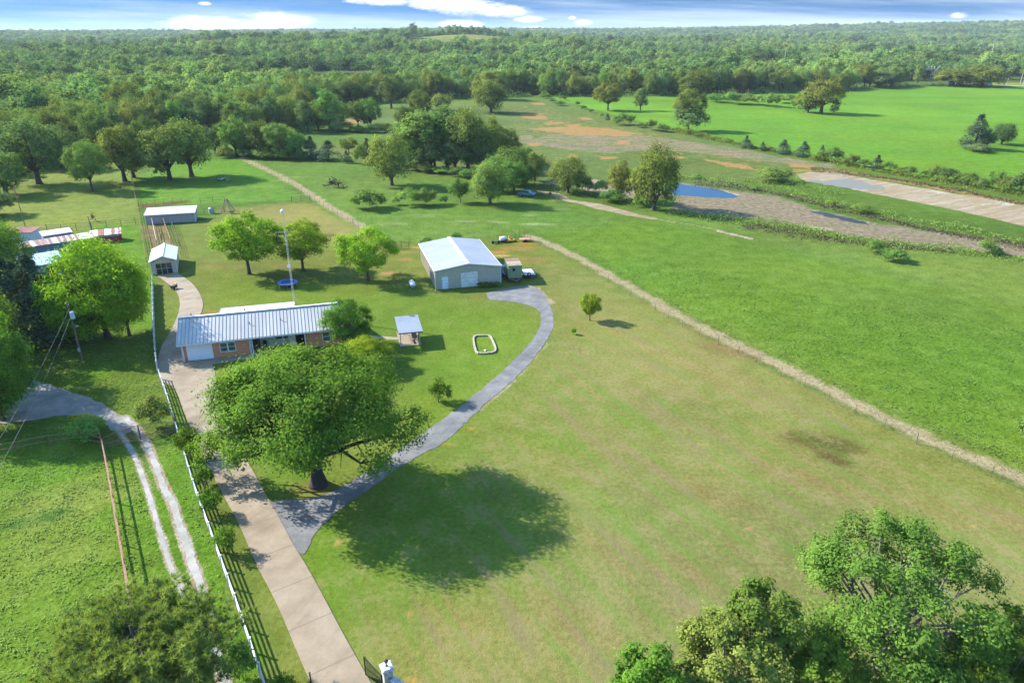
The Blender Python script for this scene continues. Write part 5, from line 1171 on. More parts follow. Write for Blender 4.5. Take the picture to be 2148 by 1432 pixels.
lp = MB().box((5.85, -.14, 3.35), (.3, .3, .14)).build('gable_lamp', TRIM, ba); MB().box((5.85, -.26, 3.24), (.22, .12, .12)).build('lens', GLASS, lp)
MB().box((.75, -.02, 1.3), (.3, .14, .5)).build('meter_box', PIPE_L, ba)

# green box trailer, flat trailer, dark car beside the barn
gt = thing('box_trailer', 'faded green box trailer with a rusting roof parked right of the metal barn', 'trailer', (.55, 116.9, 0), R_(9))
GRN = mat('faded_green_sheet', (.21, .26, .15), .6, var=.15); GRN_T = rust_mat('rusting_green_roof', (.30, .29, .18), (.26, .12, .07), .45, .8, 1.2, False)
MB().box((0, 2.1, 1.95), (2.35, 4.2, 2.1)).build('body', GRN, gt)
rf_ = MB().box((0, 2.1, 3.03), (2.45, 4.3, .06))
for k in range(7): rf_.box((0, .3 + k * .6, 3.07), (2.4, .04, .03))
rf_.build('roof', GRN_T, gt)
cg = MB()
for k in range(9): cg.box((-1.05 + k * .26, -.015, 1.95), (.04, .03, 2.05))
for k in range(16): cg.box((-1.19, .15 + k * .26, 1.95), (.03, .04, 2.05))
cg.build('sheet_rib', mat('green_rib', (.24, .30, .18), .6), gt); MB().box((-.25, -.02, 2.3), (.42, .04, .5)).build('hatch', DARKIN, gt)
MB().box((0, 2.0, .82), (2.2, 4.3, .14)).bar((-.8, 0, .8), (0, -1.3, .6), .1).bar((.8, 0, .8), (0, -1.3, .6), .1).build('chassis', WOOD, gt)
MB().tube([(0, -1.25, 0), (0, -1.25, .75)], .045, 8).build('jack_stand', RUSTP, gt)
for x_ in (-1.0, 1.0):
    for y_ in (2.4, 3.2): w_ = MB().tube([(x_ - .12, y_, .38), (x_ + .12, y_, .38)], .38, 16).build('wheel', TYRE, gt); MB().tube([(x_ - .13, y_, .38), (x_ + .13, y_, .38)], .17, 10).build('rim', PIPE_L, w_)
MB().box((0, .35, .5), (1.9, .5, .45)).build('front_box', mat('old_brown', (.14, .09, .07), .9, var=.3), gt)
ft = thing('flat_trailer', 'low flat utility trailer with a spare wheel right of the green box trailer', 'trailer', (3.15, 119.2, 0), R_(12))
MB().box((0, 1.6, .62), (2.0, 3.4, .07)).build('deck', mat('grey_deck', (.44, .44, .45), .6, var=.15), ft)
fr = MB()
for x_ in (-1.05, 1.05): fr.bar((x_, -.1, .82), (x_, 3.3, .82), .05); fr.bar((x_, -.1, .60), (x_, 3.3, .60), .08)
for y_ in (-.1, 3.3): fr.bar((-1.05, y_, .60), (1.05, y_, .60), .08)
fr.bar((-1.05, 3.3, .82), (1.05, 3.3, .82), .05)
for x_ in (-1.05, 1.05):
    for y_ in (-.1, 1.0, 2.2, 3.3): fr.bar((x_, y_, .60), (x_, y_, .84), .05)
fr.bar((-.8, -.1, .58), (0, -1.2, .5), .08); fr.bar((.8, -.1, .58), (0, -1.2, .5), .08); fr.build('frame', BLACK, ft)
sw = MB().tube([(-.25, -.2, .85), (-.25, -.38, .85)], .32, 18).build('spare_wheel', TYRE, ft); MB().tube([(-.25, -.18, .85), (-.25, -.40, .85)], .15, 12).build('rim', TRIM, sw)
for x_ in (-.75, .2, .8): MB().box((x_, -.17, .66), (.16, .04, .1)).build('reflector', TRIM, ft)
for x_ in (-1.2, 1.2): w_ = MB().tube([(x_ - .1, 1.9, .33), (x_ + .1, 1.9, .33)], .33, 16).build('wheel', TYRE, ft); MB().bar((x_, 1.4, .70), (x_, 2.4, .70), .26, .03).build('mudguard', BLACK, ft)
def car(name, label, cat, loc, rz, paint_, glass=GLASS, L=4.4, W_=1.8, H_=1.5, pickup=False, sc_=1):
    r = thing(name, label, cat, loc, rz); b = MB()
    prof = [(-L / 2, .35), (-L / 2, .85), (-L * .30, .95), (L * .32, .95), (L / 2, .85), (L / 2, .35)]
    b.wallpoly(prof[::-1], 'x', -W_ / 2, W_ / 2); bo = b.build('body', paint_, r, bevel=.06)
    cab = [(-L * .26, .95), (-L * .12, H_), ((L * .05 if pickup else L * .24), H_), ((L * .12 if pickup else L * .38), .95)]
    c_ = MB().wallpoly(cab[::-1], 'x', -W_ / 2 + .1, W_ / 2 - .1).build('cabin', glass, r)
    MB().box(((cab[1][0] + cab[2][0]) / 2, 0, H_ + .012), (cab[2][0] - cab[1][0], W_ - .24, .04)).build('roof', paint_, r)
    for sx in (-L * .31, L * .31):
        for sy in (-W_ / 2, W_ / 2): w_ = MB().tube([(sx, sy - .09, .33), (sx, sy + .09, .33)], .33, 14).build('wheel', TYRE, r); MB().tube([(sx, sy - .1, .33), (sx, sy + .1, .33)], .17, 10).build('rim', PIPE_L, w_)
    for sy in (-.6, .6): MB().box((-L / 2 - .01, sy, .7), (.04, .3, .14)).build('headlight', TRIM, r)
    return r
x_, y_, _ = G(1054, 566); car('parked_car', 'dark blue car squeezed between the metal barn and the green box trailer', 'car', (-1.15, 121.6, 0), R_(102), mat('dark_blue_paint', (.03, .04, .08), .3, .2, spec=.6))
x_, y_, _ = G(1105, 411); car('old_car', 'old blue car abandoned in the shade of the field trees', 'car', (x_, y_, 0), R_(160), mat('faded_blue_paint', (.10, .22, .34), .5, spec=.5))
# equipment behind the barn
x_, y_, _ = G(1055, 508)
sp = thing('white_sprayer_tank', 'white and red sprayer tank on the dirt behind the barn', 'tank', (x_, y_, 0), R_(20))
MB().tube([(-.75, 0, .75), (-.6, 0, .75), (.6, 0, .75), (.75, 0, .75)], [.2, .48, .48, .2], 14).build('tank_body', TRIM, sp, smooth=True); MB().box((.55, -.45, .5), (.5, .4, .5)).build('pump', mat('dull_red', (.30, .05, .04), .6), sp)
MB().box((0, 0, .2), (1.5, .9, .08)).build('frame', BLACK, sp)
for k in (-.5, .5): MB().tube([(0, k - .06, .2), (0, k + .06, .2)], .22, 12).build('wheel', TYRE, sp)
x_, y_, _ = G(1071, 507); YL = mat('yellow_paint', (.62, .38, .03), .5, var=.2)
ye = thing('yellow_mower', 'yellow farm mower attachment on the dirt behind the barn', 'farm implement', (x_, y_, 0), R_(12))
MB().box((0, 0, .35), (1.7, .9, .32)).build('deck', YL, ye, bevel=.05); MB().bar((-.5, .1, .5), (-.2, .5, 1.2), .1).bar((.5, .1, .5), (-.2, .5, 1.2), .1).build('hitch_frame', YL, ye)
MB().box((.1, 0, .68), (.4, .4, .3)).build('gearbox', RUSTP, ye); MB().tube([(.95, -.3, .22), (.95, .3, .22)], .2, 10).build('roller', BLACK, ye)
x_, y_, _ = G(1040, 511)
dk = thing('dark_implement', 'small dark green implement on the dirt left of the sprayer tank', 'farm implement', (x_, y_, 0), R_(10))
MB().box((0, 0, .4), (1.0, .6, .25)).build('body', mat('dark_green_paint', (.03, .07, .04), .5), dk)
for k in (-.6, .6): MB().tube([(k, -.1, .3), (k, .1, .3)], .3, 12).build('wheel', TYRE, dk)
MB().bar((-.4, 0, .5), (-.9, -.5, .6), .07).build('drawbar', BLACK, dk)
x_, y_, _ = G(1101, 506)
rk = thing('rusty_trailer_frame', 'rusty flat trailer frame with uprights on the dirt behind the barn', 'trailer', (x_, y_, 0), R_(8))
MB().box((0, 0, .5), (2.2, 1.3, .12)).build('deck', mat('red_brown_deck', (.40, .20, .15), .8, var=.25), rk)
for k in (-.9, .15, .8): MB().bar((k - .1, .7, .4), (k - .1, .7, 2.4), .07).build('upright', PIPE_D, rk)
MB().bar((-1.0, .7, 1.9), (.8, .7, 1.9), .05).build('crossbar', PIPE_D, rk)
for k in (-.75, .75): MB().tube([(0, k - .08, .3), (0, k + .08, .3)], .3, 12).build('wheel', TYRE, rk)

# ------------------------------------------------------------------ garage shed with white roof (left)
gs = thing('white_roofed_shed', 'small gabled shed with white roof and glazed front at the concrete drive end', 'shed', (-63.7, 120.6, 0), R_(21.5))
GW, GL, GE, GR = 4.3, 8.8, 2.45, 3.35
w_ = MB(); w_.box((.15, GL / 2, GE / 2), (.1, GL - .2, GE - .06)); w_.box((GW - .15, GL / 2, GE / 2), (.1, GL - .2, GE - .06))
w_.wallpoly([(.2, 0), (.2, GE - .03), (GW / 2, GR - .08), (GW - .2, GE - .03), (GW - .2, 0)], 'x', GL - .25, GL - .15)
w_.box((.5, .25, GE / 2 - .02), (.6, .1, GE - .08)); w_.box((GW - .5, .25, GE / 2 - .02), (.6, .1, GE - .08))
w_.wallpoly([(.8, 2.05), (.8, GE + .18), (GW / 2, GR - .1), (GW - .8, GE + .18), (GW - .8, 2.05)], 'x', .2, .3); w_.build('wall', SIDING, gs)
sr = gable_faces(MB(), -.12, GW + .12, -.1, GL + .1, GE, GR, .07, False).build('roof', WHITE_ROOF, gs)
MB().slab([(GW / 2 - .2, -.12, GR + .005), (GW / 2, -.12, GR + .05), (GW / 2, GL + .12, GR + .05), (GW / 2 - .2, GL + .12, GR + .005)], .02).slab([(GW / 2, -.12, GR + .05), (GW / 2 + .2, -.12, GR + .005), (GW / 2 + .2, GL + .12, GR + .005), (GW / 2, GL + .12, GR + .05)], .02).build('ridge_cap', TRIM, sr)
MB().box((GW / 2, .9, 1.0), (GW - 1.6, .05, 1.98)).build('front_panel', mat('smoked_glass', (.05, .06, .07), .15, spec=.7), gs)
fr = MB(); fr.box((GW / 2, .34, 1.98), (GW - 1.6, .07, .09)); fr.box((GW / 2, .34, 1.0), (GW - 1.6, .06, .06))
for k in range(4): fr.box((.84 + k * (GW - 1.68) / 3, .34, .99), (.08, .08, 1.92))
fr.build('door_frame', PIPE_L, gs)
tm = MB(); tm.bar((-.14, -.12, GE - .03), (GW / 2, -.12, GR - .03), .04, .13); tm.bar((GW / 2, -.12, GR - .03), (GW + .14, -.12, GE - .03), .04, .13)
for x_ in (.1, GW - .1): tm.box((x_, .1, GE / 2), (.1, .1, GE - .04))
tm.build('trim', TRIM, gs)
# long white shed
ls_ = thing('long_white_shed', 'long grey walled shed with a white single-slope roof at the top of the corral', 'shed', (-81.6, 156.6, 0), R_(15.2))
LW, LD = 10.4, 4.4
MB().wallpoly([(0.1, 0), (.1, 2.05), (LD - .1, 2.55), (LD - .1, 0)], 'y', .1, .2).wallpoly([(0.1, 0), (.1, 2.05), (LD - .1, 2.55), (LD - .1, 0)], 'y', LW - .2, LW - .1).box((LW / 2, .15, 1.03), (LW - .4, .1, 2.06)).box((LW / 2, LD - .15, 1.2), (LW - .4, .1, 2.4)).build('wall', SIDING_G, ls_)
rb = MB()
for i in range(34): rb.box((.3 + i * (LW - .6) / 33, .085, 1.02), (.06, .03, 2.0))
rb.build('siding_rib', mat('grey_rib', (.32, .29, .28), .6), ls_)
sr = MB().slab([(-.15, -.2, 2.12), (LW + .15, -.2, 2.12), (LW + .15, LD + .2, 2.72), (-.15, LD + .2, 2.72)], .07).build('roof', WHITE_ROOF, ls_)
rb = MB()
for i in range(36): x_ = -.1 + i * (LW + .2) / 35; rb.bar((x_, -.2, 2.14), (x_, LD + .2, 2.74), .04, .035)
rb.build('roof_rib', mat('white_rib', (.56, .57, .60), .5), sr)
MB().box((LW - .05, .05, 1.05), (.12, .12, 2.1)).box((.05, .05, 1.05), (.12, .12, 2.1)).box((LW / 2, -.21, 2.05), (LW + .3, .04, .12)).build('trim', TRIM, ls_)

# ------------------------------------------------------------------ covered picnic slab
ps = thing('picnic_shelter', 'open shelter with a pale blue-grey roof on a concrete slab right of the house', 'shelter', (-15.25, 89.15, 0), R_(14))
PW, PD = 3.1, 5.5
MB().box((PW / 2 - .05, PD / 2 + .35, .06), (2.95, PD - .1, .12)).build('slab', CONC2, ps)
sr = MB().slab([(-.1, 0, 2.25), (PW + .1, 0, 2.25), (PW + .1, PD, 2.55), (-.1, PD, 2.55)], .08).build('roof', PALE_ROOF, ps)
rb = MB()
for i in range(22): y_ = .1 + i * (PD - .2) / 21; rb.bar((-.1, y_, 2.27 + .3 * y_ / PD), (PW + .1, y_, 2.27 + .3 * y_ / PD), .05, .04)
rb.build('roof_rib', mat('pale_rib2', (.38, .41, .46), .45, .2), sr)
MB().box((PW / 2, -.015, 2.16), (PW + .2, .03, .14)).build('fascia', WOOD, sr)
for x_, y_ in ((.15, .55), (PW - .35, .55), (.15, PD - .3), (PW - .35, PD - .3)): MB().box((x_, y_, 1.15), (.10, .10, 2.1)).build('post', PIPE_L, ps)
pb = thing('picnic_table', 'dark picnic table in the shade on the right side of the shelter slab', 'table', (-15.25 + math.cos(R_(14)) * 2.2 - math.sin(R_(14)) * 2.0, 89.15 + math.sin(R_(14)) * 2.2 + math.cos(R_(14)) * 2.0, .12), R_(104))
MB().box((0, 0, .74), (1.8, .7, .05)).build('table_top', WOOD, pb)
for k in (-.62, .62): MB().box((0, k, .44), (1.8, .26, .05)).build('bench', WOOD, pb)
for k in (-.6, .6): MB().bar((k, -.55, 0), (k, .25, .72), .07).bar((k, .55, 0), (k, -.25, .72), .07).bar((k, -.7, .40), (k, .7, .40), .06).build('leg', WOOD, pb)

# stone-edged bed
cx_, cy_, _ = G(1016, 723); 
bed = thing('stone_edging', 'rounded rectangle of pale edging stones laid on the lawn', 'garden edging', (cx_, cy_, 0))
P = [(993, 711), (996, 706), (1004, 705), (1020, 705), (1027, 705.5), (1031, 710), (1038, 726), (1040, 735), (1037, 740), (1025, 742), (1006, 743), (1000, 741), (997, 734), (994, 722)]
P = np.array(smooth(GP(P + [P[0]]), 2)); s_ = np.r_[0, np.cumsum(np.hypot(*np.diff(P, axis=0).T))]; nst_ = int(s_[-1] / .36); q = np.linspace(0, s_[-1], nst_ + 1)[:-1]
rs = np.random.RandomState(2); stone = mat('pale_edging_stone', (.30, .27, .20), .9, var=.2)
for k, d in enumerate(q):
    x_ = np.interp(d, s_, P[:, 0]) - cx_; y_ = np.interp(d, s_, P[:, 1]) - cy_; x2 = np.interp(d + .1, s_, P[:, 0]) - cx_; y2 = np.interp(d + .1, s_, P[:, 1]) - cy_
    MB().box((x_, y_, .11), (.34, .24 + rs.uniform(-.03, .03), .24 + rs.uniform(-.03, .04)), math.atan2(y2 - y_, x2 - x_)).build('stone', stone, bed)
x_, y_, _ = G(1018, 736); pl_ = thing('white_rock', 'small white rock lying inside the ring of edging stones', 'rock', (x_, y_, 0)); MB().tube([(0, 0, 0), (0, 0, .12), (.02, 0, .2)], [.16, .18, .08], 7).build('rock_body', TRIM, pl_)

# black bin-like cart beside the concrete
x_, y_, _ = G(366, 606.5)
cb = thing('black_wheeled_cart', 'black cart with an open tan box standing on the edge of the concrete drive', 'cart', (x_, y_, .07), R_(-30))
bx = MB(); bx.box((0, 0, .4), (.62, .9, .36)); bx.build('tub', BLACK, cb); MB().box((0, .35, .72), (.5, .35, .3)).build('box', WOOD_L, cb)
for k in (-.34, .34): MB().tube([(k - .04, -.25, .16), (k + .04, -.25, .16)], .16, 12).build('wheel', TYRE, cb)
MB().bar((-.25, -.45, .5), (-.25, -.8, .85), .04).bar((.25, -.45, .5), (.25, -.8, .85), .04).bar((-.25, -.8, .85), (.25, -.8, .85), .04).build('handle', BLACK, cb)

# ------------------------------------------------------------------ neighbour's sheds on the left
def shed(name, label, px0, py0, px1, py1, depth, h0, h1, roof_m, wall_m, roofname='roof', over=.15, ribs=None):
    """single-slope shed; wall foot line from (px0,py0) to (px1,py1) in survey points"""
    a = G(px0, py0); b = G(px1, py1); L = math.hypot(b[0] - a[0], b[1] - a[1]); rz = math.atan2(b[1] - a[1], b[0] - a[0])
    r = thing(name, label, 'shed', a, rz)
    pr = [(0.05, 0), (.05, h0 - .06), (depth - .05, h1 - .06), (depth - .05, 0)]
    MB().wallpoly(pr, 'y', .05, .15).wallpoly(pr, 'y', L - .15, L - .05).box((L / 2, .1, (h0 - .05) / 2), (L - .3, .1, h0 - .05)).box((L / 2, depth - .1, (h1 - .1) / 2), (L - .3, .1, h1 - .1)).build('wall', wall_m, r)
    ro = MB().slab([(-over, -over, h0), (L + over, -over, h0), (L + over, depth + over, h1), (-over, depth + over, h1)], .05).build(roofname, roof_m, r)
    rb = MB(); n = max(3, int(L / (ribs or .35)))
    for i in range(n): x_ = -over + i * (L + 2 * over) / (n - 1); rb.bar((x_, -over, h0 + .015), (x_, depth + over, h1 + .015), .04, .03)
    rb.build('sheet_rib', roof_m, ro); return r, L
RW = rust_mat('white_rust_roof', (.60, .60, .60), (.26, .09, .06), .5, .72); RW2 = rust_mat('striped_rust_roof', (.56, .53, .50), (.22, .10, .065), .42, .66, .5)
RR = rust_mat('red_rust_roof', (.28, .075, .055), (.20, .05, .04), .4, .6); BLUEW = mat('blue_grey_sheet', (.17, .24, .30), .5, .1, var=.12, streak=(4, .5, .5))
REDW = mat('barn_red', (.30, .035, .045), .7, var=.12)
s1, L1 = shed('red_shed', 'small red shed with a rust-striped white roof near the pipe fence', 194, 512, 256.5, 505.5, 2.6, 1.6, 2.2, RW, REDW)
MB().box((L1 * .55, .03, 1.35), (L1 * .8, .04, .4)).build('grey_panel', mat('grey_panel', (.30, .34, .34), .6), s1)
s2, L2 = shed('blue_grey_shed', 'blue-grey sheet metal shed with double doors left of the log pile', 97, 522, 157, 512.5, 3.0, 2.6, 2.9, mat('dusty_roof', (.40, .36, .31), .6, .1, var=.12), BLUEW)
for k in (.33, .66): MB().box((L2 * k, .03, 1.2), (L2 * .3, .05, 2.2)).build('door', mat('blue_grey_door', (.14, .20, .26), .5), s2)
s3, L3 = shed('striped_roof_shed', 'long shed whose roof alternates rusty and white sheets', 48, 547, 203, 522, 2.6, 2.4, 2.9, RW2, mat('dark_blue_wall', (.10, .16, .22), .6, var=.2, streak=(4, .5, .5)))  # walls in one dark blue with random streaks
s4, L4 = shed('blue_roofed_shed', 'wide open shed with a smooth blue-white metal roof behind the cedars', 40, 590, 138, 573, 5.2, 2.2, 3.0, mat('bluish_white_roof', (.50, .56, .64), .25, .5, spec=.6), BLUEW)
s5, L5 = shed('red_roofed_shelter', 'low shelter with a dark red rusted roof at the left edge', -14, 509, 70, 508, 3.2, 2.1, 2.3, RR, mat('whitewashed_wall', (.52, .58, .62), .6, var=.1), over=.3)
# log stack
x_, y_, _ = G(184, 512); lg = thing('log_stack', 'pile of upright split logs and poles left of the red shed', 'log pile', (x_, y_, 0)); rs = np.random.RandomState(8)
for k in range(16):
    a_ = rs.uniform(-1, 1); b_q = rs.uniform(-.6, .6); MB().tube([(a_, b_q, 0), (a_ * .5 + rs.uniform(-.3, .3), b_q * .5 + .3, rs.uniform(1.6, 2.5))], [.09, .07], 6).build('log', [WOOD, WOOD_L, RUSTP][k % 3], lg)

# deer blind, feeder, debris
x_, y_, _ = G(478, 446)
sg = thing('play_frame', 'leaning wooden A-frame with a slatted slide and dark seat beyond the corral', 'play frame', (x_, y_, 0), R_(15))
for k in (-1.2, 1.2): MB().bar((k - .4, -.8, 0), (k * .15, 0, 3.4), .13).bar((k + .4, .9, 0), (k * .15, 0, 3.4), .13).build('leg_pair', WOOD, sg)
sl = MB()
for k in range(12): f_ = k / 11; sl.box((.1 + f_ * .9, -.1 - f_ * 1.0, 3.1 - f_ * 2.7), (1.3, .2, .06))
sl.build('slatted_slide', mat('grey_brown_slats', (.30, .23, .17), .9, var=.25), sg); MB().box((.9, -1.0, .35), (1.1, .5, .2)).build('seat', BLACK, sg)
x_, y_, _ = G(444, 447.5); fd = thing('feed_bin', 'pale green feed bin standing by the inner pipe fence', 'bin', (x_, y_, 0)); MB().tube([(0, 0, 0), (0, 0, 1.2), (0, 0, 1.45)], [.62, .62, .25], 16).build('drum', mat('pale_green_paint', (.28, .36, .28), .6), fd); MB().tube([(0, 0, 1.45), (0, 0, 1.52)], [.27, .27], 12).build('lid', PIPE_D, fd)
def debris(label, px, py, n, sx, sy, h, m_list, name='debris_pile', cat='debris', seed=1, ln=1.2):
    rs = np.random.RandomState(seed); x_, y_, _ = G(px, py); r = thing(name, label, cat, (x_, y_, Tz(x_, y_))); mbs = [MB() for _ in m_list]
    for k in range(n):
        a = np.array([rs.randn() * sx * .5, rs.randn() * sy * .5, 0]); z = abs(rs.randn()) * .3 * h + h * .5 * math.exp(-(a[0] ** 2 / sx ** 2 + a[1] ** 2 / sy ** 2) * 2); d = unit(rs.randn(3) * np.array([1, 1, .5])) * ln * rs.uniform(.4, 1)
        p0 = a + [0, 0, max(.05, z)] - d / 2; p1 = a + [0, 0, max(.08, z)] + d / 2; p0[2] = max(.02, p0[2]); p1[2] = max(.02, p1[2]); mbs[k % len(m_list)].tube([p0, p1], [rs.uniform(.04, .14), rs.uniform(.03, .1)], 6)
    for mb_, mm in zip(mbs, m_list): mb_.build('branch', mm, r)
debris('dark heap of roots and stumps alone in the back field', 700, 393, 60, 2.6, 1.6, 2.6, [BARK_DARK, mat('charred', (.02, .02, .025), .9)], 'stump_heap', 'stump heap', 3, 2.0)
debris('pale and dark scrap heap in the grass below the pair of oaks', 467, 379, 24, 2.2, 1.0, .8, [TRIM, BARK_DARK, BLACK], 'scrap_heap', 'scrap heap', 4, 1.2)
debris('dead branches on the sandy rise behind the pond trees', 1150, 389, 26, 4.0, 1.2, .8, [BARK_PALE, WOOD_L], 'dead_branches', 'dead branches', 5, 2.6)
debris('brown heap of rusty cans standing in the left pasture', 197, 464, 14, .5, .3, 1.6, [RUSTP, PIPE_D], 'rusty_barrel_heap', 'rusty heap', 6, .8)
x_, y_, _ = G(720, 505); st_ = thing('stone_block', 'pale stone block on the dirt between two bright pecan trees', 'block', (x_, y_, 0), .3); MB().box((0, 0, .22), (.9, .5, .44)).build('block_body', stone, st_, bevel=.03)
x_, y_, _ = G(1141, 409); ri_ = thing('red_implement', 'rusty red hay rake with a curved frame beside the old blue car', 'farm implement', (x_, y_, 0), .2)
MB().tube([(-1.8, 0, .2), (-1.0, 0, 1.1), (.6, 0, 1.3), (1.6, 0, .9), (1.8, 0, .1)], .07, 6).build('frame', mat('dark_red_paint', (.25, .04, .04), .6), ri_)
for k in (-1.5, 1.5): MB().tube([(k, -.6, .4), (k, -.5, .4)], .42, 14).build('wheel', RUSTP, ri_)
x_, y_, _ = G(1167, 425); dw = thing('dead_snag', 'bare white dead limb standing beside the sandy track', 'dead limb', (x_, y_, 0)); MB().tube([(0, 0, 0), (.3, 0, 1.8), (-.6, .1, 3.6), (-1.4, .2, 4.6)], [.1, .09, .07, .03], 6).tube([(.3, 0, 1.8), (1.0, 0, 3.0)], [.06, .03], 5).build('limb', BARK_PALE, dw)

# ------------------------------------------------------------------ white fence along the drive
fpts = [G(556, 1432, 1.3), G(499, 1266, 1.3), G(402, 1000, 1.3), G(363, 870, 1.3), G(347, 818, 1.3), G(332, 776, 1.3)]
a_, b_q = fpts[0], fpts[1]; d_ = np.array(a_) - np.array(b_q); fpts.insert(0, tuple(np.array(a_) + d_ * 1.3))
upts = [G(331.5, 779, 0), G(327, 735, 0), G(324, 690, 0), G(322.5, 640, 0), G(322, 596, 0)]
wf = thing('white_rail_fence', 'long white vinyl fence of four rails along the concrete driveway', 'fence', (fpts[0][0], fpts[0][1], 0))
org = np.array([fpts[0][0], fpts[0][1]])
P = np.array([(p[0], p[1]) for p in fpts]) - org; s_ = np.r_[0, np.cumsum(np.hypot(*np.diff(P, axis=0).T))]; n = int(s_[-1] / 2.4)
pos = [(np.interp(k * s_[-1] / n, s_, P[:, 0]), np.interp(k * s_[-1] / n, s_, P[:, 1])) for k in range(n + 1)]
for x_, y_ in pos: MB().box((x_, y_, .67), (.13, .13, 1.34)).box((x_, y_, 1.36), (.17, .17, .05)).build('post', VINYL, wf)
for z_ in (.25, .58, .91, 1.24):
    rl = MB()
    for a_, b_q in zip(pos[:-1], pos[1:]): rl.bar((a_[0], a_[1], z_), (b_q[0], b_q[1], z_), .04, .13)
    rl.build('rail', VINYL, wf)
org2 = np.array([upts[-1][0], upts[-1][1]])
pf = thing('white_privacy_fence', 'solid white privacy fence with scalloped top between big green tree and side drive', 'fence', (org2[0], org2[1], 0))
P = np.array([(p[0], p[1]) for p in upts]) - org2; s_ = np.r_[0, np.cumsum(np.hypot(*np.diff(P, axis=0).T))]; n = int(s_[-1] / 2.4)
for k in range(n + 1):
    x_ = np.interp(k * s_[-1] / n, s_, P[:, 0]); y_ = np.interp(k * s_[-1] / n, s_, P[:, 1]); MB().box((x_, y_, .78), (.13, .13, 1.56)).build('post', VINYL, pf)
    if k < n:
        x2 = np.interp((k + 1) * s_[-1] / n, s_, P[:, 0]); y2 = np.interp((k + 1) * s_[-1] / n, s_, P[:, 1]); L = math.hypot(x2 - x_, y2 - y_); a_ = math.atan2(y2 - y_, x2 - x_); pn = MB(); m_ = 8
        for j in range(m_):
            f_ = (j + .5) / m_; hgt_ = 1.42 - .16 * math.sin(math.pi * f_); pn.box((x_ + (x2 - x_) * f_, y_ + (y2 - y_) * f_, hgt_ / 2 + .03), (L / m_ - .004, .05, hgt_), a_)
        pn.build('panel', VINYL, pf)

# ------------------------------------------------------------------ pipe and wire fences
def fence(label, pts, h, post_step, rails, m, post_w=.09, rail_w=.05, name='pipe_fence', cat='fence', z=0, wires=None, mpost=None, hv=None, bars=False):
    P = np.array([p[:2] for p in pts]); o2 = P[0].copy(); P = P - o2; s_ = np.r_[0, np.cumsum(np.hypot(*np.diff(P, axis=0).T))]; n = max(1, int(round(s_[-1] / post_step)))
    r = thing(name, label, cat, (o2[0], o2[1], z)); rs = np.random.RandomState(int(abs(o2[0] * 7 + o2[1])) % 1000)
    pos = [(float(np.interp(k * s_[-1] / n, s_, P[:, 0])), float(np.interp(k * s_[-1] / n, s_, P[:, 1]))) for k in range(n + 1)]
    for k, (x_, y_) in enumerate(pos):
        hh = h * (1.12 if k % 8 == 0 else 1.0); MB().tube([(x_, y_, 0), (x_ + rs.uniform(-.03, .03), y_, hh)], post_w / 2 * (1.5 if k % 8 == 0 and wires else 1), 6).build('post', mpost or m, r)
    mb = MB()
    for z_ in rails:
        for a_, b_q in zip(pos[:-1], pos[1:]): mb.bar((a_[0], a_[1], z_), (b_q[0], b_q[1], z_), rail_w)
    if bars:
        for a_, b_q in zip(pos[:-1], pos[1:]):
            for j in range(1, 12): f_ = j / 12; mb.bar((a_[0] + (b_q[0] - a_[0]) * f_, a_[1] + (b_q[1] - a_[1]) * f_, rails[0]), (a_[0] + (b_q[0] - a_[0]) * f_, a_[1] + (b_q[1] - a_[1]) * f_, rails[-1]), .018)
    mb.build('wires' if wires else 'rail', m, r); return r
GPh = lambda pts, h=0: [G(p[0], p[1], h) for p in pts]
fence('wire fence on steel posts along the dry strip from the barn to the right edge', GPh([(1112, 505), (1200, 548), (1330, 624), (1440, 692), (1600, 768), (1800, 872), (1960, 950), (2148, 1030), (2260, 1082)]), 1.25, 3.6, (.25, .5, .75, 1.0, 1.2), WIRE, .05, .010, 'wire_fence', wires=True, mpost=STEELP)
fence('wire fence on steel posts along the dry strip in the back left', GPh([(500, 330), (560, 360), (620, 392), (652, 418), (700, 447), (760, 483), (820, 516)]), 1.25, 3.4, (.3, .7, 1.1), WIRE, .055, .010, 'wire_fence', wires=True, mpost=STEELP)
fence('low wire fence curving behind the metal barn', GPh([(860, 512), (880, 510), (960, 507), (1040, 503), (1090, 499.5), (1112, 503)]), 1.2, 3.6, (.3, .7, 1.1), WIRE, .055, .010, 'wire_fence', wires=True, mpost=STEELP)
fence('short pipe gate section left of the metal barn', GPh([(826, 522), (858, 520)]), 1.35, 2.0, (.2, .5, .8, 1.1, 1.35), PIPE_D, .11, .05, 'pipe_gate', 'gate')
fence('dark pipe fence running behind the long white shed', GPh([(292, 437), (330, 430), (381, 424.5)]), 1.35, 1.9, (.7, 1.3), PIPE_D)
fence('pipe fence between the long white shed and the play frame, outer line', GPh([(421, 427), (452, 424.5), (472, 424)]), 1.35, 2.6, (.7, 1.3), PIPE_D)
fence('pipe fence between the long white shed and the play frame, inner line', GPh([(408, 450), (438, 449), (456, 446), (470, 444)]), 1.3, 2.2, (.2, .45, .7, .95, 1.25), PIPE_D, .09, .035)
fence('short dark pipe fence at the far corner of the paddock by the dry strip', GPh([(612, 424), (637, 422), (650, 420)]), 1.4, 2.4, (.7, 1.3), PIPE_D, .12)
fence('rusty pipe fence up the left side of the corral', GPh([(309, 556), (303, 520), (296, 480), (287, 430), (279, 384)]), 1.4, 2.6, (.45, .9, 1.35), RUSTP)
fence('pale topped pipe divider across the left of the corral', GPh([(331, 520), (322, 478), (318, 460)]), 1.5, 2.4, (.5, 1.0, 1.5), PIPE_L, .1, .07)
fence('rusty pipe divider across the middle of the corral', GPh([(360, 515), (346, 476), (341, 460)]), 1.5, 2.4, (.5, 1.0, 1.5), RUSTP, .1, .07)
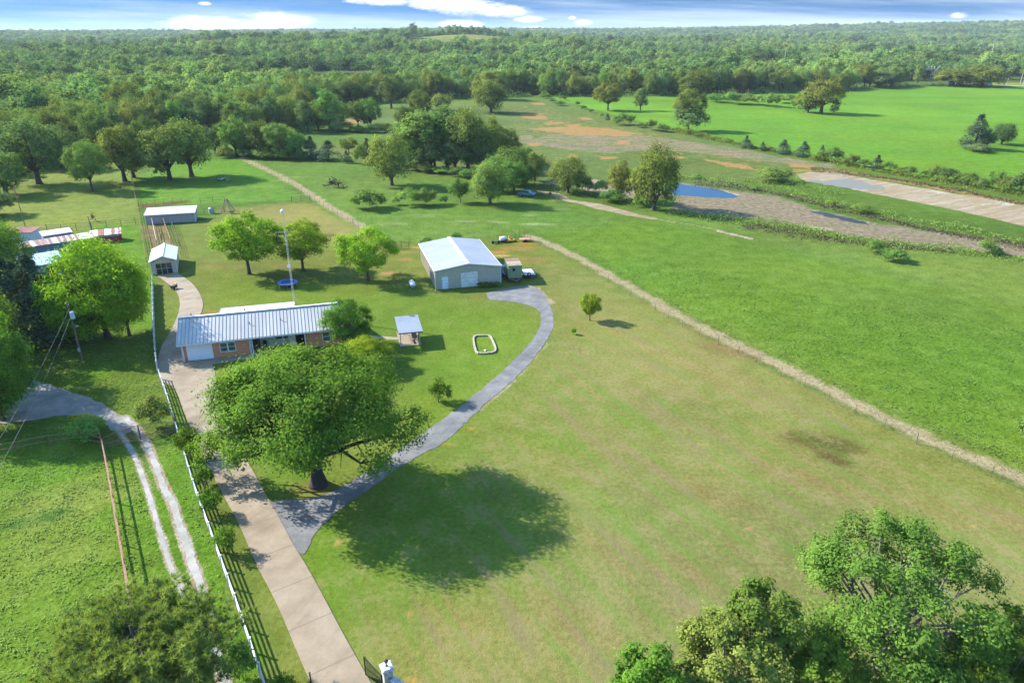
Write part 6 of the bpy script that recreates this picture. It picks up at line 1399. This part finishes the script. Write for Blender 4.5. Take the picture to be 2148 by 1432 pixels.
fence('thin dark inner divider of the corral', GPh([(322, 522), (316, 500), (309, 480)]), 1.2, 2.2, (.4, .8, 1.2), PIPE_D, .07, .03)
fence('dark pipe fence along the right side of the corral', GPh([(381, 541), (373, 508), (361, 474)]), 1.2, 2.4, (.4, .8, 1.2), PIPE_D, .07, .04)
fence('short cross rail pen inside the corral near the white roofed shed', GPh([(340, 503), (341, 492), (339, 488)]), 1.1, 1.2, (.4, .8, 1.1), PIPE_D, .06, .03)
fence('long pipe fence through the left pasture behind the red shed', GPh([(100, 486), (140, 485), (190, 480), (243, 475), (285, 470)]), 1.5, 3.0, (.5, 1.0, 1.45), PIPE_D, .12, .05)
fence('old fence of thin posts between the pasture oaks and the corral corner', GPh([(279, 384), (277, 378), (274, 350)]), 1.2, 3.0, (.6, 1.1), PIPE_D, .08, .02)
# tall thin posts in the pasture
for px, py, tp, lab in [(53, 475, 385, 'tall thin rusty pole in the left pasture behind the red roofed shelter'), (192, 482, 453, 'leaning dark pole behind the log pile'), (158, 506, 478, 'dark pole leaning on the blue-grey shed corner')]:
    x_, y_, _ = G(px, py); _, f_, d_ = ray(px, tp); hh = CAMH - d_ * (y_ / f_)
    r = thing('tall_pole', lab, 'pole', (x_, y_, 0)); MB().tube([(0, 0, 0), (-.1, 0, hh)], [.10, .07], 7).build('shaft', RUSTP if px < 100 else PIPE_D, r); MB().tube([(-.1, 0, hh), (-.1, 0, hh + .08)], .1, 7).build('cap', PIPE_L, r)

# rusty pipe fence and gate on the lane
gA = G(217, 941); gB = G(372, 906)
fence('rusty top-rail pipe fence running down the near left pasture beside the gravel ruts', [G(219, 945), G(237, 1040), G(252, 1130), G(268, 1218), G(285, 1330), G(300, 1432), G(312, 1540)], 1.45, 3.4, (.5, 1.42), RUSTP, .12, .11)
fence('rusty pipe fence running left from the vine covered gate post', [G(217, 941), G(163, 925), G(75, 942), G(-30, 962), G(-120, 980)], 1.35, 3.3, (.7, 1.3), RUSTP, .13, .07)
ga = thing('lane_gate', 'pair of rusty wide gates with thin uprights closed across the gravel lane', 'gate', (gA[0], gA[1], 0)); vx, vy = gB[0] - gA[0], gB[1] - gA[1]
def gp_(f, z): return (vx * f, vy * f, z)
for f0, f1 in ((.03, .495), (.505, .97)):
    lf = MB(); lf.bar(gp_(f0, .15), gp_(f1, .15), .05); lf.bar(gp_(f0, .55), gp_(f1, .55), .05)
    hi0, hi1 = (1.25, 1.85) if f0 < .4 else (1.85, 1.25); m_ = 14
    for k in range(m_):
        fa_, fb_ = k / m_, (k + 1) / m_; ez = lambda q: hi0 + (hi1 - hi0) * (math.sin(q * math.pi / 2) if hi1 > hi0 else 1 - math.cos((q) * math.pi / 2))
        lf.bar(gp_(f0 + (f1 - f0) * fa_, ez(fa_)), gp_(f0 + (f1 - f0) * fb_, ez(fb_)), .05)
    lf.bar(gp_(f0, .1), gp_(f0, hi0), .06); lf.bar(gp_(f1, .1), gp_(f1, hi1), .06); leaf_ = lf.build('gate_leaf', RUSTP, ga)
    br2 = MB()
    for k in range(1, 26): q = k / 26; br2.bar(gp_(f0 + (f1 - f0) * q, .15), gp_(f0 + (f1 - f0) * q, hi0 + (hi1 - hi0) * (math.sin(q * math.pi / 2) if hi1 > hi0 else 1 - math.cos(q * math.pi / 2))), .02)
    br2.build('uprights', RUSTP, leaf_)
for f in (0, 1.0): MB().tube([gp_(f, 0), gp_(f, 1.9)], .09, 8).build('gate_post', RUSTP, ga)

# ------------------------------------------------------------------ utility poles and lines
def upole(name, label, loc, h, m, arm=True, trans=False, r=.14, lean=(0, 0)):
    o = thing(name, label, 'utility pole', loc); MB().tube([(0, 0, -.2), (lean[0], lean[1], h)], [r, r * .65], 9).build('shaft', m, o)
    if arm: MB().bar((lean[0] - 1.1, lean[1], h - .5), (lean[0] + 1.1, lean[1], h - .5), .1).build('crossarm', m, o)
    if trans: MB().tube([(.32, -.1, h - 2.2), (.32, -.1, h - 1.3)], .25, 12).build('transformer', mat('transformer_grey', (.52, .58, .64), .4), o); MB().tube([(.4, -.2, h - 3.3), (.75, -.2, h - 3.2)], .10, 8).build('lamp_arm', PIPE_L, o); MB().box((0, -.16, 1.6), (.28, .16, .5)).build('meter', PIPE_L, o)
    for k in (-.9, 0, .9): MB().tube([(lean[0] + k * (1 if arm else .1), lean[1], h - .42), (lean[0] + k * (1 if arm else .1), lean[1], h - .2)], .05, 6).build('insulator', TRIM, o)
    return o
ux, uy, _ = G(173, 756)
upole('utility_pole', 'wooden utility pole with a grey transformer in front of the big green tree', (ux, uy, 0), 8.2, mat('pole_wood', (.17, .13, .10), .9), arm=False, trans=True)
def line(label, pts, r=.02, name='power_line'):
    o = thing(name, label, 'wire', pts[0]); a0 = np.array(pts[0]); mb = MB()
    P = []
    for a, b in zip(pts[:-1], pts[1:]):
        a = np.array(a) - a0; b = np.array(b) - a0; L = np.linalg.norm(b - a)
        for k in range(13): q = k / 12; p = a + (b - a) * q; P.append((p[0], p[1], p[2] - L * .02 * 4 * q * (1 - q)))
    mb.tube(P, r, 5); mb.build('cable', mat('cable', (.20, .20, .20), .5), o); return o
line('upper of two service wires sloping from the utility pole to the left edge', [(ux, uy, 7.2), G(-60, 1010, 4.5)], .013)
line('lower of two service wires sloping from the utility pole to the left edge', [(ux, uy, 6.2), G(-70, 1100, 4.0)], .013)
line('guy wire from the utility pole down to the dark cedars', [(ux, uy, 7.4), G(120, 745, 0)], .015)
# far power line structures along the road at the right
FP = mat('far_pole', (.34, .31, .28), .8)
def farpole(px, py, top, lab, w_=.22, arm=0.0, X=None):
    x, y, _ = G(px, py); z0 = Tz(x, y); _, f_, d_ = ray(px, top); zt = CAMH - d_ * (y / f_); o = thing('power_pole', lab, 'utility pole', (x, y, z0)); h = zt - z0
    MB().tube([(0, 0, 0), (0, 0, h)], [w_, w_ * .7], 7).build('shaft', FP, o); MB().bar((-arm / 2 - .4, 0, h - .8), (arm / 2 + .4, 0, h - .8), .25).build('crossarm', FP, o); return x, y, zt
farpole(2071, 150, 88, 'tallest steel pole rising from the woods at the far right', .4, 2)
farpole(1643, 148, 102, 'tall pole above the woods left of the small clearing', .4, 1)
for px, py, tp, lab in [(1811, 158, 117, 'faint pole in the woods right of the tallest middle pole'), (1857, 162, 135, 'pale pole left of the overhead frame'), (1904, 160, 136, 'pole just left of the overhead frame'), (1972, 152, 123, 'pole right of the overhead frame'),
                        (2021, 150, 123, 'second pole right of the overhead frame'), (1519, 138, 110, 'faint far pole in the middle of the woods'), (1996, 154, 127, 'short pole between the two poles right of the overhead frame')]:
    farpole(px, py, tp, lab, .26, .6)
hf = thing('utility_structure', 'overhead steel switch frame with raised insulators above the right wood edge', 'power line frame', (*G(1938, 168)[:2], 0)); hx_, hy_ = hf.location.x, hf.location.y
_, f_, d_ = ray(1938, 143); zt = CAMH - d_ * (hy_ / f_); hf.location.z = 0
for k in (-3, 5): MB().tube([(k, 0, 0), (k, 0, zt)], .25, 7).build('shaft', FP, hf)
MB().bar((-9, 0, zt - .5), (9, 0, zt - .5), .4).bar((-9, 0, zt - 1.6), (5, 0, zt - 1.6), .25).bar((5, 0, zt - 6), (11, 0, zt + 1), .3).build('beam', PIPE_L, hf)
for k in range(7): MB().tube([(-8 + k * 2.4, 0, zt - .3), (-7.7 + k * 2.4, 0, zt + 1.5)], [.18, .12], 6).build('insulator', TRIM, hf)
wires_px = [(2148, 149), (2040, 150), (1990, 146), (1860, 141)]
x1, y1, z1 = farpole(2106, 181, 160, 'left leg pole of the white H frame by the road', .2, 1.5); x2, y2, z2 = farpole(2112, 179, 160, 'right leg pole of the white H frame by the road', .2, 1.5)
farpole(2140, 176, 148, 'leaning pole at the right edge beside the road', .22, 1.6); farpole(2146, 178, 150, 'outermost pole cut by the right edge beside the road', .22, 1.2)
for k in range(3):
    pts = []
    for px, py in [(2215, 152 + k * 3), (2112, 161 + k * 1.2), (1990, 152 + k * 2), (1940, 144 + k)]:
        x, y, _ = G(px, 178); _, f_, d_ = ray(px, py); pts.append((x, y, CAMH - d_ * (y / f_)))
    line('power line strand %s of three strung along the road at the far right' % ('top', 'middle', 'bottom')[k], pts, .07)
# white vans by the road
for px, py, lab, m_ in [(1994, 180.4, 'white van half hidden under the olive tree at the pasture edge', TRIM), (2009, 179.6, 'white van in the shade right of the half hidden one', TRIM), (2029, 177.5, 'tan roofed vehicle beyond the pasture edge left of the road', mat('cream_paint', (.55, .48, .36), .5)), (2072, 179.8, 'pale vehicle parked where the road begins', TRIM)]:
    x, y, _ = G(px, py); r = thing('parked_van', lab, 'van', (x, y, Tz(x, y)), .1); MB().wallpoly([(-2.6, .5), (-2.6, 1.4), (-1.8, 2.3), (2.6, 2.3), (2.6, .5)][::-1], 'x', -1, 1).build('body', m_, r, bevel=.1); MB().box((-1.6, 0, 1.75), (.9, 2.04, .5)).build('window', GLASS, r)
    for sx in (-1.6, 1.6): MB().tube([(sx, -1.05, .4), (sx, -.85, .4)], .4, 10).build('wheel', TYRE, r)
# farmhouses far away in the clearings
def farhouse(px, py, lab, wl_, rf__, L=14, W_=8, h=3.5, rz=.3):
    x, y, _ = G(px, py)
    for _i in range(12): zt_ = Tz(x, y); x, y, _ = G(px, py, zt_)
    r = thing('farmhouse', lab, 'house', (x, y, Tz(x, y)), rz)
    MB().wallpoly([(-W_ / 2, 0), (-W_ / 2, h), (0, h + 2.4), (W_ / 2, h), (W_ / 2, 0)], 'y', -L / 2, L / 2).build('wall', wl_, r); gable_faces(MB(), -L / 2 - .4, L / 2 + .4, -W_ / 2 - .4, W_ / 2 + .4, h - .1, h + 2.6, .2).build('roof', rf__, r)
    for k in (-.3, 0, .3): MB().box((L * k, -W_ / 2 - .03, h * .5), (1.2, .08, 1.4)).build('window', GLASS, r)
def fh(px, r, *a):
    y = r * .97; x = (px - 1074) / F / 1.08 * y; z = Tz(x, y); d_ = y * CP + (CAMH - z) * SP
    return farhouse(1074 + x / d_ * F, 716 + F * ((CAMH - z) * CP - y * SP) / d_, *a)
fh(950, 1500, 'white farmhouse alone in the distant clearing right of centre', TRIM, WHITE_ROOF, 16, 9, 5)
fh(1028, 1490, 'tiny white building at the right end of the distant clearing', TRIM, WHITE_ROOF, 8, 6, 5)
fh(905, 1480, 'distant low white house at the left end of the distant clearing', TRIM, WHITE_ROOF, 10, 6, 3.5)
fh(822, 1330, 'distant tan roofed house among the trees left of the white farmhouse', mat('tan_wall', (.50, .34, .22), .8), mat('terracotta_roof', (.52, .30, .20), .8), 17, 9, 15)
farhouse(820, 212, 'small red-brown hut at the wood edge above the middle field', mat('hut_red', (.34, .16, .11), .8), mat('hut_roof', (.36, .22, .17), .8), 4, 3, 1.6)


# ------------------------------------------------------------------ stone gate pier, lamp and iron gate at the bottom
def stone_mat():
    m = bpy.data.materials.new('pale_stone'); m.use_nodes = True; t = NT(m.node_tree); b = m.node_tree.nodes['Principled BSDF']
    P = t.new('ShaderNodeTexCoord').outputs['Object']; v = t.new('ShaderNodeTexVoronoi'); t.l.new(P, v.inputs['Vector']); v.inputs['Scale'].default_value = 4.2
    v2 = t.new('ShaderNodeTexVoronoi', feature='DISTANCE_TO_EDGE'); t.l.new(P, v2.inputs['Vector']); v2.inputs['Scale'].default_value = 4.2
    c = t.mix(t.ramp(v.outputs['Color'], .2, .8), (.26, .20, .15, 1), (.40, .36, .32, 1)); c = t.mix(t.ramp(v2.outputs['Distance'], .02, .07), (.46, .45, .44, 1), c)
    t.l.new(c, b.inputs['Base Color']); b.inputs['Roughness'].default_value = .9; return m
STONE = stone_mat(); CAPM = mat('pale_cap_stone', (.38, .385, .39), .8, var=.25, vscale=6)
pyx = G(815, 1440, 0)
_, f_, d_ = ray(811, 1400); pY = 33.6; pz = pY * CP + (CAMH - 1.9) * SP; pX = (812 - 1074) / F * (pY * CP + (CAMH - 2.0) * SP)
ph = 2.0; rowtop = 716 + F * ((CAMH - ph) * CP - pY * SP) / (pY * CP + (CAMH - ph) * SP)
# slide the pier so that its cap stands where it was surveyed (row 1397)
vv = (1397 - 716) / F; pY = (CAMH - ph) * (CP - vv * SP) / (SP + vv * CP); pX = (811 - 1074) / F * (pY * CP + (CAMH - ph) * SP)
pier = thing('gate_pier', 'square stone gate pier with a white cap at the bottom edge beside the driveway', 'gate pier', (pX, pY, 0), R_(28))
MB().box((0, 0, .95), (.62, .62, 1.9)).build('shaft', STONE, pier, bevel=.02); MB().box((0, 0, 1.96), (.80, .80, .12)).box((0, 0, 2.04), (.70, .70, .05)).build('cap', CAPM, pier, bevel=.015)
lm_ = thing('pier_lamp', 'black lantern standing on the cap of the stone gate pier', 'lantern', (pX, pY, 2.065), R_(28))
MB().tube([(0, 0, 0), (0, 0, .03), (0, 0, .06), (0, 0, .2)], [.09, .09, .03, .03], 10).build('stem', BLACK, lm_)
MB().tube([(0, 0, .2), (0, 0, .42)], [.07, .11], 6).build('lantern_glass', mat('lamp_glass', (.35, .36, .36), .2, spec=.6), lm_); MB().tube([(0, 0, .42), (0, 0, .45), (0, 0, .55)], [.15, .14, .015], 6).build('lantern_roof', BLACK, lm_)
for k in range(6): a_ = k * math.pi / 3; MB().bar((math.cos(a_) * .07, math.sin(a_) * .07, .2), (math.cos(a_) * .115, math.sin(a_) * .115, .42), .014).build('lantern_bar', BLACK, lm_)
lw_dir = Vector((.80, -.60, 0)).normalized(); lw = thing('stone_wall', 'low pale stone wall running from the gate pier to the bottom edge', 'wall', (pX + lw_dir.x * .42, pY + lw_dir.y * .42, 0), math.atan2(lw_dir.y, lw_dir.x))
MB().box((2.2, 0, .6), (4.3, .36, 1.2)).build('masonry', STONE, lw)
for k in range(9): MB().box((.26 + k * .48, 0, 1.24), (.45, .46, .09)).build('coping_stone', CAPM, lw)
# swung-open iron gate
ig = thing('iron_gate', 'black iron driveway gate with an arched top swung open beside the stone pier', 'gate', (pX - .42, pY + .02, 0))
e0 = np.array([0, 0]); hh = 1.25
vv = (1376 - 716) / F; gy_ = (CAMH - 1.75) * (CP - vv * SP) / (SP + vv * CP); gx_ = (763 - 1074) / F * (gy_ * CP + (CAMH - 1.75) * SP); e1 = np.array([gx_ - (pX - .42), gy_ - (pY + .02)])
def gq(f, z): return (e1[0] * f, e1[1] * f, z)
fr = MB(); fr.bar(gq(0, .1), gq(0, 1.25), .06); fr.bar(gq(1, .1), gq(1, 1.75), .06); fr.bar(gq(0, .12), gq(1, .12), .05); fr.bar(gq(0, .75), gq(1, .75), .04)
for k in range(12): q0, q1 = k / 12, (k + 1) / 12; fr.bar(gq(q0, 1.25 + .5 * q0 ** 1.6), gq(q1, 1.25 + .5 * q1 ** 1.6), .05)
fr.build('frame', BLACK, ig); br2 = MB()
for k in range(1, 22): q = k / 22; br2.bar(gq(q, .12), gq(q, 1.25 + .5 * q ** 1.6), .022)
br2.build('uprights', BLACK, ig)
MB().box((e1[0] * .5, e1[1] * .5, .42), (abs(e1[0]) + .0, .02, .0)) 
ig2 = thing('gate_latch_post', 'short black post on the left side of the driveway at the bottom edge', 'post', G(653, 1434)); MB().tube([(0, 0, 0), (0, 0, 1.0)], .05, 8).build('shaft', BLACK, ig2); MB().tube([(0, 0, 1.0), (0, 0, 1.06)], .07, 8).build('cap', BLACK, ig2)
# ------------------------------------------------------------------ uncountable ground cover
def cards(name, label, P, N, ls, asp, m, seed, lf=None):
    rs = np.random.RandomState(seed); q = leaf_quads(rs, P, N, ls, asp); me = mesh_np(name, q, 4, {'v': rs.uniform(0, 1, len(P))}); me.materials.append(m)
    o = bpy.data.objects.new(name, me); C.objects.link(o); prop(o, label, kind='stuff'); return o
rs = np.random.RandomState(77)
def in_poly(poly, n, rs, world=False):
    P = np.array(poly if world else GP(poly)); a, b = P.min(0), P.max(0); out = []
    x = rs.uniform(a[0], b[0], n); y = rs.uniform(a[1], b[1], n); k = inside_dist(P, x, y) > 0; return x[k], y[k]
# straw standing in the dry strips
xs_, ys_ = [], []
for S, wd, n in ((STRIP_W, 1.3, 700), (STRIP2_W, 1.3, 2200)):
    P = np.array(S); s_ = np.r_[0, np.cumsum(np.hypot(*np.diff(P, axis=0).T))]; q = rs.uniform(0, s_[-1], n); d = np.gradient(np.interp(q, s_, P[:, 0]))
    i = np.clip(np.searchsorted(s_, q) - 1, 0, len(P) - 2); e = unit(P[i + 1] - P[i]); nn = np.stack([-e[:, 1], e[:, 0]], 1); off = rs.uniform(-.1, 1, n) ** 1 * wd
    xs_.append(np.interp(q, s_, P[:, 0]) + nn[:, 0] * off); ys_.append(np.interp(q, s_, P[:, 1]) + nn[:, 1] * off)
x_ = np.concatenate(xs_); y_ = np.concatenate(ys_); hgt_ = rs.uniform(.01, .12, len(x_))
N = unit(np.stack([rs.randn(len(x_)) * .5, rs.randn(len(x_)) * .5, rs.uniform(1.5, 4, len(x_))], 1))
STRAW = leafmat('straw', A(210, 176, 140), A(246, 226, 196), .15, .01)
cards('dry_grass', 'dead straw-coloured grass along the fence strips', np.stack([x_, y_, hgt_], 1), N, .20, .3, STRAW, 1)
# tussocks of the unmown left pasture and lane verge
GR1 = leafmat('tussock', A(132, 172, 62), A(182, 208, 112), .2, .01, 2.0)
px_, py_ = in_poly([(-40, 960), (220, 950), (300, 1010), (372, 1260), (470, 1500), (-100, 1500)], 120000, rs)
px2, py2 = in_poly([(330, 905), (372, 910), (560, 1440), (500, 1500), (370, 1050)], 30000, rs); px3, py3 = in_poly([(60, 720), (322, 700), (335, 790), (362, 880), (290, 890), (120, 820)], 40000, rs)
px_ = np.r_[px_, px2, px3]; py_ = np.r_[py_, py2, py3]
k = (rs.rand(len(px_)) < .03 + .20 * sstep(.40, .60, fbm(px_, py_, 1.6, 91, 3))) & (line_dist(GP(RUT_R), px_, py_) > .75) & (line_dist(GP(RUT_L), px_, py_) > .55) & (inside_dist(GP(YARD), px_, py_) < -.4); px_, py_ = px_[k], py_[k]; n = len(px_)
cards('pasture_grass', 'lush uneven grass of the near left pasture and lane verge', np.stack([px_, py_, rs.uniform(.0, .12, n)], 1), unit(np.stack([rs.randn(n) * .5, rs.randn(n) * .5, rs.uniform(.8, 2, n)], 1)), .26, .4, GR1, 2)
# taller sward of the right field, front edge
x_, y_ = in_poly([(1200, 524), (1440, 660), (1800, 838), (2148, 985), (2300, 1060), (2300, 720), (1700, 620), (1320, 530)], 200000, rs); k = rs.rand(len(x_)) < .02 + .16 * sstep(.40, .62, fbm(x_, y_, 2.0, 95, 3)); x_, y_ = x_[k], y_[k]; n = len(x_)
GR2 = leafmat('field_grass', A(122, 168, 60), A(170, 204, 104), .2, .01, 2.0)
cards('field_grass', 'rough ungrazed grass of the big right field', np.stack([x_, y_, rs.uniform(.0, .14, n)], 1), unit(np.stack([rs.randn(n) * .5, rs.randn(n) * .5, rs.uniform(.8, 2, n)], 1)), .34, .4, GR2, 3)
# scrubby weeds on the pond banks and ditch
def scrub(name, label, lines, n, w_, h, m, seed, ls=.45):
    rs = np.random.RandomState(seed); X = []; Y = []; Z = []
    for pts in lines:
        P = np.array(GP(pts)); s_ = np.r_[0, np.cumsum(np.hypot(*np.diff(P, axis=0).T))]; c = int(n * s_[-1]); q = rs.uniform(0, s_[-1], c)
        lump = vn(q, q * 0, 6, seed); q2 = q + rs.randn(c) * .4; off = rs.randn(c) * w_ * (.3 + lump)
        i = np.clip(np.searchsorted(s_, q2) - 1, 0, len(P) - 2); e = unit(P[i + 1] - P[i])
        X.append(np.interp(q2, s_, P[:, 0]) - e[:, 1] * off); Y.append(np.interp(q2, s_, P[:, 1]) + e[:, 0] * off); Z.append(rs.uniform(0, 1, c) * h * lump ** 1.5 * 2 * np.exp(-(off / w_) ** 2))
    P = np.stack([np.concatenate(X), np.concatenate(Y), np.concatenate(Z)], 1); P[:, 2] += terrain(P[:, 0], P[:, 1])
    N = unit(np.stack([rs.randn(len(P)), rs.randn(len(P)), rs.uniform(.3, 1.4, len(P))], 1)); return cards(name, label, P, N, ls, .6, m, seed)
L_WEED = leafmat('weed', A(110, 96, 74), A(170, 152, 128), .15, .01)
scrub('bank_scrub', 'green scrub along the pond bank and ditch', [[(1415, 372), (1480, 378), (1560, 390), (1640, 398), (1700, 418), (1800, 438), (1920, 462), (2040, 486), (2200, 520)], [(1560, 382), (1650, 385), (1760, 410)],
      [(1400, 444), (1500, 462), (1600, 466), (1700, 490), (1830, 512), (1950, 520), (2060, 534), (2200, 552)], [(1560, 470), (1660, 482), (1760, 496)], [(1200, 402), (1260, 412), (1350, 430)]], 60, 2.3, 1.6, L_OAK, 5, .36)
scrub('dry_weeds', 'brown dead weeds along the pond bank and ditch', [[(1460, 385), (1560, 397), (1640, 408), (1720, 430), (1850, 460), (2000, 492), (2200, 530)], [(1560, 474), (1700, 498), (1850, 515), (2000, 528)], [(1700, 356), (1860, 374), (2000, 398), (2200, 438)]], 40, 1.8, .9, L_WEED, 6, .4)
scrub('hedge_scrub', 'continuous low scrub under the long hedge row', [[(1400, 270), (1480, 290), (1560, 306), (1640, 322), (1720, 338), (1800, 352), (1900, 370), (2000, 386), (2100, 402), (2220, 422)]], 60, 1.3, 1.6, L_OAK, 7, .5)
scrub('wood_edge_scrub', 'undergrowth along the foot of the woods', [[(-60, 380), (60, 357), (150, 331), (235, 313), (310, 293), (345, 285), (430, 283), (500, 289), (560, 285), (625, 269), (672, 246), (705, 222), (840, 215), (961, 205), (1146, 202), (1243, 201), (1400, 203), (1505, 201), (1657, 195), (1765, 191), (1852, 185), (1957, 182), (2060, 180)]], 42, 2.6, 3.4, L_DARK, 8, .8)

# ------------------------------------------------------------------ the air
zlo = float(gz.min()) - 1; zhi = max(float(gz.max()) + 26, 43)
hz = MB().box((0, (ys[-1] - 200) / 2, (zlo + zhi) / 2), (xs[-1] * 2 + 60, ys[-1] + 300, zhi - zlo)); print('haze', zlo, zhi)
hm = bpy.data.materials.new('haze'); hm.use_nodes = True; t = NT(hm.node_tree); hm.node_tree.nodes.clear()
pv = t.new('ShaderNodeVolumePrincipled'); pv.inputs['Color'].default_value = (.78, .88, 1.0, 1); pv.inputs['Density'].default_value = .00006; pv.inputs['Anisotropy'].default_value = .0
o_ = t.new('ShaderNodeOutputMaterial'); t.l.new(pv.outputs[0], o_.inputs['Volume'])
HAZE = True
if HAZE:
    o = hz.build('haze', hm); o['kind'] = 'stuff'; o['label'] = 'thin bluish summer haze over the whole landscape'
